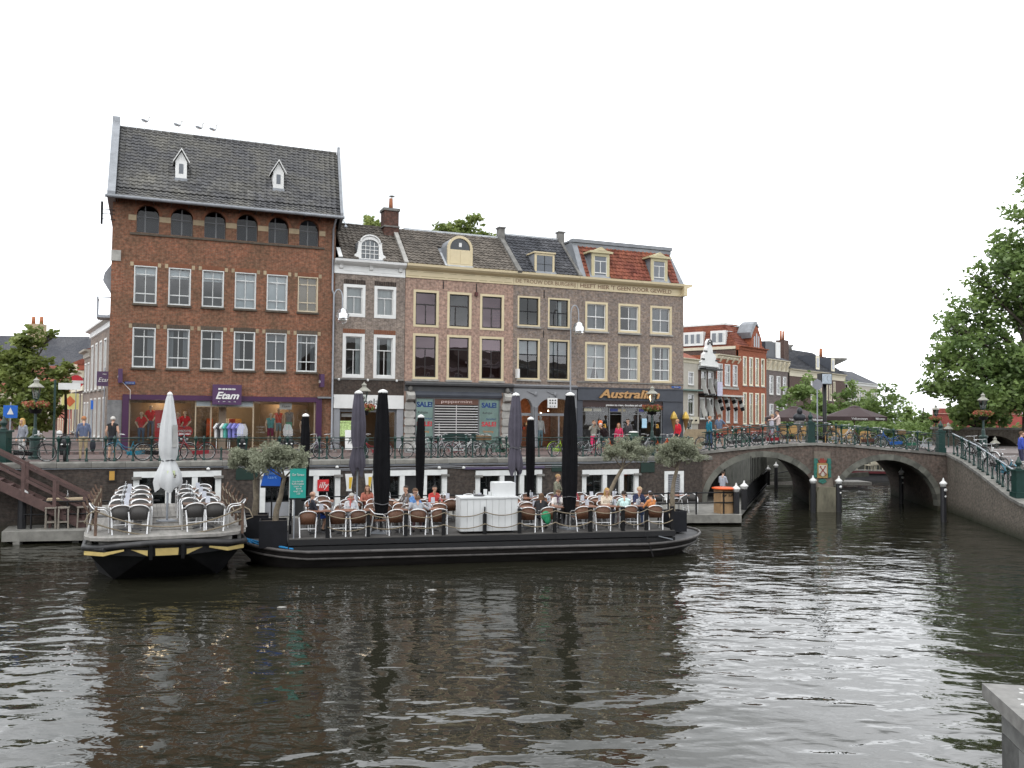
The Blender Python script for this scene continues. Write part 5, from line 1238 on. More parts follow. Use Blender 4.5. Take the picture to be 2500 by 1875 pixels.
for k, (x, y) in enumerate(((-1.78, 1.5), (1.95, 1.55))):
    place('cg', chair_g, P1(x, y, 1.29), B1F.a + (-math.pi / 2 if k == 0 else math.pi / 2), f'charcoal bistro chair turned sideways at the {("left", "right")[k]} rope of the bow barge', 'charcoal chairs on the bow barge')
lantern = thing('white_lantern', 'small white lantern post by the red rope at the cellar door', 'lantern', FAC.pt(2.9, -8.2, DZ))
g = MB(); g.tube([(0, 0, 0), (0, 0, 1.2)], .04, 6); g.build('post', WHITE, lantern)
g = MB(); g.lathe([(.03, 1.2), (.2, 1.32), (.08, 1.42), (.03, 1.44), (.02, 1.56), (0, 1.58)], (0, 0, 0), 10); g.build('cap', WHITE, lantern)
g = MB(); g.tube(sag(FAC.pt(2.75, -8.0, 1.5), FAC.pt(3.95, -7.6, 1.5), .25), .025, 6); tag(g.build('barrier_rope', mat('dark_red_rope', (.14, .01, .015), .7)), 'dark red barrier rope hung across the open cellar door', 'rope')

def parasol(label, loc, canopy, m, pole_r=.03, pole_m=None, zpole=0.0, tie=None, pleat=.20, tails=0, seed=0, cap=True, group='folded parasols'):
    t = thing('folded_parasol', label, 'parasol', loc, seed * .7, group)
    rr = random.Random(seed); vs = []; fs = []; n = 32; k = len(canopy)
    ph = rr.uniform(0, 6)
    for i, (z, r) in enumerate(canopy):
        for j in range(n):
            a = 2 * math.pi * j / n
            f = 1 + pleat * math.cos(8 * a + ph + .25 * math.sin(i * 1.3)) + pleat * .35 * math.sin(3 * a + i * .7)
            dz = (-.16 * math.cos(4 * a + ph)) * tails if i == 0 else 0
            vs.append((r * f * math.cos(a), r * f * math.sin(a), z + dz))
    for i in range(k - 1):
        for j in range(n): fs.append((i * n + j, i * n + (j + 1) % n, (i + 1) * n + (j + 1) % n, (i + 1) * n + j))
    g = MB(); g.add(vs, fs, 0, True); g.build('canopy', m, t)
    g = MB(); g.tube([(0, 0, zpole), (0, 0, canopy[-1][0])], pole_r, 8); g.build('pole', pole_m or ZINC, t)
    zt, rt = canopy[-1]
    if cap: g = MB(); g.lathe([(rt * 1.15, -.03), (rt * 1.2, .02), (rt * .7, .07), (.0, .10)], (0, 0, zt), 12); g.build('cap', WHITE, t)
    if tie: g = MB(); z, r = tie; g.tube([(r * math.cos(a), r * math.sin(a), z + .02 * math.sin(3 * a)) for a in [i * math.pi / 8 for i in range(16)]], .018, 5, closed=True); g.build('tie_cord', IRON, t)
    g = MB(); g.box(-.25, .25, -.25, .25, zpole, zpole + .06); g.build('base_plate', ZINC, t)
    return t
WCL = mat('white_canvas', (.46, .47, .475), .85, var=.08, scale=2, bump=.004)
KCL = mat('black_canvas', (.0055, .0055, .0065), .9, var=.3, scale=3, bump=.006, spec=.1)
GCL = mat('faded_grey_canvas', (.062, .057, .075), .85, var=.2, scale=2, bump=.006)
wp = parasol('white parasol folded and tied on the bow barge deck', P1(.06, 3.4, 1.29), [(1.02, .34), (1.25, .40), (1.5, .36), (1.75, .26), (1.92, .19), (2.1, .25), (2.4, .27), (3.0, .235), (3.4, .18), (3.85, .11), (4.0, .07)], WCL, .035, ZINC, 0, (1.93, .2), .13, .55, 1, cap=True)
g = MB(); g.box(-.13, .11, -.315, -.30, 1.34, 1.62); o = g.build('printed_emblem', mat('faded_green_print', (.42, .47, .28), .8, var=.3, scale=8), wp)
text('Jillz', .2, mat('print_brown', (.12, .09, .06), .8), wp, (0, -.32, 1.46), shear=.3)
g = MB(); g.prism([(.02, 2.35), (.17, 2.35), (.17, 3.05), (.02, 3.05)], 'y', -.285, -.275); g.build('printed_band', mat('grey_print', (.33, .33, .32), .8, var=.2), wp)
def P2(x, y, z=.9): return B2F.pt(x, y, z)
big = [(.50, .16), (.9, .21), (1.6, .255), (2.2, .255), (3.0, .235), (3.9, .19), (4.55, .135)]
sml = [(.6, .10), (1.2, .135), (2.2, .16), (3.0, .155), (3.6, .125), (3.75, .11)]
gry = [(1.85, .20), (2.05, .235), (2.35, .215), (2.7, .15), (3.0, .205), (3.5, .21), (4.1, .165), (4.55, .115)]
parasol('large black folded parasol on the long barge, left of the white bar counter', P2(2.9, .95), big, KCL, .04, IRON, 0, (.95, .24), .14, 0, 2)
parasol('large black folded parasol on the long barge, beside the woman with a laptop', P2(9.25, .9), big, KCL, .04, IRON, 0, (1.1, .25), .14, 0, 3)
parasol('faded grey parasol tied at its waist, between two beer glass signs', P2(2.24, 2.6, .9), gry, GCL, .03, ZINC, 0, (2.7, .17), .22, 1, 4)
parasol('faded grey parasol tied at its waist, behind the white bar counter', P2(7.72, 2.4, .9), gry, GCL, .03, ZINC, 0, (2.7, .17), .22, 1, 5)
parasol('slim black folded parasol on the landing, beside the turquoise menu board', P2(.55, 5.9, DZ), [(z + .45, r) for z, r in sml], KCL, .03, IRON, 0, None, .12, 0, 6)
parasol('slim black folded parasol behind the seated guests left of the bar counter', P2(4.72, 4.95, .9), sml, KCL, .03, IRON, 0, None, .12, 0, 7)
parasol('slim black folded parasol close beside the right grey parasol', P2(8.98, 5.0, .85), sml, KCL, .03, IRON, 0, None, .12, 0, 8)

BDK = mat('dark_deck', (.085, .08, .075), .8, var=.3, scale=5, stretch=(.15, 1, 1), bump=.004)
b2 = thing('terrace_barge', 'long black barge with a crowded cafe terrace and rope railing', 'boat', P2(0, 0, 0), B2F.a)
def outline(inset, tipl, tipr, n=8):
    y0, y1 = -.14 + inset, 4.6 - inset; ym = (y0 + y1) / 2; a, b = .6, 11.7
    pts = []
    for k in range(n + 1): t = k / n; pts.append((b + (tipr - b) * math.sin(t * math.pi / 2), y0 + (ym - y0) * (1 - math.cos(t * math.pi / 2))))
    for k in range(n - 1, -1, -1): t = k / n; pts.append((b + (tipr - b) * math.sin(t * math.pi / 2), y1 - (y1 - ym) * (1 - math.cos(t * math.pi / 2))))
    for k in range(n + 1): t = k / n; pts.append((a - (a - tipl) * math.sin(t * math.pi / 2), y1 - (y1 - ym) * (1 - math.cos(t * math.pi / 2))))
    for k in range(n - 1, -1, -1): t = k / n; pts.append((a - (a - tipl) * math.sin(t * math.pi / 2), y0 + (ym - y0) * (1 - math.cos(t * math.pi / 2))))
    return pts
def sheer(x): return .44 + (.20 * max(0, (x - 10.8) / 4.1) ** 1.6 if x > 10.8 else .26 * max(0, (1.9 - x) / 3.4) ** 1.6)
lv = [(outline(.55, -.7, 13.2), lambda x: -.5), (outline(.28, -1.15, 13.8), lambda x: 0.0), (outline(.06, -1.6, 14.32), lambda x: sheer(x) - .22), (outline(.0, -1.7, 14.5), sheer)]
g = MB(); n = len(lv[0][0]); vs = []; fs = []
for pts, zf in lv: vs += [(x, y, zf(x)) for x, y in pts]
for i in range(len(lv) - 1):
    for j in range(n): fs.append((i * n + j, i * n + (j + 1) % n, (i + 1) * n + (j + 1) % n, (i + 1) * n + j))
g.add(vs, fs, 0, True)
hullm = mat('old_black_steel', (.0125, .011, .0105), .55, var=.95, scale=2.2, bump=.014, stretch=(.35, 1, 1.8), spec=.3, detail=8)
g.build('hull', hullm, b2)
top2 = outline(.0, -1.7, 14.5)
g = MB(); g.add([(x, y, sheer(x) - .01) for x, y in top2], [tuple(range(n))]); g.build('hull_deck', mat('bow_deck', (.075, .075, .078), .7, var=.25, scale=2), b2)
g = MB(); g.tube([(x, y, sheer(x) + .01) for x, y in top2], .055, 6, closed=True); g.build('gunwale', mat('worn_gunwale', (.05, .046, .044), .55, var=.5, scale=3, bump=.008), b2)
g = MB(); g.tube([(x, y, sheer(x) - .20) for x, y in outline(.02, -1.62, 14.36)], .04, 6, closed=True); g.build('strake', mat('worn_gunwale', (.05, .046, .044)), b2)
g = MB()
for k in range(38): g.box(.02, 12.72, .04 + k * .145, .04 + k * .145 + .138, .82, .90 + .003 * (k % 2))
g.build('deck_boards', BDK, b2, kind='stuff')
BLW = mat('black_boards', (.0075, .0075, .0085), .7, var=.35, scale=3, stretch=(.2, 1, 1), bump=.004)
for z0, z1, y in ((.70, .875, 0), (.47, .665, .02)):
    for a, b in ((0, 4.2), (4.205, 8.5), (8.505, 12.74)):
        g = MB(); g.box(a, b, y, y + .035, z0, z1); g.build('side_board', BLW, b2)
for x0 in (0.0, 12.70):
    for z0, z1 in ((.70, .875), (.50, .665)): g = MB(); g.box(x0, x0 + .04, .04, 5.5, z0, z1); g.build('side_board', BLW, b2)
g = MB(); g.bar((11.6, -.12, .88), (11.85, -.2, .05), .05, .03); g.build('strap', BLW, b2)
g = MB(); g.bar((12.1, -.06, .72), (12.6, -.08, .60), .03, .03); g.build('boat_hook', ZINC, b2)
px_ = [1.17, 2.42, 3.59, 4.80, 6.14, 7.30, 8.5, 9.73, 10.88, 11.73, 12.66]
for i, x in enumerate(px_):
    g = MB(); h = 1.70 if i != 4 else 1.55; g.box(x - .055, x + .055, .06, .17, .88, h)
    if i == 4: g.box(x - .02, x + .02, .10, .14, h, 1.78)
    g.build('rail_post', BLACK, b2)
for a, b in zip(px_[:-1], px_[1:]):
    for z in (1.62, 1.24): g = MB(); g.tube(sag((a, .05, z), (b, .05, z), .10 + rnd.random() * .05), .017, 5); g.build('rope', ROPE, b2)
for k in range(5):
    for x in (.06, 12.66):
        g = MB(); y = 1.2 + k * 1.05; g.box(x - .04, x + .04, y - .04, y + .04, .88, 1.7); g.build('rail_post', BLACK, b2)
for z in (1.66, 1.3):
    g = MB(); g.tube([(.06, .12, z), (.06, 5.4, z)], .025, 5); g.build('side_rail', BLACK, b2)
    g = MB(); g.tube(sag((12.66, .12, z), (13.0, 1.1, z + .02), .12), .02, 5); g.build('rope', ROPE, b2)
g = MB(); g.box(.05, .12, 5.45, 5.55, .9, 1.7); g.box(12.6, 12.7, 5.45, 5.55, .9, 1.7); g.tube([(.08, 5.5, 1.68), (12.65, 5.5, 1.68)], .025, 5); g.build('back_rail', BLACK, b2)
g = MB(); g.tube([(-1.55, 1.6, .80), (-.9, .9, .72), (-.3, .25, .66), (.15, -.02, .60)], .035, 6); g.tube([(-1.55, 1.6, .84), (-1.0, .8, .70), (-.6, .35, .62)], .03, 6); g.tube([(-1.2, 1.0, .72), (-1.0, .7, .58), (-.85, .55, .60)], .05, 6)
tag(g.build('blue_sling', mat('blue_webbing', (.01, .16, .36), .6, var=.2)), 'bright blue mooring sling lying over the stern of the long barge', 'rope').matrix_world = Matrix.Translation(P2(0, 0, 0)) @ Matrix.Rotation(B2F.a, 4, 'Z')

bar = thing('bar_counter', 'white planked bar counter with a raised box on top', 'counter', P2(6.31, .62, .9), B2F.a)
WPL = mat('white_bar_paint', (.56, .57, .57), .5, var=.06, scale=2)
for k in range(9):
    g = MB(); x0 = -.94 + k * .2089; g.box(x0 + .004, x0 + .2049, -.44, -.41, .09, 1.13 ); g.build('plank', WPL, bar)
for s in (-1, 1):
    for k in range(4): g = MB(); y0 = -.40 + k * .2; g.box(s * .94 - .016, s * .94 + .016, y0 + .004, y0 + .196, .09, 1.13); g.build('plank', WPL, bar)
g = MB(); g.box(-.97, .97, -.47, .43, 1.132, 1.18); g.build('countertop', WPL, bar)
g = MB(); g.box(-.92, .92, -.405, .40, .1, 1.12); g.build('carcass', WPL, bar)
g = MB(); g.box(.18, .90, -.28, .30, 1.182, 1.62); g.box(.20, .88, -.26, .28, 1.622, 1.635); g.build('raised_box', WPL, bar)
for x in (-.8, .8):
    for y in (-.35, .35): g = MB(); g.lathe([(.045, -.02), (.045, .02)], (x, y, .055), 8); g.build('caster', IRON, bar)
g = MB(); g.lathe([(0, 0), (.16, 0), (.2, .03), (.18, .035), (0, .02)], (0, 0, 0), 14); o = tag(g.build('serving_tray', IRON), 'dark round tray lying on the white bar counter', 'tray'); o.location = P2(6.05, .6, 2.085)
g = MB(); g.box(-.06, .06, -.03, .03, 0, .2); g.box(.1, .2, -.05, .05, 0, .12); o = tag(g.build('napkin_holder', WPL), 'white napkin holder beside the box on the bar counter', 'napkin holder'); o.location = P2(6.3, .8, 2.085)

front = [.58, 1.46, 2.14, 3.27, 4.05, 4.68, 7.68, 8.37, 9.51, 10.29, 11.26, 12.16]
def chair2(x, y, a, lab): return place('cw', chair_w, P2(x, y), B2F.a + a, lab, 'brown wicker chairs on the long barge')
for i, x in enumerate(front):
    left = x < 6; k = i if left else i - 6
    chair2(x, .52 + rnd.uniform(-.02, .04), rnd.uniform(-.2, .2), f'brown wicker chair at the water side rope, {ORD[k]} {"from the deck left end" if left else "right of the white bar"}')
rowdef = [(1.22, 1.92, 'front'), (2.95, 3.62, 'middle'), (4.45, 5.1, 'back')]
tx = {0: [.95, 1.8, 2.7, 3.7, 4.5, 8.0, 9.1, 9.95, 10.9, 11.9], 1: [.9, 2.0, 3.0, 4.0, 5.0, 6.1, 7.1, 8.1, 9.2, 10.2, 11.2, 12.1], 2: [1.2, 2.3, 3.4, 4.5, 5.6, 6.7, 7.8, 8.9, 10.0, 11.1, 12.1]}
for r, (ty, by, nm) in enumerate(rowdef):
    for i, x in enumerate(tx[r]):
        side = f'{ORD[i]} from the left end'
        place('tw', table_w, P2(x, ty), B2F.a + rnd.uniform(-.05, .05), f'brown table in the {nm} row on the long barge, {side}', 'brown tables on the long barge')
        chair2(x + rnd.uniform(-.08, .08), by + .1, math.pi + rnd.uniform(-.25, .25), f'wicker chair behind the {nm} row table {side}, facing the water')
        if r: chair2(x + rnd.uniform(-.08, .08), ty - .72, rnd.uniform(-.25, .25), f'wicker chair before the {nm} row table {side}, back to the water')
        place('bo', bottle, P2(x + rnd.uniform(-.2, .2), ty + rnd.uniform(-.1, .2), 1.64), 0, f'clear carafe on the {nm} row barge table {side}', 'clear carafes on the tables')
        if rnd.random() < .75: place('cd', card, P2(x + rnd.uniform(-.2, .25), ty + rnd.uniform(0, .2), 1.64), B2F.a + rnd.uniform(-.5, .5), f'menu stand on the {nm} row barge table {side}', 'menu stands on the tables')
chair2(2.78, .75, -1.5, 'brown wicker chair turned sideways beside the large black parasol left of the bar')

OLIVE = leaf_mat('olive_leaf', (.15, .165, .105), (.33, .345, .25), .25, 3.0)
OBARK = mat('olive_bark', (.15, .125, .09), .9, var=.35, scale=8, bump=.01)
PLANT = mat('black_planter', (.008, .0085, .011), .6, var=.3, scale=3, spec=.2)
def leaf_cloud(g, blobs, n, size, rr, flat=.5, aspect=.3, drop=0):
    """n separate leaves spread through soft blobs (centre, radii), thinning towards the outside"""
    tot = sum(b[1][0] * b[1][1] * b[1][2] for b in blobs)
    for c, r in blobs:
        k = int(n * r[0] * r[1] * r[2] / tot) + 1
        for _ in range(k):
            while True:
                p = Vector((rr.uniform(-1, 1), rr.uniform(-1, 1), rr.uniform(-1, 1)))
                if p.length <= 1: break
            p = p * (.35 + .65 * p.length ** .3) if rr.random() < .7 else p
            q = Vector((c[0] + p.x * r[0], c[1] + p.y * r[1], c[2] + p.z * r[2]))
            d = Vector((rr.gauss(0, 1), rr.gauss(0, 1), rr.gauss(0, 1) * flat - drop)).normalized()
            u = d.cross(Vector((rr.gauss(0, 1), rr.gauss(0, 1), rr.gauss(0, 1)))).normalized()
            s = size * rr.uniform(.65, 1.35); a = d * s; b = u * s * aspect
            g.add([q - a, q + b, q + a, q - b], [(0, 1, 2, 3)])
def olive(label, loc, box, trunk, blobs, seed):
    rr = random.Random(seed)
    w, d, h = box
    t = thing('planter_box', 'black square planter of the ' + label, 'planter', loc, B2F.a, 'black planters on the long barge')
    for x0, x1, y0, y1 in ((-w / 2, w / 2, -d / 2, -d / 2 + .04), (-w / 2, w / 2, d / 2 - .04, d / 2), (-w / 2, -w / 2 + .04, -d / 2 + .04, d / 2 - .04), (w / 2 - .04, w / 2, -d / 2 + .04, d / 2 - .04)):
        g = MB(); g.box(x0, x1, y0, y1, 0, h); g.build('side', PLANT, t)
    g = MB(); g.box(-w / 2 + .04, w / 2 - .04, -d / 2 + .04, d / 2 - .04, h - .1, h - .06); g.build('soil', mat('soil', (.03, .022, .016), .9), t)
    o = thing('olive_tree', label, 'tree', loc + Vector((0, 0, h - .08)), B2F.a, 'olive trees in planters')
    g = MB(); g.tube([Vector(p) for p in trunk], [.10 - .012 * k for k in range(len(trunk))], 8)
    top = Vector(trunk[-1])
    for c, r in blobs:
        e = Vector(c); g.tube([top, top.lerp(e, .5) + Vector((rr.uniform(-.1, .1), 0, -.05)), e], [.035, .025, .012], 5)
    g.build('trunk', OBARK, o)
    bl = []
    for c, r in blobs:
        for k in range(12): bl.append(((c[0] + rr.uniform(-.75, .75) * r[0], c[1] + rr.uniform(-.75, .75) * r[1], c[2] + rr.uniform(-.5, .75) * r[2]), (r[0] * .42, r[1] * .42, r[2] * .45)))
    g = MB(); bl += [((c[0] + rr.uniform(-1.1, 1.1) * r[0], c[1] + rr.uniform(-1.1, 1.1) * r[1], c[2] + rr.uniform(-.6, 1.1) * r[2]), (.13, .13, .11)) for c, r in blobs for _ in range(14)]; leaf_cloud(g, bl, 9000, .052, rr, .9, .26); g.build('crown', OLIVE, o)
    return o
olive('olive tree with a leaning trunk at the long barge stern', P2(-.45, .62, .62), (.84, .84, .82), [(.05, 0, 0), (.08, .02, .35), (.2, 0, .8), (.25, 0, 1.15), (.3, 0, 1.35)], [((.05, 0, 1.95), (.42, .55, .36)), ((.55, 0, 1.9), (.42, .5, .34)), ((-.3, .2, 1.72), (.4, .5, .30)), ((.25, 0, 2.15), (.5, .5, .26))], 1)
olive('olive tree beside the blue board, behind the stern planter', P2(-1.1, 2.6, .55), (.9, .9, .85), [(0, 0, 0), (.05, 0, .6), (.0, 0, 1.2)], [((-.25, 0, 1.85), (.55, .5, .36)), ((.3, 0, 1.75), (.45, .5, .36))], 2)
olive('olive tree leaning over the table of the blonde woman', P2(11.9, 5.0, .5), (.9, .9, .8), [(.25, 0, 0), (.3, 0, .5), (.55, 0, 1.0), (.85, 0, 1.5)], [((.95, 0, 2.15), (.5, .6, .42)), ((1.45, 0, 2.0), (.48, .6, .36)), ((.45, 0, 2.05), (.42, .5, .34)), ((1.1, 0, 2.4), (.5, .5, .28))], 3)
olive('olive tree at the bow end of the long barge', P2(13.55, 1.9, .62), (.68, .68, .74), [(-.05, 0, 0), (-.08, 0, .6), (-.02, 0, 1.1), (.12, 0, 1.6)], [((-.1, 0, 2.1), (.48, .6, .36)), ((.5, 0, 2.15), (.5, .6, .34)), ((.2, 0, 2.42), (.5, .5, .26)), ((-.35, 0, 1.9), (.3, .4, .26))], 4)

t = thing('menu_board', 'turquoise menu board on a pole with handwritten prices', 'sign', P2(.26, .12, .9), B2F.a)
g = MB(); g.box(-.24, .24, -.02, .02, 1.24, 2.14); g.build('board', mat('turquoise_board', (.015, .25, .21), .5, var=.06), t)
g = MB(); g.tube([(-.1, .05, 0), (-.1, .05, 2.0)], .025, 6); g.build('pole', ZINC, t)
g = MB(); g.box(-.26, .26, -.025, .03, 1.19, 1.24); g.build('ledge', BLACK, t)
text('Our Terrace', .11, WHITE, t, (.0, -.025, 1.95), shear=.2, width=.36)
text('is op het dek\nKoffie & gebak\n  Lunch  en  \n   Borrel\n vanaf 11.00\n  2.50', .075, WHITE, t, (-.0, -.025, 1.56), width=.36)
t = thing('blue_board', 'tilted blue menu board behind the stern olive trees', 'sign', P2(-.55, 2.3, 1.0), B2F.a)
g = MB(); g.prism([(-.36, 1.36), (.26, 1.34), (.32, 1.98), (-.2, 2.0)], 'y', -.03, .03); g.build('board', mat('blue_board', (.012, .09, .42), .5, var=.08), t)
g = MB(); g.bar((0, .06, 0), (0, .06, 1.9), .05); g.bar((-.36, 0, 1.33), (.27, 0, 1.31), .05, .08); g.build('stand', BLACK, t)
text('Lunch\nkaart', .14, mat('pale_blue_text', (.2, .4, .75), .6), t, (0, -.035, 1.7))
for k, s in enumerate((9.6, 10.43)):
    t = thing('beer_glass_sign', f'tall beer glass shaped sign {("left", "right")[k]} of the faded grey parasol', 'sign', FAC.pt(s, -7.6, 1.0), FAC.a, 'beer glass signs')
    sh = [(-.12, .5), (.12, .5), (.10, .62), (.17, 1.22), (-.17, 1.22), (-.10, .62)]
    g = MB(); g.prism(sh, 'y', -.02, .02); g.build('glass', WHITE, t)
    g = MB(); g.prism([(-.01, .60), (.075, .60), (.14, 1.08), (-.01, 1.08)], 'y', -.03, -.021); g.build('beer', mat('beer_yellow', (.55, .36, .03), .5), t)
    g = MB(); g.bar((0, .04, -.55), (0, .04, .9), .04); g.build('stand', IRON, t)
o = thing('coffee_sign', 'red square coffee sign with white lettering in the cellar window', 'sign', FAC.pt(8.62, EDGE - .09, 1.72), FAC.a)
g = MB(); g.box(-.24, .24, 0, .03, -.24, .24); g.build('panel', mat('sign_red', (.45, .02, .025), .5), o); text('illy', .36, WHITE, o, (0, -.004, 0), shear=.3)
FRF = Frame(18.4, 95, 50)            # row beyond the bridge
ALF = Frame(-22.9, 50, -58.6)        # houses down the side street
BR_ORA = brick('orange_red_brick', (.30, .075, .03), (.25, .065, .03), (.26, .11, .07), (.16, .05, .03), dirt_amt=.3)
BR_GRY = brick('mauve_grey_brick', (.13, .10, .095), (.11, .085, .08), (.16, .14, .13), (.08, .065, .06), dirt_amt=.3)
BR_DBR = brick('dark_red_brown_brick', (.095, .05, .038), (.075, .042, .034), (.11, .09, .08), (.05, .035, .03), dirt_amt=.4)
PLAST = mat('cream_plaster', (.52, .47, .36), .7, var=.08)
GREYPL = mat('grey_beige_plaster', (.36, .33, .28), .7, var=.08)
def house(name, label, fr, x0, x1, zt, wm, rows, fm=CREAMW, d=9, roof='slope', rm=T_BROWN, rh=2.6, corn=None, curtain=None, zb=2.95, fw=.10, cat='building', ground=None):
    """rows: (z0, z1, [(xa, xb) ...]) openings; roof: slope (ridge along the front), flat, mansard"""
    B = Bld(name, label, fr, x0, zb, cat)
    holes = [rect(a, b, z0, z1) for z0, z1, xs in rows for a, b in xs]
    g = B.mb(); g.plate([(x0, zb - .1), (x1, zb - .1), (x1, zt), (x0, zt)], holes, 0, .3)
    g.box(x0, x0 + .2, .31, d, zb - .1, zt); g.box(x1 - .2, x1, .31, d, zb - .1, zt); g.box(x0 + .2, x1 - .2, d - .2, d, zb - .1, zt)
    g.build('wall', wm, B.root)
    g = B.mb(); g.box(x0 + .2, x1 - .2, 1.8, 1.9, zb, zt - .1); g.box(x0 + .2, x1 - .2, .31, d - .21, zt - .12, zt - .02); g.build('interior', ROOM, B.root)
    for z0, z1, xs in rows:
        for a, b in xs:
            window(B, a, b, z0, z1, fw, fm, .05, fm, hb=(.36,), vb=() if b - a < .8 else ((.5, .36, 1),), cur=curtain, rec=.10, bw=.05, sill=STONE)
    g = B.mb(); g.prism([(-.02, zt - .45), (-.08, zt - .40), (-.10, zt - .12), (-.36, zt - .04), (-.38, zt + .06), (.3, zt + .06), (.3, zt - .45)], 'x', x0, x1); g.build('cornice', corn or fm, B.root)
    if roof == 'slope':
        g = B.mb(); g.add([(x0, -.3, zt + .05), (x1, -.3, zt + .05), (x1, d * .45, zt + rh), (x0, d * .45, zt + rh), (x0, d, zt), (x1, d, zt)], [(0, 1, 2, 3), (3, 2, 5, 4), (0, 3, 4), (1, 5, 2)]); g.build('roof', rm, B.root)
    elif roof == 'mansard':
        g = B.mb(); g.add([(x0, -.2, zt + .05), (x1, -.2, zt + .05), (x1 - .5, 1.3, zt + rh), (x0 + .5, 1.3, zt + rh), (x0 + .5, d, zt + rh), (x1 - .5, d, zt + rh), (x0, d, zt), (x1, d, zt)], [(0, 1, 2, 3), (3, 2, 5, 4), (0, 3, 4, 6), (1, 7, 5, 2)]); g.build('roof', rm, B.root)
    return B
def even(x0, x1, n, w):
    p = (x1 - x0) / n; return [(x0 + p * (i + .5) - w / 2, x0 + p * (i + .5) + w / 2) for i in range(n)]
def courses(B, x0, x1, y0, z0, y1, z1, m, n=9):
    for k in range(n):
        t = k / n; g = B.mb(); g.bar((x0, y0 + (y1 - y0) * t - .02, z0 + (z1 - z0) * t + .05), (x1, y0 + (y1 - y0) * t - .02, z0 + (z1 - z0) * t + .05), .05, .12); g.build('tile_course', m, B.root)
B = house('cream_corner_house', 'cream plastered house peeking out behind the ice cream shop', FRF, -3.0, 3.3, 11.1, GREYPL, [(8.3, 9.75, [(-1.4, -.3), (1.05, 2.3)]), (5.0, 7.35, [(-1.4, -.3), (1.0, 2.35)]), (3.1, 4.0, [(1.0, 1.9)])], WHITE, corn=PLAST, rm=T_RED, rh=1.8)
g = B.mb(); g.box(-3, 3.3, -.14, .0, 4.1, 4.85); g.build('plaster_band', PLAST, B.root)
g = B.mb(); g.box(-3, 3.3, -.6, .0, 7.65, 7.8); g.build('canopy', mat('copper_green', (.10, .16, .14), .6), B.root)
for x in (.4, 1.4, 2.4): g = B.mb(); g.ellipsoid((x, -.25, 4.45), (.12, .14, .1), 8, 5); g.build('lantern_bracket', BLACK, B.root)
g = B.mb(); g.box(1.6, 2.9, 1.6, 2.6, 11.2, 13.2); g.build('chimney', BR_DBR, B.root)
g = B.mb(); g.box(1.9, 2.6, 1.8, 2.4, 13.2, 13.6); g.build('chimney_pot', BLACK, B.root)
B = house('white_gable_house', 'narrow house with white stepped bell gable and open shutters', FRF, 3.3, 7.6, 10.5, BR_DBR, [(8.0, 10.0, [(4.0, 5.2), (5.6, 6.9)]), (4.6, 7.0, [(3.7, 4.9), (5.3, 6.9)])], WHITE, corn=WHITE, roof='slope', rh=1.2)
g = B.mb(); g.prism([(3.35, 10.45), (7.6, 10.45), (7.55, 10.9), (7.0, 11.2), (6.9, 11.8), (6.2, 12.1), (6.1, 12.5), (5.95, 12.7), (5.9, 13.2), (5.45, 13.6), (5.0, 13.2), (4.95, 12.7), (4.75, 12.5), (4.7, 12.1), (4.1, 11.8), (4.0, 11.2), (3.4, 10.9)], 'y', -.3, .1); G_ = g.build('gable', WHITE, B.root)
g = B.mb()
for a in range(10):
    t0, t1 = math.pi * a / 10, math.pi * (a + 1) / 10
    for r in (.55, .3): g.bar((5.45 + r * math.cos(t0), -.33, 12.9 + r * 1.1 * math.sin(t0)), (5.45 + r * math.cos(t1), -.33, 12.9 + r * 1.1 * math.sin(t1)), .1, .08)
for x0_, x1_, z in ((3.5, 4.2, 11.25), (6.8, 7.5, 11.25), (4.1, 4.8, 12.15), (6.2, 6.9, 12.15)): g.box(x0_, x1_, -.36, -.28, z - .1, z + .08)
g.build('gable_trim', BLACK, G_)
SHUT = mat('shutter_stripe', (.42, .42, .40), .6, var=.1)
for z0, xs in ((7.2, (3.9, 5.6, 7.0)), (4.9, (3.6, 5.2, 7.1))):
    for x in xs: g = B.mb(); g.bar((x, -.75, z0), (x + .15, -.05, z0 + 1.9), .5, .06, up=(1, 0, 0)); g.build('awning_shutter', SHUT, B.root)
for z in (10.1, 7.25): g = B.mb(); g.box(3.4, 7.5, -.9, 0, z, z + .18); g.build('canopy', BLACK, B.root)
o = thing('flag', 'pale lilac flag hanging from the white gable house', 'flag', FRF.pt(5.9, -1.0, 7.2), FRF.a); g = MB()
wavy(g, 0, 1.3, 0, 1.6, 0, .1, 8); g.build('cloth', mat('flag_cloth', (.42, .41, .50), .8), o); g = MB(); g.tube([(-.05, 1.0, .9), (-.02, 0, 1.7)], .03, 5); g.build('pole', WHITE, o)
B = house('orange_shop_house', 'low orange brick house with pale window frames and striped shutters', FRF, 7.6, 13.2, 12.0, BR_ORA, [(8.5, 11.0, [(7.85, 9.15), (9.7, 11.1), (11.75, 13.0)]), (4.2, 7.0, [(8.1, 9.1), (10.0, 11.0), (12.0, 13.0)])], WHITE, corn=PLAST, roof='flat')
for x in (8.3, 9.9, 11.4, 12.9): g = B.mb(); g.bar((x, -.5, 11.75), (x, -.1, 11.2), .14, .16); g.build('cornice_bracket', PLAST, B.root)
for x in (7.8, 9.35, 11.3, 13.05):
    for k in range(4): g = B.mb(); g.bar((x, -.7 + .12 * k, 5.6 + .42 * k), (x, -.55 + .12 * k, 6.0 + .42 * k), .45, .1, up=(1, 0, 0)); g.build('shutter_stripe', SHUT if k % 2 else BLACK, B.root)
g = B.mb(); g.box(7.6, 13.2, -.7, -.0, 7.2, 7.4); g.build('canopy', SHUT, B.root)
g = B.mb(); g.box(7.6, 13.2, -.10, -.0, 8.1, 8.35); g.build('stone_band', STONE, B.root)
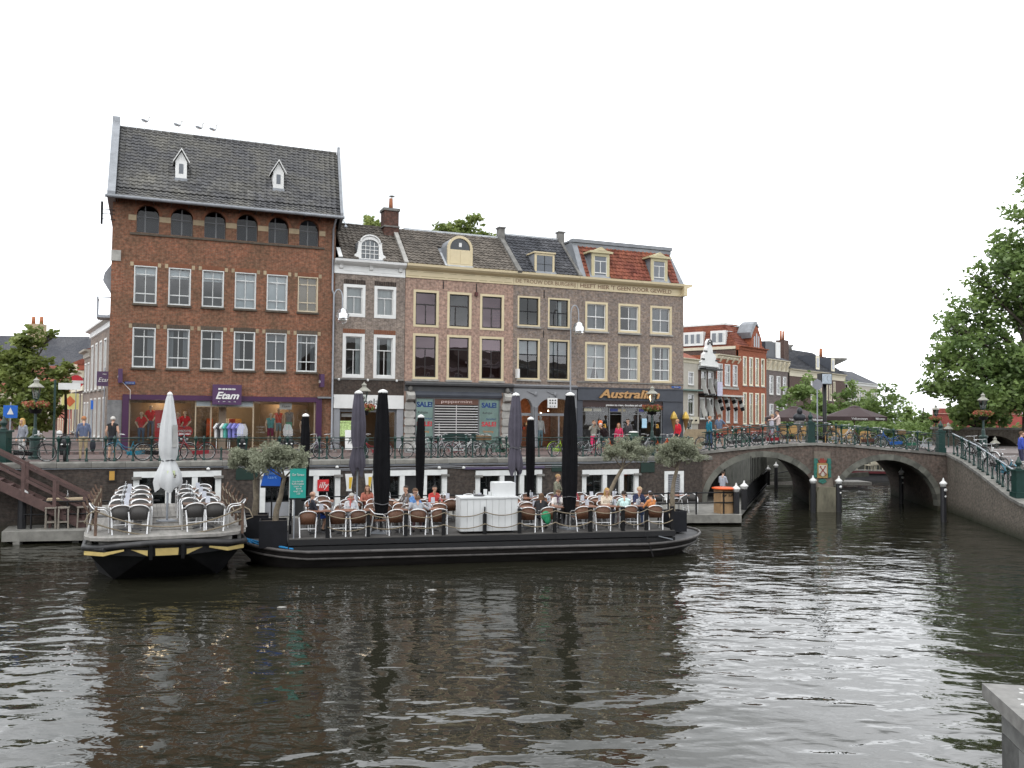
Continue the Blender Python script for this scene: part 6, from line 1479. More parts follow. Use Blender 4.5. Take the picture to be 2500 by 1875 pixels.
x4 = [(14.45, 15.5), (16.15, 17.25), (17.85, 18.95), (19.55, 20.6)]
B = house('tall_red_house', 'tall red house with four bays of high windows and red mansard roof', FRF, 13.2, 21.1, 13.35, BR_ORA, [(8.7, 12.2, x4), (4.0, 7.85, x4)], CREAMW, roof='none', corn=BR_ORA, fw=.16, d=14)
g = B.mb(); g.add([(13.2, 0, 13.3), (21.1, 0, 13.3), (20.4, 2.4, 16.0), (14.2, 2.4, 16.2), (13.2, 14, 13.3), (14.2, 14, 16.2), (20.4, 14, 16.0), (21.1, 14, 13.3)], [(0, 1, 2, 3), (0, 3, 5, 4), (3, 2, 6, 5), (1, 7, 6, 2)]); g.build('roof', T_RED, B.root)
courses(B, 13.4, 20.9, 0, 13.3, 2.4, 16.0, T_RED, 8)
g = B.mb(); g.prism([(16.6, 13.3), (19.8, 13.3), (19.6, 14.6), (18.6, 15.9), (17.9, 16.2), (17.2, 15.6), (16.7, 14.6)], 'y', -.05, 1.4); G_ = g.build('gable', BR_ORA, B.root)
g = B.mb(); g.prism([(16.4, 14.5), (17.2, 15.6), (17.9, 16.3), (18.7, 15.9), (18.6, 16.2), (17.9, 16.7), (17.0, 16.3), (16.2, 15.2)], 'y', -.15, 1.6); g.build('gable_cap', LEAD, G_)
for x, h in ((17.35, 14.8), (17.95, 15.2), (18.55, 14.9)): g = B.mb(); g.box(x, x + .38, -.07, -.052, 13.5, h - .2); g.prism([(x + .19 + .19 * math.cos(t), h - .2 + .25 * math.sin(t)) for t in [math.pi * k / 6 for k in range(7)]], 'y', -.07, -.052); g.build('arched_pane', mat('dormer_pane', (.05, .06, .075)), G_)
g = B.mb(); g.box(13.17, 13.195, .3, 14, 9.5, 13.0); g.build('flank_wall', BR_DBR, B.root); g = B.mb(); g.box(13.05, 13.2, .3, 14, 13.0, 13.35); g.build('flank_cornice', PLAST, B.root)
for k in range(10):
    t = k / 10; g = B.mb(); g.bar((13.2 + t - .03, .6, 13.35 + 2.85 * t), (13.2 + t - .03, 13.5, 13.35 + 2.85 * t), .06, .12); g.build('tile_course', T_RED, B.root)
g = B.mb(); g.box(14.1, 20.5, 2.2, 14, 16.1, 16.35); g.build('roof_edge', WHITE, B.root)
for a, b in ((1.6, 3.6), (4.6, 7.3)):
    g = B.mb(); g.box(13.12, 15.0, a, b, 13.6, 15.3); D = g.build('dormer', WHITE, B.root); n = 2 if b - a < 2.5 else 3
    for k in range(n): w = (b - a - .3) / n; y0 = a + .2 + k * w; g = B.mb(); g.box(13.10, 13.118, y0, y0 + w - .12, 13.9, 15.0); g.build('pane', mat('dormer_pane', (.05, .06, .075)), D); g = B.mb(); g.box(13.092, 13.10, y0, y0 + .2, 13.9, 15.0); g.build('curtain', CURT, D)
x3 = [(22.0, 23.2), (24.2, 25.4), (26.2, 27.3)]
B = house('grey_house', 'mauve grey brick house with white bracketed cornice and arched windows', FRF, 21.1, 27.9, 12.2, BR_GRY, [(7.8, 10.2, x3), (4.2, 6.6, x3)], WHITE, corn=PLAST, rm=T_SLATE, rh=2.0)
for x in (21.5, 22.9, 24.3, 25.7, 27.1): g = B.mb(); g.bar((x, -.55, 12.0), (x, -.05, 11.0), .22, .25); g.build('cornice_bracket', PLAST, B.root)
g = B.mb(); g.box(21.1, 27.9, -.06, 0, 10.85, 11.75); g.build('frieze', PLAST, B.root)
g = B.mb(); g.box(22.2, 25.2, .6, 3.2, 12.3, 14.6); D = g.build('dormer', SLATE, B.root); g = B.mb(); g.box(25.2, 26.6, .5, 1.0, 12.3, 14.7); g.build('dormer_front', WHITE, D)
x5 = [(35.6, 36.9), (38.3, 39.6), (41.0, 42.0), (42.6, 43.5), (44.2, 45.0)]
B = house('corner_brown_house', 'dark brown corner house with hipped slate roof and tall chimneys', FRF, 28.3, 49, 11.3, BR_DBR, [(7.4, 10.2, x5), (3.8, 6.4, x5)], CREAMW, corn=PLAST, rm=T_SLATE, rh=3.6, d=11)
courses(B, 28.4, 48.9, -.25, 11.4, 4.9, 14.85, T_SLATE, 14)
g = B.mb(); g.box(28.3, 49, -.05, 0, 10.4, 11.0); g.build('frieze', PLAST, B.root)
for x, y, h, w in ((29.4, 1.2, 15.3, 1.6), (45.6, 2, 14.0, 1.3)):
    g = B.mb(); g.box(x, x + w, y, y + 1.2, 11.2, h); C_ = g.build('chimney', BR_DBR, B.root)
    for k in (0, 1): g = B.mb(); g.lathe([(.16, 0), (.13, 1.3)], (x + .4 + k * (w - .8), y + .6, h), 8); g.build('chimney_pot', TERRA, C_)
for x in (32.4, 36.9, 39.6): g = B.mb(); g.lathe([(.35, 0), (.25, .5), (.55, .7), (.5, .9), (0, .95)], (x, 4.6, 14.6), 8); g.build('roof_vent', STONE, B.root)
for x in (37.6, 43.5): g = B.mb(); g.box(x, x + 1.5, .1, 2.6, 11.6, 13.7); D = g.build('dormer', SLATE, B.root); g = B.mb(); g.box(x + .1, x + 1.4, .03, .095, 11.7, 13.6); g.build('dormer_front', CREAMW, D); g = B.mb(); g.box(x + .35, x + 1.15, .01, .025, 12.0, 13.3); g.build('pane', mat('dormer_pane', (.05, .06, .075)), D)
B = house('end_terrace_house', 'dark stepped brick house end between the grey house and the corner house', FRF, 27.95, 28.25, 8.5, BR_DBR, [], CREAMW, roof='flat', d=8)
B = house('far_end_house', 'pale far house with round roof terrace beyond the corner house', FRF, 50, 64, 10.4, GREYPL, [(7.4, 9.4, even(50, 64, 6, 1.1)), (4, 6.2, even(50, 64, 6, 1.1))], WHITE, roof='slope', rm=T_SLATE, rh=2.2)
g = B.mb(); g.lathe([(.5, 0), (.6, .8), (2.3, 1.6), (2.4, 1.9), (0, 1.95)], (51.5, 3, 12.2), 14); g.build('round_terrace', STONE, B.root)
B = house('alley_brown_house', 'tall brown brick house in the side street with heavy white cornice', ALF, -8.5, 6, 9.9, BR_BRN, [(6.1, 9.0, even(-8.5, 0, 4, 1.1)), (3.2, 5.6, even(-8.5, 0, 4, 1.2))], WHITE, corn=WHITE, roof='slope', rh=1.2)
B = house('alley_grey_house', 'narrow brown house in the side street with pale cornice and orange roof', ALF, -12, -8.5, 8.75, BR_BRN, [(6.1, 8.0, even(-12, -8.5, 2, 1.0)), (3.2, 5.4, even(-12, -8.5, 2, 1.0))], WHITE, corn=GREYPL, rm=T_RED, rh=1.4)
B = house('alley_cream_house', 'brown side street house with cream bands and a white banner', ALF, -20, -12, 7.5, BR_DBR, [(3.3, 6.0, even(-20, -12, 4, 1.0))], CREAMW, corn=CREAMW, rm=T_RED, rh=1.7)
g = B.mb(); g.box(-20, -12, -.08, 0, 6.2, 6.6); g.build('cream_band', CREAMW, B.root)
B = house('alley_red_house', 'red painted side street house with cream windows behind the street tree', ALF, -33, -20, 8.3, mat('red_plaster', (.27, .075, .045), .8, var=.12), [(5.0, 7.3, even(-33, -20, 6, 1.1)), (2.6, 4.2, even(-33, -20, 6, 1.1))], CREAMW, corn=CREAMW, rm=T_RED, rh=2.2)
B = house('end_street_house', 'low brick house closing the side street', Frame(-62, 84, 5), 0, 26, 6.4, BR_DBR, [(4.2, 5.8, even(0, 26, 8, 1.2))], CREAMW, rm=T_RED, rh=3.0, corn=CREAMW)
B = house('dark_roofed_block', 'large block with a dark tiled roof beyond the side street', Frame(-74, 108, 2), 0, 50, 9.6, BR_DBR, [(6.4, 8.6, even(0, 50, 12, 1.3))], CREAMW, rm=T_SLATE, rh=4.9, d=12)
g = B.mb(); g.box(12.6, 14.4, 3.5, 4.8, 13, 15.9); C_ = g.build('chimney', SAND, B.root)
for x in (13.0, 14.0): g = B.mb(); g.lathe([(.25, 0), (.2, 1.0)], (x, 4.2, 15.9), 8); g.build('chimney_pot', TERRA, C_)
g = MB(off=(0, 0, 2.95)); g.box(-.6, 0, .6, 2.0, 9.15, 9.27)
for k in range(7): g.bar((-.58, .62 + k * .22, 9.27), (-.58, .62 + k * .22, 10.1), .03)
g.bar((-.58, .6, 10.1), (-.58, 2.0, 10.1), .05); g.bar((-.58, .62, 10.1), (0, .62, 10.1), .05)
g.build('balcony', ZINC, BUILD1.root)
g = MB(off=(0, 0, 2.95)); g.prism([(-.36, 10.9), (-.0, 10.3), (-.0, 11.7), (-.30, 11.25)], 'y', .6, 1.2); g.build('flank_canopy', LEAD, BUILD1.root)

mb = MB(); mb.prism([(-90, -60), (100, -60), (100, -5), (16, -2.5), (4.0, 1.2), (-90, 1.2)], 'z', -1.5, 3.0); structure(mb.build('near_quay', ASPH))
for k, (xa, w, h, m_) in enumerate(((-20, 12, 8, BR_DBR), (-8, 14, 7.4, GREYPL), (6, 12, 7.6, BR_BRN), (18, 13, 8, BR_PINK), (31, 11, 12.6, BR_DBR), (42, 12, 11.8, BR_BRN), (54, 13, 13, BR_DBR), (67, 14, 12.4, BR_BRN))):
    n = int(w / 3); house('quayside_house', f'town house on the near quay behind the viewer, {ORD[k]} from the west', Frame(xa + w, -15, 180), 0, w, h, m_, [(z, z + 1.9, even(0, w, n, 1.2)) for z in (3.4, 6.2, 9.0) if z + 2.2 < h], WHITE, rh=1.8, zb=3.0)

hd = thing('red_hoarding', 'long red netted scaffold hoarding behind the trees on the far bank', 'hoarding', (38, 80, 2.9), R(-8))
HRED = mat('red_netting', (.24, .055, .045), .85, var=.35, scale=2.0)
for k in range(16): g = MB(); g.box(k * 1.9 + .02, k * 1.9 + 1.88, -.02, .03, 0, 2.9 + .12 * (k % 3)); g.build('netting_panel', HRED, hd)
for k in range(17): g = MB(); g.tube([(k * 1.9, -.08, 0), (k * 1.9, -.08, 3.3)], .03, 5); g.build('scaffold_tube', mat('pale_tube', (.4, .25, .2), .5), hd)
for z in (1.1, 2.4): g = MB(); g.tube([(0, -.1, z), (30.4, -.1, z)], .03, 5); g.build('scaffold_tube', mat('pale_tube', (.4, .25, .2)), hd)
fb = thing('far_bridge', 'low grey bridge with one dark arch beyond the ramp', 'bridge', (28.5, 60, 0), R(-3))
ar = [(4.0 + 1.9 * math.cos(t), 2.2 + 1.5 * math.sin(t)) for t in [math.pi * k / 14 for k in range(15)]]
g = MB(); g.plate([(0, -.5), (30, -.5), (30, 4.1), (0, 4.1)], [[(5.9, 1.6)] + ar + [(2.1, 1.6)]], 0, 4.0); g.build('masonry', RAMPBRICK, fb)
g = MB(); g.box(0, 30, -.1, .4, 4.1, 4.25); g.build('coping', CONC, fb)
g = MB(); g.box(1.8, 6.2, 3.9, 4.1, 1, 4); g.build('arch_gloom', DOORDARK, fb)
pw = thing('parapet', 'low pale stone parapet at the far right of the ramp', 'wall', (23.4, 40.5, 1.3), R(0))
g = MB(); g.box(0, 12, 0, .4, 0, 1.45); g.build('wall', CONC, pw); g = MB(); g.box(-.05, 12, -.06, .46, 1.45, 1.55); g.build('coping', mat('pale_coping', (.30, .29, .26), .8, var=.2), pw)
bw = thing('far_quay_wall', 'pale grey quay wall seen through the right arch', 'wall', (20.8, 73.6, 0), R(2))
g = MB(); g.box(0, 40, 0, .5, -1, 2.75); g.build('wall', CONCD, bw); g = MB(); g.box(0, 40, -.08, .5, 2.75, 2.9); g.build('coping', CONC, bw)

LIME = leaf_mat('lime_leaf', (.11, .155, .035), (.28, .33, .095), .45, .6)
DKLEAF = leaf_mat('dark_street_leaf', (.085, .145, .045), (.24, .33, .10), .45, .6)
FARLEAF = leaf_mat('far_leaf', (.085, .14, .04), (.21, .29, .085), .4, .35)
BARK = mat('tree_bark', (.055, .045, .036), .9, var=.35, scale=6, bump=.02)
def tree(label, base, D, blobs, n, size, m, trunk=None, h0=2.0, seed=0, group='street trees', cx=None, sub=10, flat=.35, drop=.25):
    """blobs: (x, z, r) offsets from the trunk foot in metres; each is split into sprays with gaps between"""
    rr = random.Random(seed); t = thing('tree', label, 'tree', base, 0, group)
    g = MB(); tz = trunk or 5.0
    g.tube([(0, 0, -.2), (.05, 0, tz * .35), (-.05, .05, tz * .7), (.0, 0, tz)], [.26 * D, .2 * D, .16 * D, .10 * D], 8)
    bl = []
    for x, z, r in blobs:
        y0 = rr.uniform(-.5, .5) * r
        g.tube([(0, 0, min(tz, z * .7)), (x * .55, y0 * .5, z * .85), (x * .9, y0, z)], [.09 * D, .05 * D, .02 * D], 5)
        for k in range(sub):
            a = Vector((rr.gauss(0, 1), rr.gauss(0, 1), rr.gauss(0, .9))); a = a.normalized() * rr.uniform(.35, .95)
            c = (x + a.x * r, y0 + a.y * r, z + a.z * r * .85); q = r * rr.uniform(.24, .44)
            bl.append((c, (q * 1.25, q * 1.2, q * .8)))
            for _ in range(3): d = Vector((rr.gauss(0, 1), rr.gauss(0, 1), rr.gauss(0, 1))).normalized() * q * rr.uniform(1.2, 2.0); bl.append(((c[0] + d.x, c[1] + d.y, c[2] + d.z * .8), (q * .45, q * .45, q * .32)))
            g.tube([(x * .6, y0 * .6, z * .9), ((x + c[0]) / 2, (y0 + c[1]) / 2, (z + c[2]) / 2 - .1), c], [.03 * D, .02 * D, .008 * D], 4)
    g.build('trunk', BARK, t)
    g = MB(); leaf_cloud(g, bl, n, size, rr, flat, .62, drop); g.build('crown', m, t)
    return t
def pxb(lst, D, X0, zb, px0=1250., hy=1025.):
    k = 2161. / D; return [((p - px0) / k - X0, 4.7 + (hy - y) / k - zb, r / k) for p, y, r in lst]
D_ = 57.; X0 = 33.2
tree('tall broad green tree filling the right edge beyond the bridge ramp', Vector((X0, D_, 3.0)), 1.5, pxb([(2520, 520, 60), (2530, 620, 90), (2450, 640, 55), (2400, 670, 40), (2490, 740, 90), (2390, 760, 70), (2330, 800, 40), (2420, 850, 90), (2340, 880, 70), (2290, 880, 35), (2500, 880, 110), (2300, 950, 50), (2265, 945, 30), (2390, 950, 80), (2470, 970, 80), (2540, 450, 50), (2580, 700, 110), (2560, 970, 100)], D_, X0, 3.0), 30000, .155, DKLEAF, 9, seed=3, group='trees on the right bank', sub=12)
tree('smaller tree with a forked trunk in front of the red hoarding', Vector((31.5, 60, 2.9)), .8, pxb([(2360, 1000, 45), (2420, 1010, 50), (2320, 1020, 35), (2380, 960, 50)], 60, 31.5, 2.9), 3500, .16, DKLEAF, 3.4, seed=5, group='trees on the right bank')
D_ = 46.; X0 = -25.2
tree('bushy street tree beside the old lamp post on the left', Vector((X0, D_, 3.0)), .75, pxb([(60, 830, 38), (20, 870, 50), (95, 870, 45), (140, 905, 35), (50, 930, 60), (110, 960, 55), (155, 950, 30), (20, 1000, 55), (90, 1020, 50), (-40, 900, 70), (-30, 1010, 60), (125, 820, 18)], D_, X0, 3.0, hy=1007.), 11000, .13, LIME, 4.5, seed=8)
tree('slim leaning young tree in front of the red side street house', Vector((-24.2, 48, 3.0)), .4, pxb([(110, 985, 28), (135, 1000, 22)], 48, -24.2, 3.0, hy=1007.), 900, .11, LIME, 4.4, seed=9)
D_ = 72.
tree('tree top with thin branches rising behind the roof ridge beside the chimney', Vector((-11.4, D_, 3.0)), .8, pxb([(905, 545, 28), (940, 555, 24), (880, 560, 18), (925, 590, 40)], D_, -11.4, 3.0, hy=1014.), 2300, .20, LIME, 10, seed=12, group='trees behind the roofs')
tree('round leafy tree top rising behind the ridge of the pinkish house', Vector((-4.0, D_ + 4, 3.0)), .9, pxb([(1075, 570, 40), (1135, 555, 38), (1190, 580, 32), (1120, 600, 60)], D_ + 4, -4.0, 3.0, hy=1015.), 5000, .19, LIME, 11, seed=13, group='trees behind the roofs')
far = [(1965, 975, 40, 88, 'young green tree left of the clock post in front of the brown corner house'), (2000, 1015, 34, 84, 'low green tree behind the brown terrace parasols'), (2080, 985, 40, 100, 'green tree against the sky right of the corner house'), (2115, 1010, 30, 105, 'small tree top between the two far trees'), (2160, 1000, 45, 95, 'pointed green tree beyond the second terrace parasol'), (2215, 1040, 36, 92, 'low green tree left of the right bank lamps'), (2255, 1050, 30, 84, 'dark low tree beside the right bank lamps'), (1930, 1035, 24, 78, 'bush behind the first terrace parasol')]
for k, (p, y, r, D_, lab) in enumerate(far):
    r *= 1.25; y -= r * .15
    X0 = (p - 1250) * D_ / 2161
    tree(lab, Vector((X0, D_, 2.9)), .55, pxb([(p, y, r), (p - r * .5, y + r * .8, r * .8), (p + r * .55, y + r * .75, r * .8), (p + 2, y - r * .8, r * .45), (p, y + r * 1.2, r)], D_, X0, 2.9), 2600, .21, FARLEAF, 3.0, seed=20 + k, group='trees beyond the bridge', sub=8)
hg = MB(); rr_ = random.Random(4)
leaf_cloud(hg, [((x, 69 + rr_.uniform(0, 2.5), 3.6 + rr_.uniform(-.3, .5)), (1.0, .8, .75)) for x in [21.8 + .62 * k for k in range(32)]], 9000, .13, rr_, .5, .6)
hg.build('hedge', FARLEAF, None, kind='stuff')
bpy.data.objects['hedge']['label'] = 'green hedge bank behind the terrace on the bridge'; bpy.data.objects['hedge']['category'] = 'hedge'
def make_rail(root, P, x0, x1, singles, pairs, zf, m=GREEN, h=.92):
    """cast-iron canal railing: P(x, z) gives a point; tall paired posts, short posts between, four rails"""
    n = max(2, int((x1 - x0) / 1.2)); xs = [x0 + (x1 - x0) * k / n for k in range(n + 1)]
    for dz, r in ((h, .022), (h - .12, .013), (.46, .014), (.10, .012)):
        g = MB(); g.tube([P(x, zf(x) + dz) for x in xs], r, 5); g.build('rail', m, root)
    for x in pairs:
        g = MB(); p = P(x, zf(x))
        g.lathe([(.065, 0), (.06, .07), (.035, .12), (.030, .5), (.035, .52), (.03, h - .2), (.045, h - .12), (.075, h - .04), (.085, h), (.05, h + .05), (.02, h + .09), (0, h + .1)], p, 7); g.build('tall_post', m, root)
    for x in singles:
        g = MB(); g.lathe([(.065, 0), (.06, .07), (.04, .12), (.035, .40), (.05, .46), (.04, .52), (0, .56)], P(x, zf(x)), 7); g.build('short_post', m, root)
rl = thing('canal_railing', 'dark green cast iron railing along the street quay', 'railing', FAC.pt(-3.1, EDGE + .2, QZ), FAC.a)
prs, sgl = [], []
for k in range(-1, 17):
    for d, L_ in ((.21, prs), (.53, prs), (1.2, sgl)):
        if -2.9 < d + 1.655 * k < 27.2: L_.append(d + 1.655 * k)
make_rail(rl, lambda x, z: Vector((x + 3.1, 0, z - QZ)), -3.1, 27.3, sgl, prs, lambda x: QZ)
rl2 = thing('bridge_railing', 'dark green iron railing following the hump of the bridge', 'railing', BRG.pt(0, .15, 0), BRG.a)
make_rail(rl2, lambda x, z: Vector((x, 0, z)), .1, 13.0, [1.3, 2.6, 3.9, 8.2, 9.6, 11.0, 12.2], [.5, .8, 1.9, 2.2, 3.3, 4.6, 7.2, 7.5, 8.9, 10.3, 11.6], crown, h=.95)
rl2b = dup(rl2, BRG.pt(2.8, 9.7, 0), label='dark green iron railing on the far side of the bridge')
rl3 = thing('ramp_railing', 'dark green railing with a pale handrail going down the ramp wall', 'railing', (22.62, 46.05, 0), math.atan2(wdir.y, wdir.x))
def zw(x):
    for (p, zp), (q, zq) in zip(prof[:-1], prof[1:]):
        if x <= q: return zp + (zq - zp) * (x - p) / (q - p)
    return prof[-1][1]
make_rail(rl3, lambda x, z: Vector((x, .2, z)), .3, 9.5, [1.2 + 1.4 * k for k in range(6)], [.5, 1.9, 2.2, 3.3, 4.7, 5.0, 6.1, 7.5, 7.8, 8.9], zw, h=1.0)
g = MB(); g.tube([(.3, .2, zw(.3) + 1.05), (4.7, .2, zw(4.7) + 1.05), (9.6, .2, zw(9.6) + 1.05)], .035, 6); g.build('handrail', ZINC, rl3)
def pillar(label, p, h=1.15, w=.26):
    t = thing('railing_pillar', label, 'pillar', p, 0, 'green railing pillars')
    g = MB(); g.box(-w, w, -w, w, 0, .3); g.box(-w * .8, w * .8, -w * .8, w * .8, .3, h); g.box(-w, w, -w, w, h, h + .07); g.build('shaft', GREEN, t)
    g = MB(); g.lathe([(.16, 0), (.09, .08), (.07, .16), (.13, .24), (.12, .32), (.05, .42), (.04, .5), (0, .54)], (0, 0, h + .07), 9); g.build('finial', GREEN, t)
pillar('green iron pillar at the top of the brown wooden stairs', FAC.pt(-3.3, EDGE + .3, QZ)); pillar('green iron pillar on the crown of the bridge', BRG.pt(5.85, .2, 3.48), 1.0, .2)
pillar('green iron pillar at the right end of the bridge', BRG.pt(12.95, .3, 2.98), 1.1, .2)
pillar('green iron pillar at the foot of the ramp railing', Vector((22.62, 46.05, 0)) + Vector((wdir.x * 9.9 + wn_.x * .3, wdir.y * 9.9 + wn_.y * .3, 1.5)), 1.15, .25)
MP = mat('mooring_black', (.012, .012, .014), .5, var=.3, scale=4)
def mooring(label, x, y, z0, zt, w=.14, st=0):
    t = thing('mooring_post', label, 'post', (x, y, z0), R(8), 'black mooring posts with white caps')
    h = zt - z0 - .42
    g = MB(); g.lathe([(w, 0), (w, h)], (0, 0, 0), 8, sm=False); g.build('post', MP, t)
    g = MB(); g.lathe([(w * 1.02, h), (w * 1.02, h + .08), (w * 1.35, h + .12), (w * 1.3, h + .17), (w * .5, h + .26), (w * .3, h + .3), (w * .35, h + .34), (0, h + .42)], (0, 0, 0), 10); g.build('cap', WHITE, t)
    for k in range(st): g = MB(); g.lathe([(.05 + .03 * (k == 0), 0), (.05 + .03 * (k == 0), .01)], (0, 0, 0), 8); o = g.build('sticker', WHITE, t); o.matrix_local = Matrix.Translation((.02, -w - .005, h - .15 - .3 * k)) @ Matrix.Rotation(math.pi / 2, 4, 'X')
mooring('white capped black post at the left end of the landing', -17.81, 32.41, DZ, 2.03)
mooring('white capped black post at the corner of the landing, next to the orange topped counter', 10.07, 39.74, DZ, 1.84)
mooring('white capped black post on the landing just in front of the left arch', 10.89, 41.51, DZ, 1.83)
mooring('thin white capped post at the far end of the landing', 16.5, 57.0, DZ, 1.74, .12); mooring('farthest white capped post beyond the left arch', 17.9, 60, 0, 1.83, .12)
mooring('white capped black post in the water left of the bridge pier', 15.28, 44.95, -.8, 1.88)
mooring('white capped black post in the water right of the bridge pier, with white stickers', 16.66, 45.15, -.8, 1.85, st=2)
mooring('tall white capped post in the water in front of the ramp wall', 20.05, 41.2, -.8, 2.05, .13, 2)
mooring('white capped post in the water inside the right arch', 21.9, 49.85, -.8, 2.05, .12, 2)
lr = thing('landing_railing', 'black bar railing along the right end of the landing', 'railing', (0, 0, DZ))
A_, B_ = FAC.pt(18.8, -11.0, 0), Vector((10.0, 39.75, 0))
for z in (.95, .5): g = MB(); g.tube([A_ + Vector((0, 0, z)), B_ + Vector((0, 0, z))], .03, 5); g.build('rail', BLACK, lr)
for k in range(6): p = A_.lerp(B_, k / 5.4); g = MB(); g.box(p.x - .03, p.x + .03, p.y - .03, p.y + .03, 0, 1.0); g.build('rail_post', BLACK, lr)
lr2 = thing('landing_railing', 'black bar railing at the left end of the landing by the stools', 'railing', (0, 0, DZ), 0)
A_, B_ = Vector((-17.75, 32.35, 0)), Vector((-13.2, 33.4, 0))
for z in (.98, .52): g = MB(); g.tube([A_ + Vector((0, 0, z)), B_ + Vector((0, 0, z))], .03, 5); g.build('rail', BLACK, lr2)
for t_ in (.06, .32, .62, .92): p = A_.lerp(B_, t_); g = MB(); g.box(p.x - .025, p.x + .025, p.y - .025, p.y + .025, 0, 1.0); g.build('rail_post', BLACK, lr2)
tf = thing('tall_bar_fence', 'tall black bar fence along the landing under the left arch', 'fence', (0, 0, DZ))
A_, B_ = Vector((11.05, 41.9, 0)), Vector((16.3, 56.6, 0))
for k in range(30):
    p = A_.lerp(B_, k / 29); g = MB(); g.tube([p, p + Vector((0, 0, 2.35 if k > 5 and k % 2 == 0 else 1.0))], .022, 4); g.build('bar', BLACK, tf)
for z in (.12, .95): g = MB(); g.tube([A_ + Vector((0, 0, z)), B_ + Vector((0, 0, z))], .03, 4); g.build('rail', BLACK, tf)

LANT = mat('lamp_green', (.016, .04, .035), .4, var=.2); LROOF = mat('lamp_roof', (.24, .235, .20), .5, var=.15)
LGL = glass('lantern_glass', tint=(.8, .82, .8), refl=1.6)
FLOW = leaf_mat('flower_petals', (.26, .045, .03), (.42, .16, .09), .3, 7.0)
def lamp(label, p, h=3.35, basket=True, ped=True, seed=0, sc=1.0):
    t = thing('street_lamp', label, 'street lamp', p, .3, 'old style street lamps')
    rr = random.Random(seed)
    g = MB(); pr = [(.24, 0), (.24, .1), (.2, .14), (.19, .75), (.24, .8), (.24, .86), (.1, .95), (.085, 1.2), (.06, 1.25), (.05, h - .95)] if ped else [(.08, 0), (.05, .2), (.04, h - .95)]
    g.lathe(pr, (0, 0, 0), 10, sm=False); g.build('pole', LANT, t)
    z = h - .95; L_ = MB(); L_.lathe([(.05, z), (.12, z + .03), (.12, z + .06)], (0, 0, 0), 4)
    for k in range(4):
        a = math.pi / 2 * (k + .5); L_.bar((.12 * math.cos(a), .12 * math.sin(a), z + .05), (.2 * math.cos(a), .2 * math.sin(a), z + .5), .025)
    lt = L_.build('lantern', LANT, t)
    g = MB(); vs = [(r * math.cos(math.pi / 2 * (k + .5)), r * math.sin(math.pi / 2 * (k + .5)), zz) for r, zz in ((.115, z + .06), (.195, z + .5)) for k in range(4)]
    g.add(vs, [(k, (k + 1) % 4, 4 + (k + 1) % 4, 4 + k) for k in range(4)]); g.build('lantern_pane', LGL, lt)
    g = MB(); g.lathe([(.30, z + .5), (.30, z + .53), (.14, z + .66), (.10, z + .68), (.10, z + .76), (.13, z + .79), (.03, z + .88), (0, z + .95)], (0, 0, 0), 8, sm=False); g.build('lantern_roof', LROOF, lt)
    g = MB(); g.lathe([(0, z + .12), (.035, z + .13), (.05, z + .24), (0, z + .32)], (0, 0, 0), 8); g.build('bulb', WHITE, lt)
    if basket:
        g = MB(); zb = h - 1.5; g.lathe([(.18, zb), (.28, zb + .22), (.29, zb + .26)], (0, 0, 0), 10); bk = g.build('flower_basket', BLACK, t)
        g = MB(); leaf_cloud(g, [((.3 * math.cos(a), .3 * math.sin(a), zb + .32), (.2, .2, .16)) for a in [k * .785 for k in range(8)]], 500, .06, rr, .6, .6); g.build('basket_leaves', LIME, bk)
        g = MB(); leaf_cloud(g, [((.33 * math.cos(a), .33 * math.sin(a), zb + .36), (.2, .2, .15)) for a in [k * .785 + .3 for k in range(8)]], 420, .05, rr, 1, .8); g.build('blossoms', FLOW, bk)
    if sc != 1: t.scale = (sc, sc, sc)
lamp('old street lamp with a flower basket beside the bushy tree on the left', Vector((-19.35, 36.0, 2.8)), 3.35, seed=1)
lamp('old street lamp cut by the left edge, near the blue square sign', Vector((-22.4, 38.2, 2.8)), 2.6, ped=False, seed=2)
lamp('old street lamp with red flowers behind the left folded grey parasol', FAC.pt(10.55, -6.0, 2.8), 3.4, seed=3)
lamp('old street lamp with orange flowers in front of the ice cream shop', FAC.pt(25.35, -6.0, 2.8), 3.55, seed=4)
lamp('old street lamp with a wide flower basket under the big tree on the right', Vector((25.55, 48.0, 3.0)), 3.25, seed=5)
lamp('small lamp with a basket left of the right bridge pillar, far back', Vector((34.0, 71, 3.0)), 3.0, seed=6); lamp('small lantern just above the right end pillar of the bridge', Vector((27.6, 56, 2.6)), 2.0, basket=False, ped=False, seed=7)
lamp('low old lamp post near the dark arch on the far right', Vector((30.0, 55, 1.5)), 2.25, seed=8, ped=False); lamp('small lantern behind the two people at the left of the bridge', BRG.pt(2.0, 9.0, 2.9), 2.15, basket=False, ped=False, seed=9)
def crook(label, s, ztop, seed):
    t = thing('crook_lamp', label, 'street lamp', FAC.pt(s, -1.0, 2.95), FAC.a, 'silver crook lamps')
    H = ztop - 2.95; g = MB()
    g.tube([(0, 0, 0), (0, 0, H - .45)] + [(.20 - .20 * math.cos(a), -.05 * a, H - .45 + .42 * math.sin(a)) for a in [k * math.pi / 8 for k in range(1, 8)]] + [(.40, -.16, H - .5), (.40, -.16, H - .95)], [.055] + [.03] * 10, 7); g.build('pole', ZINC, t)
    g = MB(); g.lathe([(.04, .55), (.08, .5), (.22, .42), (.30, .22), (.33, .2), (.33, .0), (.36, -.02), (.1, -.02)], (.40, -.16, H - 1.45), 14); hd_ = g.build('lamp_head', mat('polished_steel', (.62, .63, .64), .18, metal=.9, var=.05), t)
    g = MB(); g.lathe([(.32, 0), (.26, -.16), (.12, -.25), (0, -.27)], (.40, -.16, H - 1.48), 14); g.build('lamp_glass', LGL, hd_)
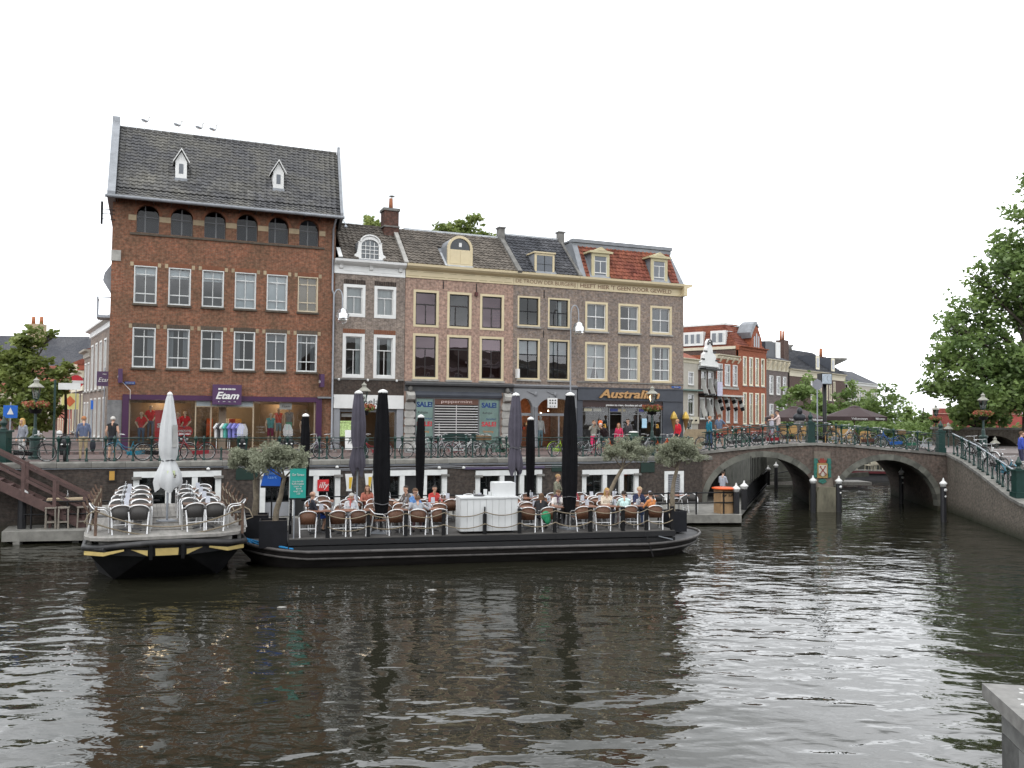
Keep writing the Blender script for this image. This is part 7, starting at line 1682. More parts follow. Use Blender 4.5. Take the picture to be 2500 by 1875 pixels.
crook('silver crook lamp at the seam of the red building and the white corniced house', 10.12, 10.95, 0); crook('silver crook lamp in front of the brown brick houses with the motto', 23.2, 10.9, 1)

BIKES = {n: mat('bike_' + n, c, .35, var=.08) for n, c in dict(black=(.012, .012, .013), teal=(.01, .16, .24), orange=(.50, .085, .015), red=(.22, .012, .02), white=(.55, .56, .55), silver=(.35, .36, .37), lime=(.32, .50, .03), green=(.02, .10, .06), brown=(.07, .03, .02), blue=(.02, .09, .3)).items()}
RUB = mat('tyre_rubber', (.014, .014, .014), .8, var=.2); CHROME = mat('chrome', (.5, .5, .5), .25, metal=.8, var=.05); SADD = mat('saddle_black', (.02, .018, .016), .6, var=.1)
def make_bike():
    t = thing('bicycle', '', 'bicycle'); K = BIKES['black']
    for x in (-.54, .54):
        g = MB(); g.tube([(x + .335 * math.cos(a), 0, .345 + .335 * math.sin(a)) for a in [k * math.pi / 12 for k in range(24)]], .019, 5, closed=True); w = g.build('wheel', RUB, t)
        g = MB(); g.tube([(x + .31 * math.cos(a), 0, .345 + .31 * math.sin(a)) for a in [k * math.pi / 10 for k in range(20)]], .012, 4, closed=True); g.build('rim', CHROME, w)
        g = MB()
        for k in range(10): a = k * math.pi / 10; g.bar((x + .31 * math.cos(a), .01, .345 + .31 * math.sin(a)), (x - .31 * math.cos(a), -.01, .345 - .31 * math.sin(a)), .004)
        g.tube([(x, -.05, .345), (x, .05, .345)], .025, 6); g.build('spokes', CHROME, w)
        g = MB(); vs = []
        for k in range(11): a = math.pi * (.02 + .98 * k / 10) if x < 0 else math.pi * (.15 + .72 * k / 10); vs += [(x + .375 * math.cos(a), -.028, .345 + .375 * math.sin(a)), (x + .385 * math.cos(a), .0, .345 + .385 * math.sin(a)), (x + .375 * math.cos(a), .028, .345 + .375 * math.sin(a))]
        g.add(vs, [(3 * k + j, 3 * k + j + 1, 3 * k + j + 4, 3 * k + j + 3) for k in range(10) for j in range(2)]); g.build('mudguard', K, t)
    g = MB(); s_, h_, b_ = (-.2, 0, .78), (.38, 0, .84), (-.06, 0, .30)
    g.tube([h_, (.2, 0, .5), b_], .018, 6); g.tube([(.37, 0, .76), (.12, 0, .55), (-.12, 0, .52)], .015, 6); g.tube([s_, b_], .017, 6); g.tube([(.365, 0, .92), (.40, 0, .72)], .02, 6)
    for y in (-.05, .05): g.tube([b_, (-.54, y, .345)], .011, 5); g.tube([(-.18, 0, .66), (-.54, y, .345)], .009, 5); g.tube([(.40, y * .6, .72), (.54, y, .345)], .012, 5)
    g.build('frame', K, t)
    g = MB(); g.tube([(.36, 0, .92), (.35, 0, 1.04)], .013, 5); g.tube([(.14, -.3, 1.05), (.28, -.27, 1.07), (.36, -.12, 1.06), (.36, .12, 1.06), (.28, .27, 1.07), (.14, .3, 1.05)], .012, 5); g.build('handlebar', CHROME, t)
    g = MB(); g.tube([s_, (-.225, 0, .88)], .013, 5); g.ellipsoid((-.27, 0, .92), (.14, .085, .045), 8, 5); g.ellipsoid((-.14, 0, .915), (.10, .03, .03), 8, 5); g.build('saddle', SADD, t)
    g = MB()
    for y in (-.06, 0, .06): g.tube([(-.30, y, .74), (-.76, y, .74)], .008, 4)
    for y in (-.06, .06): g.tube([(-.72, y, .74), (-.54, y, .345)], .007, 4)
    g.build('carrier', SADD, t)
    g = MB(); g.prism([(-.62, .26), (-.62, .42), (.02, .38), (.06, .30), (.0, .22)], 'y', .045, .065); g.build('chain_guard', K, t)
    g = MB(); g.tube([(-.06, -.08, .30), (-.06, .08, .30)], .02, 5); g.bar((-.06, .08, .30), (.03, .08, .16), .018); g.bar((-.06, -.08, .30), (-.15, -.08, .44), .018); g.box(-.01, .07, .08, .18, .145, .165); g.box(-.19, -.11, -.18, -.08, .435, .455); g.build('crank', SADD, t)
    g = MB(); g.ellipsoid((.46, 0, .86), (.05, .045, .05), 7, 5); g.build('headlamp', CHROME, t)
    return t
bike0 = make_bike()
CRATE = mat('rattan_crate', (.16, .10, .05), .8, var=.3, scale=20)
def bike(p, rz, col, label, crate=None, tilt=.06):
    if 'bk' not in used: used['bk'] = 1; o = bike0
    else: o = dup(bike0)
    for ch in children(o):
        for sl in ch.material_slots:
            if sl.material and sl.material.name == 'bike_black' and col != 'black': sl.link = 'OBJECT'; sl.material = BIKES[col]
    o.location = p; o.rotation_euler = (tilt, 0, rz); o['label'] = label; o['group'] = 'bicycles parked along the railings'
    if crate:
        g = MB(); x = .56 if crate == 'front' else -.56; g.box(x - .17, x + .17, -.2, .2, .79, 1.0); g.build('crate', CRATE, o)
    return o
VB = EDGE + .62
pend = [(-2.4, 'black', 'black bicycle with a wide frame by the green pillar at the far left', None), (1.0, 'teal', 'bright turquoise bicycle left of the white parasol', None), (2.1, 'black', 'black bicycle parked close behind the turquoise one', None), (2.75, 'silver', 'grey bicycle half hidden by the white parasol', None), (3.45, 'red', 'dark red bicycle just right of the white parasol', None), (8.1, 'silver', 'silver bicycle by the right end of the purple shop frame', None), (8.75, 'black', 'black bicycle beside the slim black parasol and the purple pilaster', None),
        (10.9, 'red', 'red bicycle partly hidden between the grey and large black parasols', None), (12.95, 'white', 'white bicycle in front of the left sale poster', None), (13.75, 'silver', 'silver grey bicycle in front of the white shutter, left', None), (14.5, 'red', 'bright red bicycle in front of the white shutter', None), (15.1, 'white', 'white bicycle standing behind a front crate bicycle at the shutter', None), (15.75, 'white', 'cream white bicycle with a crate in front of the right sale poster', 'front'), (16.6, 'black', 'black bicycle with front crate at the right stone pilaster', 'front'), (17.2, 'green', 'dark green bicycle at the right stone pilaster', None),
        (20.3, 'lime', 'lime yellow bicycle in front of the grey arched shop', None), (21.0, 'black', 'black bicycle in front of the grey arched shop window', None), (21.8, 'silver', 'grey bicycle behind the large black parasol on the right', None), (23.05, 'orange', 'orange bicycle with full chain case in front of the ice cream shop', None), (23.9, 'black', 'black bicycle right of the orange one', None), (24.6, 'silver', 'silver bicycle with curved white handlebar left of the green bin', None), (25.75, 'orange', 'small orange red bicycle right of the green bin', None), (26.6, 'black', 'black bicycle near the street lamp at the start of the bridge', None)]
for k, (s, col, lab, cr_) in enumerate(pend):
    bike(FAC.pt(s, VB + rnd.uniform(-.05, .25), QZ + .005), FAC.a + (math.pi if k % 3 == 1 else 0) + rnd.uniform(-.13, .13), col, lab, cr_, rnd.uniform(-.1, .1))
bb = [(.75, 'black', 'black upright bicycle at the left foot of the bridge', None), (1.75, 'black', 'black bicycle with front crate behind the bridge railing, right of the boy in red shorts', 'front'), (2.35, 'green', 'dark green bicycle leaning in a cluster on the left half of the bridge', None), (2.95, 'black', 'black bicycle left of the standing couple on the bridge', None), (3.7, 'red', 'pinkish red bicycle beside the couple on the bridge', None), (5.2, 'black', 'black bicycle with rear crate left of the bridge crown pillar', 'rear'), (6.7, 'black', 'black bicycle right behind the grey sign pole', None), (7.9, 'silver', 'grey bicycle below the second terrace parasol', 'rear'), (8.8, 'brown', 'brown bicycle with a low dark box on the bridge', None), (9.6, 'black', 'black bicycle on the right half of the bridge', None), (10.35, 'blue', 'bicycle with a blue panel bag on the right half of the bridge', 'rear'), (11.2, 'green', 'small dark green bicycle near the right end of the bridge', None), (12.1, 'silver', 'grey ladies bicycle next to the right end pillar', None)]
for s, col, lab, cr_ in bb: bike(BRG.pt(s, .62 + rnd.uniform(-.05, .2), crown(s) - .04), BRG.a + (math.pi if rnd.random() < .4 else 0) + rnd.uniform(-.15, .15), col, lab, cr_, rnd.uniform(-.1, .1))
for k in range(6):
    x = .9 + k * 1.45; q = Vector((22.62, 46.05, 0)) + Vector((wdir.x * x + wn_.x * .85, wdir.y * x + wn_.y * .85, zw(x) - .05))
    o = bike(q, math.atan2(wdir.y, wdir.x) + rnd.uniform(.2, .6), ('silver', 'black', 'white', 'black', 'teal', 'black')[k], f'{("silver", "black", "white", "black", "turquoise", "black")[k]} bicycle on the ramp railing, {ORD[k]} down from the bridge pillar')
for k, (x, y, c) in enumerate(((16.6, 61.5, 'blue'), (17.6, 62.5, 'red'), (15.6, 60.8, 'silver'), (18.8, 63.2, 'red'))):
    bike(Vector((x, y, 2.72)), .3, c, ('blue bicycle on the far quay seen through the left arch', 'red bicycle seen through the middle of the left arch', 'grey bicycle on the far quay seen at the left of the arch', 'red bicycle on the far quay seen at the right of the left arch')[k])
def scooter(label, s, shield):
    t = thing('motor_scooter', label, 'scooter', FAC.pt(s, VB + .1, QZ), FAC.a + rnd.uniform(-.2, .2), 'scooters on the quay'); DK = mat('scooter_dark', (.025, .026, .028), .3, var=.1)
    for y in (-.42, .8): g = MB(); g.tube([(0, y + .2 * math.cos(a), .24 + .2 * math.sin(a)) for a in [k * math.pi / 8 for k in range(16)]], .05, 6, closed=True); g.build('wheel', RUB, t)
    g = MB(); g.prism([(-.17, .35), (.17, .35), (.23, .75), (.14, 1.0), (-.14, 1.0), (-.23, .75)], 'y', -.45, -.32); g.ellipsoid((0, -.45, .78), (.19, .1, .22), 8, 6); g.build('leg_shield', DK, t)
    g = MB(); g.box(-.17, .17, -.3, .2, .26, .34); g.ellipsoid((0, .55, .55), (.2, .45, .25), 8, 6); g.build('body', DK, t)
    g = MB(); g.box(-.14, .14, .15, .85, .74, .82); g.build('seat', SADD, t)
    g = MB(); g.tube([(-.33, -.28, 1.08), (0, -.34, 1.04), (.33, -.28, 1.08)], .018, 5); g.build('handlebar', SADD, t)
    for x in (-.1, .1): g = MB(); g.ellipsoid((x, -.52, .68), (.05, .03, .035), 7, 5); g.build('headlight', WHITE, t)
    if shield: g = MB(); g.add([(-.2, -.36, 1.0), (.2, -.36, 1.0), (.22, -.3, 1.25), (.12, -.24, 1.5), (-.12, -.24, 1.5), (-.22, -.3, 1.25)], [(0, 1, 2, 5), (5, 2, 3, 4)]); g.build('windscreen', glass('screen_plastic', tint=(.75, .77, .8), refl=2.5), t)
scooter('dark scooter facing the canal at the far left', -1.25, False); scooter('scooter with a tall clear windscreen at the clothes shop entrance', 5.38, True); scooter('scooter with a windscreen in front of the right shop window of the purple shop', 7.15, True)

BROWNW = mat('brown_stair_wood', (.085, .05, .045), .7, var=.25, scale=4, bump=.004)
st = thing('wooden_stairs', 'brown wooden stairs going down from the street to the landing at the left', 'stairs', FAC.pt(-5.2, -8.1, 0), FAC.a)
def SP(x, y, z): return (x + 5.2, y + 8.1, z)
L0, L1 = (-5.4, 3.65), (-.2, .42)
for y in (-8.3, -7.15): g = MB(); g.bar(SP(L0[0], y, L0[1] - .35), SP(L1[0], y, L1[1]), .07, .32); g.build('stringer', BROWNW, st)
for k in range(16):
    t_ = (k + .5) / 16; x = L0[0] + (L1[0] - L0[0]) * t_; z = L0[1] + (L1[1] - L0[1]) * t_ - .12
    g = MB(); g.box(x - .13 + 5.2, x + .15 + 5.2, -.16, .9, z, z + .045); g.build('tread', BROWNW, st)
for y in (-8.3, -7.15):
    for dz in (1.0, .5): g = MB(); g.bar(SP(L0[0], y, L0[1] - .2 + dz), SP(L1[0] + .15, y, L1[1] + .02 + dz), .05, .10); g.build('handrail', BROWNW, st)
    for x in (-2.43, -1.4, -.4): t_ = (x - L0[0]) / (L1[0] - L0[0]); z = L0[1] + (L1[1] - L0[1]) * t_; g = MB(); g.box(x + 5.14, x + 5.26, y + 8.05, y + 8.15, z - .2, z + 1.05); g.build('newel_post', BROWNW, st)
text("ANNIE'S", .16, mat('pale_grey_letter', (.35, .34, .32), .7), st, (1.75, -.26, 2.05), rot=(math.pi / 2, R(32), 0))
PINE = mat('pale_pine', (.42, .33, .22), .6, var=.15, scale=6, stretch=(.2, 1, 1)); GREYW = mat('grey_stool_wood', (.21, .185, .155), .75, var=.2)
tb = thing('standing_table', 'high pale wooden table on the left landing', 'table', FAC.pt(-1.05, -7.85, DZ), FAC.a)
g = MB(); g.box(-.62, .62, -.3, .3, 1.0, 1.06); g.build('tabletop', PINE, tb)
for x in (-.5, .5):
    for y in (-.2, .2): g = MB(); g.box(x - .04, x + .04, y - .04, y + .04, 0, 1.0); g.build('leg', BROWNW, tb)
for k, x in enumerate((-1.5, -1.08, -.45)):
    t = thing('bar_stool', f'grey wooden bar stool, {("left one", "middle one", "right one")[k]} of three under the high pale table', 'stool', FAC.pt(x, -8.3, DZ), FAC.a, 'bar stools at the high table')
    g = MB(); g.box(-.19, .19, -.17, .17, .74, .79); g.build('seat', GREYW, t)
    for a in (-.15, .15):
        for b in (-.13, .13): g = MB(); g.bar((a * 1.1, b * 1.1, 0), (a, b, .74), .05); g.build('leg', GREYW, t)
    for b in (-.13, .13): g = MB(); g.box(-.13, .13, b - .015, b + .015, .22, .27); g.build('stretcher', GREYW, t)
o = dup(bottle, FAC.pt(-1.0, -7.85, DZ + 1.06), label='clear carafe on the high pale table of the left landing'); o['group'] = 'clear carafes on the tables'
for k, (s, v, a) in enumerate(((20.6, -10.4, .3), (21.4, -10.2, 2.8), (22.3, -10.6, .2), (23.1, -10.3, 3.0), (23.9, -10.8, .5), (24.6, -10.6, 2.7))):
    o = dup(chair_g, FAC.pt(s, v, DZ), FAC.a + a, f'charcoal bistro chair on the right landing, {ORD[k]} from the olive tree'); o['group'] = 'charcoal chairs on the landing'
for k, (s, v) in enumerate(((21.0, -9.9), (22.7, -10.0), (24.2, -10.2))):
    o = dup(table_w, FAC.pt(s, v, DZ), FAC.a, f'brown table on the right landing, {ORD[k]} from the olive tree'); o['group'] = 'brown tables on the landing'
    o = dup(card, FAC.pt(s + .1, v, DZ + .74), FAC.a, f'menu stand on the {ORD[k]} landing table from the olive tree'); o['group'] = 'menu stands on the tables'
ct = thing('standing_counter', 'tall cardboard brown counter with a bright orange oval top', 'counter', Vector((9.55, 39.95, DZ)), FAC.a)
g = MB(); g.box(-.32, .32, -.28, .28, 0, 1.05); g.build('body', mat('cardboard_brown', (.26, .165, .085), .8, var=.2, scale=3), ct)
g = MB(); g.lathe([(.4, 1.05), (.52, 1.09), (.52, 1.13), (.4, 1.16), (0, 1.17)], (0, 0, 0), 18); g.build('top', mat('orange_top', (.62, .085, .01), .45, var=.05), ct)
text('SUP', .14, BLACK, ct, (-.15, -.283, .8)); text('SUP', .14, BLACK, ct, (.18, -.283, .8))
def sign(name, label, cat, p, h, parts, r=.03, m=ZINC, rz=None):
    t = thing(name, label, cat, p, FAC.a if rz is None else rz); g = MB(); g.tube([(0, .03, 0), (0, .03, h)], r, 6); g.build('pole', m, t)
    for nm, poly, mm, y in parts: g = MB(); g.prism(poly, 'y', y - .012, y); g.build(nm, mm, t)
    return t
def disc(c, z, r, n=14): return [(c + r * math.cos(2 * math.pi * k / n), z + r * math.sin(2 * math.pi * k / n)) for k in range(n)]
SBL = mat('traffic_blue', (.01, .10, .42), .4, var=.04); SRD = mat('traffic_red', (.45, .02, .03), .4, var=.04); SYE = mat('sign_yellow', (.60, .55, .22), .5, var=.04)
sign('traffic_sign', 'blue square sign with a white triangle at the far left', 'sign', Vector((-20.6, 36.4, 2.8)), 2.3, [('plate', rect(-.26, .26, 1.65, 2.17), SBL, 0), ('symbol', [(-.12, 1.8), (.12, 1.8), (0, 2.08)], WHITE, -.013)])
sign('street_sign', 'white direction sign on a green post next to the left lamp', 'sign', Vector((-18.9, 36.6, 2.8)), 3.25, [('arm', rect(.12, .95, 2.85, 3.12), WHITE, 0)], .05, GREEN)
sign('shop_sign', 'pale yellow square sign with an orange diamond in the side street', 'sign', ALF.pt(-7.5, -1.2, 3.0), 3.0, [('plate', rect(-.5, .5, 1.9, 2.9), SYE, 0), ('diamond', [(0, 2.05), (.32, 2.4), (0, 2.75), (-.32, 2.4)], mat('diamond_orange', (.5, .12, .04), .5), -.013)], rz=R(15))
sign('shop_sign', 'round red sign with a white bar in the side street', 'sign', ALF.pt(-6.2, -1.0, 3.0), 4.0, [('plate', disc(0, 3.6, .42), SRD, 0), ('bar', rect(-.42, .42, 3.5, 3.68), WHITE, -.013)], rz=R(15))
t = sign('shop_sign', 'purple square clothes shop sign hanging in the side street', 'sign', Vector((-19.9, 43.2, 3.0)), 3.9, [('plate', rect(-.36, .36, 3.0, 3.72), SIGNP, 0)], rz=R(10)); text('Etam', .30, WHITE, t, (0, -.016, 3.3), shear=.3); text('MISS', .09, WHITE, t, (0, -.016, 3.58))
sign('bollard_pole', 'slim blue grey pole at the corner of the red building', 'pole', FAC.pt(-.6, -1.0, 2.95), 2.3, [('sleeve', rect(-.05, .05, 1.9, 2.3), SBL, -.0)])
for k, x in enumerate((-2.6, -1.75)):
    t = thing('street_bollard', f'white street bollard with red band, {("left", "right")[k]} of the two near the dark scooter', 'bollard', FAC.pt(x, -2.6, 2.9), 0, 'red and white street bollards')
    g = MB(); g.lathe([(.1, 0), (.09, .8), (.12, .86), (.1, 1.0), (0, 1.04)], (0, 0, 0), 9); g.build('post', WHITE, t); g = MB(); g.lathe([(.096, .62), (.095, .76)], (0, 0, 0), 9); g.build('band', SRD, t)
for k, (s, cs_) in enumerate(((5.0, ((.5, .5, .5), (.04, .04, .045), (.5, .52, .5), (.08, .34, .29))), (5.6, ((.16, .17, .42), (.2, .2, .5), (.16, .17, .42))))):
    t = thing('clothes_rack', ('clothes rack with white, black and mint tops outside the shop', 'clothes rack with lilac blue tops outside the shop')[k], 'clothes rack', FAC.pt(s, -.75, 2.98), FAC.a, 'clothes racks outside the shop')
    g = MB(); g.tube([(-.26, 0, 0), (-.26, 0, 1.3), (.26, 0, 1.3), (.26, 0, 0)], .015, 5); g.tube([(-.26, -.2, .02), (-.26, .2, .02)], .015, 5); g.tube([(.26, -.2, .02), (.26, .2, .02)], .015, 5); g.build('rack_frame', CHROME, t)
    for j, c in enumerate(cs_):
        x = -.2 + j * .4 / (len(cs_) - 1); g = MB(); g.prism([(-.2, .5), (.2, .5), (.22, 1.0), (.3, .95), (.33, 1.02), (.1, 1.22), (-.1, 1.22), (-.33, 1.02), (-.3, .95), (-.22, 1.0)], 'y', -.045, .045)
        o = g.build('garment', mat('garment_%d%d' % (k, j), c, .85, var=.15), t); o.location = (x, 0, .05); o.rotation_euler = (0, 0, .9)
bn = thing('litter_bin', 'dark green tapered bin with a white lid by the canal railing', 'bin', FAC.pt(24.45, -5.7, 2.8), FAC.a)
g = MB(); g.lathe([(.36, 0), (.34, .3), (.26, 1.1), (.27, 1.14)], (0, 0, 0), 8, sm=False); g.build('body', mat('bin_green', (.012, .05, .028), .4), bn); g = MB(); g.lathe([(.26, 1.14), (.2, 1.2), (0, 1.22)], (0, 0, 0), 10); g.build('lid', WHITE, bn)
t = thing('advert_board', 'white pavement board with a black drawing outside the opticians', 'sign', FAC.pt(11.1, -.9, 2.97), FAC.a)
g = MB(); g.prism([(-.12, 0), (.0, .98), (.02, .98), (-.06, 0)], 'x', -.3, .3); g.build('panel', WHITE, t)
g = MB()
for k in range(7): g.bar((-.17 + .05 * k, -.115 + .09 * .4, .3 + .07 * (k % 3)), (-.05 + .04 * k, -.05, .62 - .06 * (k % 2)), .05, .01)
g.build('drawing', BLACK, t)
t = thing('planter_bench', 'dark green bench with planks in front of the white shutter', 'bench', FAC.pt(15.3, -5.3, 2.82), FAC.a)
for z in (.95, .82, .69): g = MB(); g.box(-.95, .95, -.03, .02, z, z + .1); g.build('back_plank', GREEN, t)
for y in (.1, .25, .4): g = MB(); g.box(-.95, .95, y - .06, y + .06, .43, .47); g.build('seat_plank', GREEN, t)
for x in (-.8, .8): g = MB(); g.bar((x, 0, 0), (x, -.02, 1.05), .06); g.bar((x, .42, 0), (x, .42, .43), .06); g.build('leg', GREEN, t)
t = thing('advert_board', 'beige leaning board at the foot of the bridge', 'sign', BRG.pt(.3, 2.6, 3.0), BRG.a + .2); g = MB(); g.prism([(-.9, .0), (.6, 0), (.9, 1.1), (-.3, 1.1)], 'y', 0, .05); g.build('panel', SAND, t)

BRP = mat('brown_parasol_cloth', (.042, .026, .026), .85, var=.1)
for k, (s, v, r, z0, z1) in enumerate(((10.35, 13, 2.0, 4.75, 5.5), (15.0, 14, 2.1, 4.85, 5.6))):
    t = thing('terrace_parasol', ('large brown open parasol left of the clock post', 'large brown open parasol right of the clock post')[k], 'parasol', BRG.pt(s, v, 3.0), BRG.a + .1, 'brown open parasols')
    zb, zt = z0 - 3, z1 - 3; g = MB(); n = 8; ring = [(r * math.cos(2 * math.pi * j / n), r * math.sin(2 * math.pi * j / n), zb + .05) for j in range(n)]
    g.add(ring + [(.3 * p[0] / r, .3 * p[1] / r, zt - .05) for p in ring], [(j, (j + 1) % n, n + (j + 1) % n, n + j) for j in range(n)]); g.build('canopy', BRP, t)
    g = MB(); g.add(ring + [(p[0], p[1], zb - .22) for p in ring], [(j, (j + 1) % n, n + (j + 1) % n, n + j) for j in range(n)]); va = g.build('valance', BRP, t)
    g = MB(); g.lathe([(.42, zt - .12), (.36, zt - .02), (.1, zt + .06), (0, zt + .07)], (0, 0, 0), 8, sm=False); g.build('vent', BRP, t)
    g = MB(); g.tube([(0, 0, 0), (0, 0, zt)], .035, 6); g.build('pole', mat('pale_wood_pole', (.35, .28, .18), .6), t)
    for j in range(8): g = MB(); a = 2 * math.pi * j / 8; g.tube([(0, 0, zb - .1), (r * .6 * math.cos(a), r * .6 * math.sin(a), zb + .25)], .018, 4); g.build('strut', mat('pale_wood_pole', (.35, .28, .18)), t)
    for a in (-1.178, -1.963):
        text('Valkensteyn', .2, WHITE, t, (r * .93 * math.cos(a), r * .93 * math.sin(a), zb - .09), rot=(math.pi / 2, 0, a + math.pi / 2), width=1.0)
RAT = mat('yellow_rattan', (.30, .18, .06), .6, var=.25, scale=30)
ch0 = None
for k, (s, v) in enumerate(((4.9, 2.0), (6.3, 4.0), (8.6, 3.6), (9.4, 3.8), (10.8, 4.2), (7.3, 4.2))):
    if ch0 is None:
        ch0 = t = thing('rattan_chair', '', 'chair')
        g = MB(); g.box(-.25, .25, -.25, .25, .38, .44); g.build('seat', RAT, t); g = MB(); g.prism([(-.3, .44), (.3, .44), (.28, .85), (.18, .92), (-.18, .92), (-.28, .85)], 'y', -.3, -.25); g.build('backrest', RAT, t)
        for a in (-1, 1): g = MB(); g.tube([(a * .28, -.27, .66), (a * .3, .2, .64), (a * .26, .24, .0)], .03, 5); g.build('arm', RAT, t); g = MB(); g.tube([(a * .24, -.25, .4), (a * .26, -.3, 0)], .025, 5); g.build('leg', RAT, t)
        o = t
    else: o = dup(ch0)
    o.location = BRG.pt(s, v, crown(s) - .05); o.rotation_euler = (0, 0, BRG.a + rnd.uniform(-.6, .6)); o['label'] = f'yellow rattan terrace chair behind the bridge railing, {ORD[(0, 1, 3, 4, 5, 2)[k]]} from the left'; o['group'] = 'rattan chairs on the bridge'
t = thing('clock_post', 'square street clock on a tall black post', 'clock', BRG.pt(8.35, 4, 3.35), BRG.a)
g = MB(); g.lathe([(.13, 0), (.11, .4), (.1, 3.35)], (0, 0, 0), 10); g.build('post', BLACK, t); g = MB(); g.box(-.31, .31, -.28, .28, 3.3, 3.92); hs = g.build('clock_case', BLACK, t)
g = MB(); g.box(-.27, .27, -.30, -.282, 3.34, 3.88); g.build('clock_face', mat('clock_face', (.36, .41, .46), .4, var=.03), hs)
g = MB()
for k in range(12): a = k * math.pi / 6; g.bar((.19 * math.cos(a), -.305, 3.61 + .19 * math.sin(a)), (.24 * math.cos(a), -.305, 3.61 + .24 * math.sin(a)), .025, .008)
g.bar((0, -.306, 3.61), (.03, -.306, 3.77), .025, .008); g.bar((0, -.306, 3.61), (.08, -.306, 3.48), .025, .008); g.build('clock_hands', BLACK, hs)
sign('traffic_sign', 'round grey back of a traffic sign on a pole at the bridge crown', 'sign', BRG.pt(6.35, .45, 3.45), 3.35, [('plate', disc(0, 3.05, .27), mat('sign_back_grey', (.22, .225, .25), .5, metal=.3), 0)], .035, rz=BRG.a)
t = thing('bust_statue', 'dark bronze bust behind the pillar on the bridge crown', 'statue', BRG.pt(9.0, 9.0, 3.3), BRG.a); BRZ = mat('dark_bronze', (.018, .02, .024), .45, metal=.3, var=.3)
g = MB(); g.lathe([(.3, 0), (.28, 1.2), (.34, 1.25), (.2, 1.3)], (0, 0, 0), 8); g.build('pedestal', STONED, t); g = MB(); g.ellipsoid((0, 0, 1.5), (.42, .28, .28), 10, 7); g.ellipsoid((0, -.05, 1.88), (.17, .19, .24), 10, 8); g.ellipsoid((0, -.22, 1.87), (.04, .05, .06), 6, 4); g.build('figure', BRZ, t)

t = thing('tour_boat', 'low tour boat with cream chairs moored beyond the right arch', 'boat', (28.6, 69.5, 0), R(172))
ho = [(-1.2, -1.1), (3.2, -1.1), (4.6, -.6), (5.0, 0), (4.6, .6), (3.2, 1.1), (-4, 1.1), (-4, -1.1)]
g = MB(); g.prism([(x * .95, y * .85) for x, y in ho], 'z', -.4, .55); g.build('hull', mat('boat_grey', (.06, .06, .065), .5), t); g = MB(); g.prism(ho, 'z', .55, .72); g.build('gunwale', mat('boat_maroon', (.10, .02, .025), .5), t); g = MB(); g.prism([(x * .96, y * .9) for x, y in ho], 'z', .72, .76); g.build('deck', CONC, t)
for k in range(6): o = dup(ch0, Vector((28.6, 69.5, .76)) + Vector((-2.6 + k * .95, (k % 2) * .8 - .4, 0)), rnd.uniform(0, 6), f'cream chair on the tour boat beyond the right arch, {ORD[k]} from its left end', swap={'yellow_rattan': mat('cream_chair', (.5, .46, .36), .6)}); o['group'] = 'chairs on the tour boat'
t = thing('floating_dock', 'timber dock with low walls beyond the left arch', 'dock', (17.6, 60.5, 0), R(4))
g = MB(); g.box(0, 7.2, 0, 2.0, .2, .42); g.build('deck', DECKG, t); g = MB(); g.bar((0, .1, .5), (7, .1, .95), .12, .3); g.build('beam', CONCD, t); g = MB(); g.bar((.2, .4, .9), (5.5, .4, 1.75), .06, .06)
for k in range(5): g.bar((.6 + k * 1.1, .4, .4), (.6 + k * 1.1, .4, 1.0 + k * .18), .06)
g.build('railing', BLACK, t)
t = thing('red_crate', 'bright red crate on the timber dock beyond the left arch', 'crate', (21.3, 61.6, .42)); g = MB(); g.box(-.45, .45, -.3, .3, 0, .75); g.build('box', SRD, t); g = MB(); g.box(-.48, .48, -.33, .33, .75, .83); g.build('lid', SRD, t)
for k, (x, y) in enumerate(((-5.55, 21.7), (-2.1, 24.0))):
    g = MB(); g.prism([(-.10, -.04), (.02, -.07), (.12, .01), (.04, .06), (-.07, .05)], 'z', .0, .02); o = tag(g.build('floating_litter', STUCCO), ('pale scrap of paper floating in front of the bow barge', 'small white scrap floating in front of the long barge')[k], 'litter'); o.location = (x, y, .005)
GULL = mat('gull_white', (.55, .55, .54), .7, var=.1); GULLG = mat('gull_grey', (.22, .23, .25), .7, var=.1)
for k, s in enumerate((1.30, 2.85, 3.90, 4.58)):
    t = thing('gull', f'gull standing on the roof ridge, {ORD[k]} from the left gable', 'bird', FAC.pt(s, 3.6, 19.36), FAC.a + (.3, .1, .2, .1)[k], 'gulls on the ridge')
    g = MB(); up = .12 if k > 1 else .06
    g.tube([(-.24, 0, .19), (-.14, 0, .22), (0, 0, .25), (.1, 0, .27), (.15, 0, .33), (.165, 0, .40 + up), (.19, 0, .45 + up)], [.012, .05, .085, .07, .04, .035, .042], 8); g.ellipsoid((.20, 0, .46 + up), (.055, .042, .045), 8, 6); g.build('body', GULL, t)
    for y in (-1, 1): g = MB(); g.ellipsoid((-.07, y * .06, .26), (.2, .025, .06), 8, 5, M=Matrix.Rotation(.25, 3, 'Y')); g.build('wing', GULLG, t); g = MB(); g.tube([(.0, y * .03, .2), (.01, y * .03, 0)], .008, 4); g.build('leg', ORL, t)
    g = MB(); g.tube([(.24, 0, .455 + up), (.31, 0, .44 + up)], [.016, .005], 5); g.build('beak', ORL, t); t.scale = (.85,) * 3
wc = thing('stone_parapet', 'corner of a grey stone parapet with bird droppings at the lower right', 'wall', (4.87, 9.23, 0), math.atan2(-1.13, -.22))
STN = mat('pale_grey_granite', (.115, .115, .11), .8, var=.45, scale=3.5, detail=8, bump=.006); STT = mat('parapet_top', (.175, .17, .16), .8, var=.35, scale=4, detail=8, bump=.004)
for k in range(3): g = MB(); g.box(k * 2.2 + .004, k * 2.2 + 2.196, 0.0, 1.6, 1.86, 2.0); g.build('coping_stone', STT, wc)
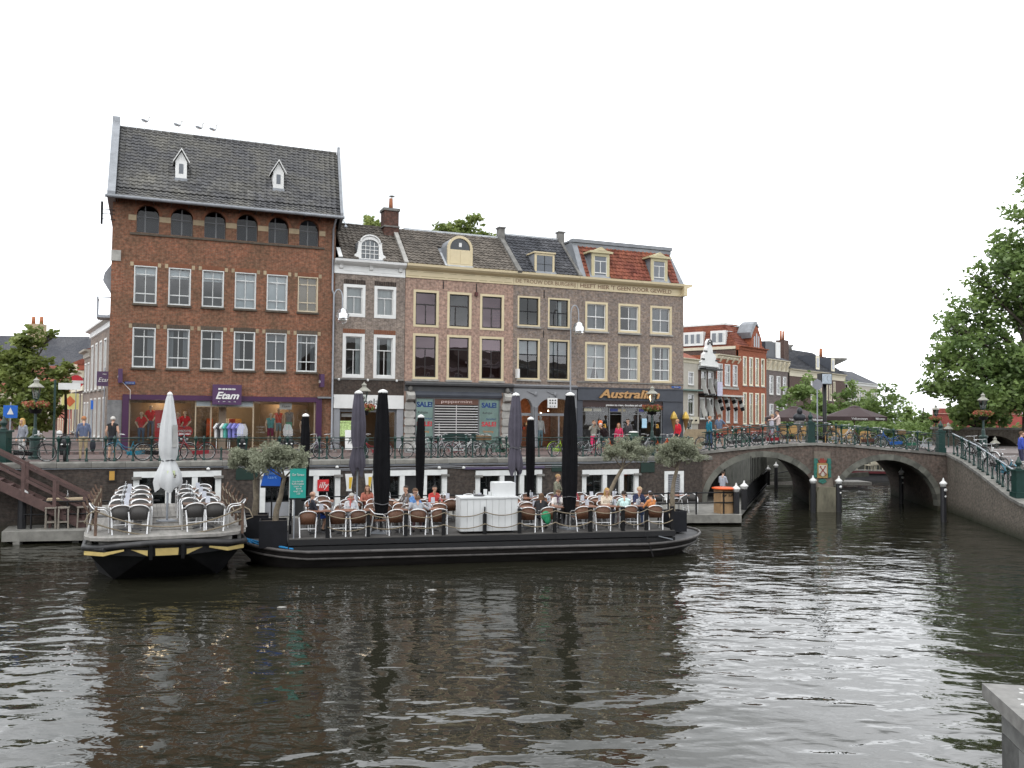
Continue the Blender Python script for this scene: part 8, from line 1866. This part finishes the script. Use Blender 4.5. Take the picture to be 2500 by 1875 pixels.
for z0, z1, off in ((1.56, 1.856, 0), (1.10, 1.552, .9), (.6, 1.096, .2), (0, .596, .7), (-1, -.004, 0)):
    for k in range(5):
        a, b = max(.14, k * 1.5 - off), k * 1.5 - off + 1.494
        if b > .3: g = MB(); g.box(a, b, .14, 1.4, z0, z1); g.build('stone_block', STN, wc)
rr_ = random.Random(2)
for k in range(16):
    x, y = rr_.uniform(.1, 1.6), rr_.uniform(.15, 1.2); a = rr_.uniform(.012, .035); g = MB(); g.prism([(x + a * rr_.uniform(.6, 1.2) * math.cos(t), y + a * 1.6 * rr_.uniform(.6, 1.2) * math.sin(t)) for t in [j * math.pi / 4 for j in range(8)]], 'z', 2.0005, 2.003); g.build('dropping', WHITE, wc)
SKIN = mat('skin', (.50, .30, .21), .55, var=.06); SKIN2 = mat('mannequin_skin', (.52, .40, .30), .5, var=.03)
EYE = mat('eye_dark', (.03, .02, .018), .3, var=0); LIP = mat('lip', (.34, .12, .10), .5, var=0)
def cloth(c): return mat('cloth_%02d_%02d_%02d' % tuple(int(99 * q) for q in c), c, .85, var=.18, scale=9, bump=.004)
SHOE = cloth((.03, .028, .026))
def person(label, p, rz, top, bot, hair=None, sit=False, H=1.75, lean=0.0, arms=None, sleeve=1, shorts=False, shoes=None, stride=0.0, turn=0.0, nod=0.0, long=False, name='person', cat='person', skin=None, group=None, vox=.0135, build_=1.0, look=True):
    k = H / 1.75; hz = .50 if sit else .92; S = []; T = Matrix.Translation((0, 0, hz)) @ Matrix.Rotation(-lean, 4, 'X') @ Matrix.Translation((0, 0, -hz))
    def up(x, y, z): return T @ Vector((x, y, z))
    def seg(a, b, ra, rb, r): S.append((Vector(a), Vector(b), ra, rb, r))
    sh = hz + .50; w = build_
    for s in (-1, 1):
        hip = Vector((s * .085, 0, hz))
        if sit: kn, an = Vector((s * .11, .43, hz + .02)), Vector((s * .12, .40 + .06 * s, .09))
        else: kn, an = Vector((s * .095, .03 + s * stride * .5, .50)), Vector((s * .10, -.03 + s * stride, .09))
        seg(hip, hip.lerp(kn, .8) if shorts else kn, .088 * w, .07 if shorts else .062, 2)
        if shorts: seg(hip.lerp(kn, .8), kn, .052, .05, 0)
        seg(kn, kn.lerp(an, .3), .054, .056, 0 if shorts else 2); seg(kn.lerp(an, .3), an, .056, .036, 0 if shorts else 2)
        seg(an + Vector((0, -.03, -.035)), an + Vector((s * .03, .16, -.05)), .042, .036, 3)
        seg(up(s * .05 * w, 0, hz + .02), up(s * .06 * w, 0, hz + .2), .105 * w, .10 * w, 2 if False else 1); seg(up(s * .06 * w, 0, hz + .2), up(s * .085 * w, .01, hz + .40), .10 * w, .105 * w, 1)
        seg(up(s * .06, 0, sh + .02), up(s * .165 * w, 0, sh - .02), .06, .068, 1)
        if arms: el, ha = arms[0 if s < 0 else 1]
        elif sit: el, ha = (.25, .14, sh - .24), (.13, .36, hz + .26)
        else: el, ha = (.235, -.02, sh - .28), (.225, .09, sh - .52)
        shp = up(s * .175 * w, 0, sh - .03); el = Vector((s * el[0], el[1], el[2])); ha = Vector((s * ha[0], ha[1], ha[2]))
        if not arms: el, ha = T @ el, (T @ ha if not sit else ha)
        seg(shp, el, .055, .045, 1 if sleeve else 0)
        if sleeve < 1 and sleeve: S[-1] = (shp, shp.lerp(el, .6), .058, .056, 1); seg(shp.lerp(el, .6), el, .042, .04, 0)
        seg(el, ha, .042, .030, 1 if sleeve == 1 else 0)
        d = (ha - el).normalized(); sd = d.cross(Vector((0, 0, 1))); sd = sd.normalized() if sd.length > .1 else Vector((1, 0, 0)); cu = sd.cross(d).normalized() * -1
        pm_ = ha + d * .05; seg(ha, ha + d * .085, .027, .034, 0)
        for j in range(4):
            b = ha + d * .09 + sd * (.03 - .02 * j); ln = (.055, .07, .065, .05)[j]; m_ = b + d * ln * .55 + cu * .01; seg(b, m_, .0105, .010, 0); seg(m_, m_ + d * ln * .35 + cu * ln * .45, .010, .009, 0)
        b = ha + d * .03 + sd * s * -.03; seg(b, b + d * .045 + sd * s * -.03, .013, .011, 0)
    seg(up(-.05, 0, hz), up(.05, 0, hz), .11 * w, .11 * w, 2)
    nb, hc = up(0, .0, sh + .04), up(0, .045, sh + .205)
    seg(nb - Vector((0, 0, .03)), hc - Vector((0, .01, .08)), .058, .052, 0)
    HM = Matrix.Translation(hc) @ Matrix.Rotation(turn, 4, 'Z') @ Matrix.Rotation(-nod, 4, 'X')
    def hd(x, y, z): return HM @ Vector((x, y, z))
    seg(hd(0, -.015, .03), hd(0, .012, .03), .086, .086, 0); seg(hd(0, .0, .03), hd(0, .035, -.065), .078, .05, 0)
    seg(hd(0, .09, .02), hd(0, .118, -.022), .011, .015, 0)
    for s in (-1, 1): seg(hd(s * .083, -.0, .025), hd(s * .088, -.01, -.015), .016, .012, 0)
    g = MB()
    for a, b, ra, rb, r in S:
        n = 5 if max(ra, rb) < .02 else 9; d = (b - a); L_ = d.length or 1e-3; d = d / L_
        pts = [a - d * ra * .98, a - d * ra * .7, a, b, b + d * rb * .7, b + d * rb * .98]; g.tube(pts, [ra * .2, ra * .71, ra, rb, rb * .71, rb * .2], n)
    me0 = g.mesh('body_tmp'); ob = bpy.data.objects.new('body_tmp', me0); COL.objects.link(ob)
    md = ob.modifiers.new('r', 'REMESH'); md.mode = 'VOXEL'; md.voxel_size = vox; ms = ob.modifiers.new('s', 'SMOOTH'); ms.iterations = 2; ms.factor = .5
    me = bpy.data.meshes.new_from_object(ob.evaluated_get(bpy.context.evaluated_depsgraph_get())); bpy.data.objects.remove(ob); bpy.data.meshes.remove(me0)
    sk = skin or SKIN; me.materials.clear()
    for mm in (sk, top, bot, shoes or SHOE, EYE, LIP): me.materials.append(mm)
    nf = len(me.polygons); c = np.empty(nf * 3); me.polygons.foreach_get('center', c); c = c.reshape(-1, 3); best = np.full(nf, 9.); reg = np.zeros(nf, int)
    for a, b, ra, rb, r in S:
        a_, b_ = np.array(a), np.array(b); d = b_ - a_; t = np.clip(((c - a_) @ d) / max(d @ d, 1e-6), 0, 1); ds = np.linalg.norm(c - a_ - t[:, None] * d, axis=1) - (ra + (rb - ra) * t)
        m_ = ds < best; best[m_] = ds[m_]; reg[m_] = r
    if look:
        for q, rr, rg in ((hd(.033, .088, .025), .014, 4), (hd(-.033, .088, .025), .014, 4), (hd(.012, .088, -.062), .014, 5), (hd(-.012, .088, -.062), .014, 5)): reg[np.linalg.norm(c - np.array(q), axis=1) < rr] = rg
    me.polygons.foreach_set('material_index', reg); me.polygons.foreach_set('use_smooth', np.ones(nf, bool)); me.update()
    o = tag(link(me, name), label, cat, group); o.location = p; o.rotation_euler = (0, 0, rz); o.scale = (k, k, k)
    if hair:
        h = MB(); n1, n2 = 14, 10; vs = []
        for i in range(n2 + 1):
            for j in range(n1):
                t, a = math.pi * i / n2, 2 * math.pi * j / n1; vs.append(HM @ Vector((.098 * math.sin(t) * math.cos(a), -.012 + .108 * math.sin(t) * math.sin(a), .038 + .103 * math.cos(t))))
        fs = []
        for i in range(n2):
            for j in range(n1):
                t, a = math.pi * (i + .5) / n2, 2 * math.pi * (j + .5) / n1; y, z = math.sin(t) * math.sin(a), math.cos(t)
                if not (y > .15 and z < .45) and not (z < -.35): fs.append((i * n1 + j, i * n1 + (j + 1) % n1, (i + 1) * n1 + (j + 1) % n1, (i + 1) * n1 + j))
        h.add(vs, fs, 0, True)
        if long:
            h.ellipsoid(HM @ Vector((0, -.07, -.10)), (.10, .055, .20), 10, 8)
            for s in (-1, 1): h.ellipsoid(HM @ Vector((s * .082, .0, -.09)), (.032, .05, .15), 8, 7)
        h.build('hair', cloth(hair), o)
    return o
BLOND, BROWNH, DARKH, GREYH, REDH = (.42, .26, .09), (.10, .055, .03), (.025, .018, .014), (.42, .40, .37), (.28, .12, .05)
J = cloth
PI2 = math.pi / 2; BA = B2F.a
def s2(x, y): return P2(x, y, .90)
OFF = Vector((0, 0, -.02))
person('bald older man in a dark jacket and blue shorts sitting sideways at the left table', s2(.78, 1.45), BA - PI2 + .2, J((.022, .024, .034)), J((.02, .06, .30)), None, True, turn=.5, shorts=True, lean=-.12, arms=[((.25, .05, .72), (.16, .30, .60))] * 2)
person('white haired woman in a white jacket and pink scarf drinking coffee', s2(1.98, 1.85), BA + math.pi + .2, J((.58, .60, .62)), J((.25, .27, .32)), GREYH, True, H=1.62, nod=.35, lean=.1, arms=[((.24, .1, .75), (.07, .28, .78))] * 2)
sc_ = MB(); sc_.tube([(.085 * math.cos(a), .03 + .085 * math.sin(a), 1.02) for a in [i * PI2 / 3 for i in range(12)]], .035, 6, closed=True); sc_.tube([(.03, .11, 1.0), (.04, .13, .8)], .035, 6); o = tag(sc_.build('scarf', J((.55, .16, .14))), 'coral pink scarf round the neck of the white haired woman', 'scarf'); o.location = s2(1.98, 1.85); o.rotation_euler = (0, 0, BA + math.pi + .2)
person('brown haired woman seated far back beside the grey parasol pole', s2(2.75, 4.6), BA + math.pi, J((.30, .10, .07)), J((.05, .05, .06)), BROWNH, True, H=1.66, long=True)
person('man with short dark hair seated behind the boy in the grey hoodie', s2(4.02, 3.3), BA + PI2 + .4, J((.10, .08, .07)), J((.05, .05, .07)), DARKH, True, turn=.3)
person('ruddy man in a blue shirt seated behind the grey hooded boy', s2(4.12, 2.15), BA + math.pi + .7, J((.09, .20, .42)), J((.06, .06, .08)), BROWNH, True, nod=.3)
person('boy in a grey hoodie with white sleeves leaning on the table, back to the water', s2(4.05, .66), BA - .1, J((.28, .29, .31)), J((.16, .09, .10)), BROWNH, True, H=1.66, lean=.42, look=False, arms=[((.30, .22, .80), (.20, .46, .84)), ((.36, .15, .80), (.33, .42, .84))])
person('woman with long brown hair in a black top leaning over the table, beside the bar', s2(8.18, .78), BA - .45, J((.014, .014, .016)), J((.03, .03, .035)), BROWNH, True, H=1.66, lean=.35, long=True)
person('woman in a white shirt and purple scarf working on a laptop', s2(9.1, 1.88), BA + math.pi + .15, J((.62, .60, .58)), J((.012, .012, .014)), BROWNH, True, H=1.66, nod=.4, lean=.12, sleeve=.5)
sc_ = MB(); sc_.tube([(.09 * math.cos(a), .03 + .09 * math.sin(a), 1.03 + .02 * math.sin(2 * a)) for a in [i * PI2 / 3 for i in range(12)]], .04, 6, closed=True); sc_.tube([(0, .12, 1.02), (.02, .16, .8)], .045, 6); o = tag(sc_.build('scarf', J((.10, .045, .09))), 'purple scarf of the woman with the laptop', 'scarf'); o.location = s2(9.1, 1.88); o.rotation_euler = (0, 0, BA + math.pi + .15)
lp = thing('laptop', 'silver laptop open in front of the woman with the purple scarf', 'laptop', s2(9.32, 1.38) + Vector((0, 0, .745)), BA + math.pi + .5); g = MB(); g.box(-.16, .16, -.11, .11, 0, .015); g.build('keyboard', CHROME, lp); g = MB(); g.prism([(.11, .015), (.19, .22), (.205, .22), (.125, .015)], 'x', -.16, .16); g.build('screen', mat('laptop_lid', (.45, .45, .46), .4, metal=.3), lp)
jk = MB(); jk.ellipsoid((0, 0, .52), (.17, .06, .17), 10, 7); jk.ellipsoid((.05, -.02, .40), (.11, .05, .15), 8, 6); o = tag(jk.build('green_jacket', J((.02, .24, .11))), 'bright green jacket hung over the chair back beside the white bar', 'jacket'); o.location = s2(8.25, .30); o.rotation_euler = (0, 0, BA)
person('standing waitress in a camouflage top with tied back hair', P2(9.5, 3.2, .9), BA + math.pi + .9, J((.18, .18, .13)), J((.03, .03, .035)), (.26, .16, .07), H=1.7, nod=.25, arms=[((.25, .08, 1.18), (.08, .3, 1.12))] * 2)
person('woman resting her chin on her hand beside the large right black parasol', s2(9.75, 2.75), BA + math.pi - .3, J((.35, .22, .17)), J((.1, .1, .12)), BROWNH, True, H=1.64, turn=.4)
person('blonde woman in a cream cardigan facing the water', s2(11.0, 2.05), BA + math.pi + .1, J((.55, .47, .37)), J((.10, .10, .14)), BLOND, True, H=1.68, nod=.2, long=True)
person('woman in a pale mint top sitting with her back to the water', s2(11.25, .95), BA - .15, J((.45, .60, .58)), J((.16, .10, .10)), DARKH, True, H=1.66, look=False)
person('grey blond man in a navy jacket with hands folded on the table', s2(12.15, 1.95), BA + math.pi + .2, J((.018, .025, .065)), J((.02, .025, .05)), (.36, .26, .16), True, nod=.2, build_=1.08, lean=.12)
person('child in an orange jacket with short dark hair at the right end of the deck', s2(12.2, .82), BA + .35, J((.46, .17, .055)), J((.04, .06, .12)), DARKH, True, H=1.60, look=False)
person('person in a grey blouse standing in the dark mouth of the left arch', BRG.pt(.75, -1.2, DZ), BRG.a - .9, J((.27, .28, .32)), J((.02, .02, .025)), DARKH, H=1.66, arms=[((.24, .06, 1.15), (.1, .28, 1.12))] * 2)
person('person in a red shirt seated right behind the slim black parasol left of the bar', s2(5.05, 3.7), BA + math.pi + .3, J((.38, .04, .035)), J((.09, .16, .26)), DARKH, True, H=1.70)
person('person in dark red clothes seated behind the table right of the large right parasol', s2(10.25, 3.75), BA + math.pi - .2, J((.22, .03, .04)), J((.05, .05, .07)), BROWNH, True, H=1.68)
def fs(s, v=-5.75, z=2.81): return FAC.pt(s, v, z)
FA = FAC.a
person('blonde woman in a grey jacket behind the black bicycle at the far left', fs(-2.85, -5.0), FA + 2.4, J((.20, .21, .24)), J((.45, .45, .44)), BLOND, H=1.64, long=True)
person('man in a blue grey hoodie and beige trousers seen from behind', fs(-.62, -6.1), FA + .1, J((.085, .105, .17)), J((.36, .28, .17)), REDH, H=1.74, look=False, nod=.25)
bg_ = MB(); bg_.ellipsoid((0, 0, .3), (.12, .1, .25), 8, 7); o = tag(bg_.build('bag', J((.02, .022, .03))), 'dark cloth bag hanging beside the man in beige trousers', 'bag'); o.location = fs(-.28, -6.1, 3.1)
person('grey haired man in a black body warmer with pale blue sleeves', fs(.40, -5.6), FA - .3, J((.014, .014, .016)), J((.02, .022, .035)), GREYH, H=1.74, sleeve=0, skin=None, shorts=True, look=False)
person('photographer in a grey top and bright pink trousers aiming a camera', fs(22.6, -4.9), FA + math.pi - .2, J((.22, .21, .18)), J((.55, .03, .12)), BROWNH, H=1.72, arms=[((.27, .14, 1.28), (.06, .22, 1.56))] * 2)
ob_ = MB(); ob_.ellipsoid((0, 0, 0), (.12, .04, .13), 8, 6); o = tag(ob_.build('orange_fan', J((.6, .12, .03))), 'orange flower shaped thing beside the head of the photographer', 'fan'); o.location = fs(22.9, -5.05, 4.42)
person('grey haired man in dark clothes bending down beside the photographer', fs(23.3, -4.9), FA + 2.0, J((.03, .02, .022)), J((.02, .05, .06)), GREYH, H=1.76, lean=.65)
person('girl in a pink red jacket in front of the ice cream shop window', fs(24.9, -3.4, 2.84), FA + 2.3, J((.50, .03, .09)), J((.40, .14, .20)), REDH, H=1.55, long=True)
person('man in a dark grey sweater standing right of the girl in pink red', fs(25.6, -3.2, 2.84), FA + 1.9, J((.045, .043, .048)), J((.14, .09, .07)), DARKH, H=1.78)
person('woman in a red jacket walking past the corner of the ice cream shop', fs(28.0, -4.3, 2.95), FA + PI2 + .1, J((.52, .015, .03)), J((.02, .02, .025)), (.36, .2, .1), H=1.68, stride=.16, nod=.1)
person('man in a teal jacket and jeans walking onto the bridge', BRG.pt(.95, 1.6, 3.08), BRG.a - 1.3, J((.01, .15, .22)), J((.04, .08, .16)), REDH, H=1.72, stride=.12, turn=-.3)
person('boy in a blue grey shirt and bright red shorts on the bridge', BRG.pt(1.5, 1.6, 3.12), BRG.a - .9, J((.10, .13, .19)), J((.42, .02, .03)), BROWNH, H=1.80, stride=.16, shorts=True, sleeve=.5, arms=[((.24, -.02, 1.13), (.22, .08, .9)), ((.27, .18, 1.2), (.22, .42, 1.12))])
person('man in a pale pink top and jeans embracing someone on the bridge', BRG.pt(4.55, 1.2, 3.36), BRG.a + 1.1, J((.50, .40, .37)), J((.04, .10, .13)), DARKH, H=1.80, nod=.3, arms=[((.22, .2, 1.25), (.05, .4, 1.25))] * 2)
person('shorter person in pale clothes embraced by the man in pink on the bridge', BRG.pt(4.25, 1.35, 3.34), BRG.a - 1.6, J((.45, .45, .52)), J((.35, .38, .44)), (.3, .22, .14), H=1.60)
person('person in a bright blue jacket with a backpack at the right edge', Vector((24.25, 42.2, 2.35)), R(-100), J((.03, .055, .30)), J((.03, .03, .06)), BROWNH, H=1.86)
for k, (s, v, z, tp, bt, lab) in enumerate(((1.45, .75, 3.1, (.55, .03, .035), (.09, .14, .22), 'mannequin in a red sale shirt and jeans, leftmost in the shop window'), (1.85, 1.1, 3.42, (.55, .03, .035), (.12, .15, .2), 'taller mannequin in a red sale shirt, left of the red banner'), (3.05, .9, 3.1, (.55, .03, .035), (.09, .14, .22), 'mannequin in a red shirt right behind the white parasol top'), (3.4, 1.1, 3.15, (.55, .03, .035), (.12, .15, .2), 'mannequin in a red shirt behind the red discount disc'),
        (7.40, .7, 3.1, (.09, .33, .33), (.22, .02, .07), 'mannequin in a turquoise top and wine red shorts'), (7.82, 1.0, 3.35, (.55, .10, .07), (.2, .3, .33), 'mannequin in a coral top in the right shop window'), (8.30, .7, 3.4, (.20, .20, .20), (.12, .36, .24), 'mannequin in a grey vest and green shorts in the right shop window'), (9.1, .8, 3.05, (.03, .03, .035), (.05, .05, .06), 'mannequin in a black top at the right end of the shop window'))):
    person(lab, FAC.pt(s, v, z), FA + math.pi + .1 * (k % 3 - 1), J(tp), J(bt), None, H=1.68, name='mannequin', cat='mannequin', skin=SKIN2, sleeve=.5 if k < 4 else 0, shorts=k > 3, shoes=SKIN2, group='shop window mannequins', look=False, arms=[((.27, .02, 1.2), (.16, .2, 1.05))] * 2 if k < 4 else None)
person('white draped mannequin in the doorway of the grey arched shop', FAC.pt(22.0, .35, 2.98), FA + math.pi, J((.6, .6, .6)), J((.25, .38, .45)), None, H=1.78, name='mannequin', cat='mannequin', skin=WHITE, group='shop window mannequins', look=False)
cup0 = None
for k, (x, y, w_) in enumerate(((1.25, 1.25, 'bald man'), (2.0, 1.35, 'white haired woman'), (3.75, 1.2, 'hooded boy'), (8.55, 1.3, 'woman in black'), (9.35, 1.05, 'laptop'), (10.95, 1.4, 'blonde woman'), (11.75, 1.2, 'man in navy'))):
    if cup0 is None:
        cup0 = o = thing('coffee_cup', '', 'cup'); g = MB(); g.lathe([(0, .008), (.03, .008), (.042, .06), (.038, .06), (.026, .015)], (0, 0, 0), 10); g.tube([(.04, 0, .05), (.06, 0, .045), (.06, 0, .02), (.035, 0, .018)], .006, 4); g.build('cup', WHITE, o); g = MB(); g.lathe([(0, 0), (.05, 0), (.075, .012)], (0, 0, 0), 12); g.build('saucer', WHITE, o)
    else: o = dup(cup0)
    o.location = P2(x, y, 1.645); o['label'] = f'white coffee cup on the table of the {w_}'; o['group'] = 'coffee cups on the terrace tables'
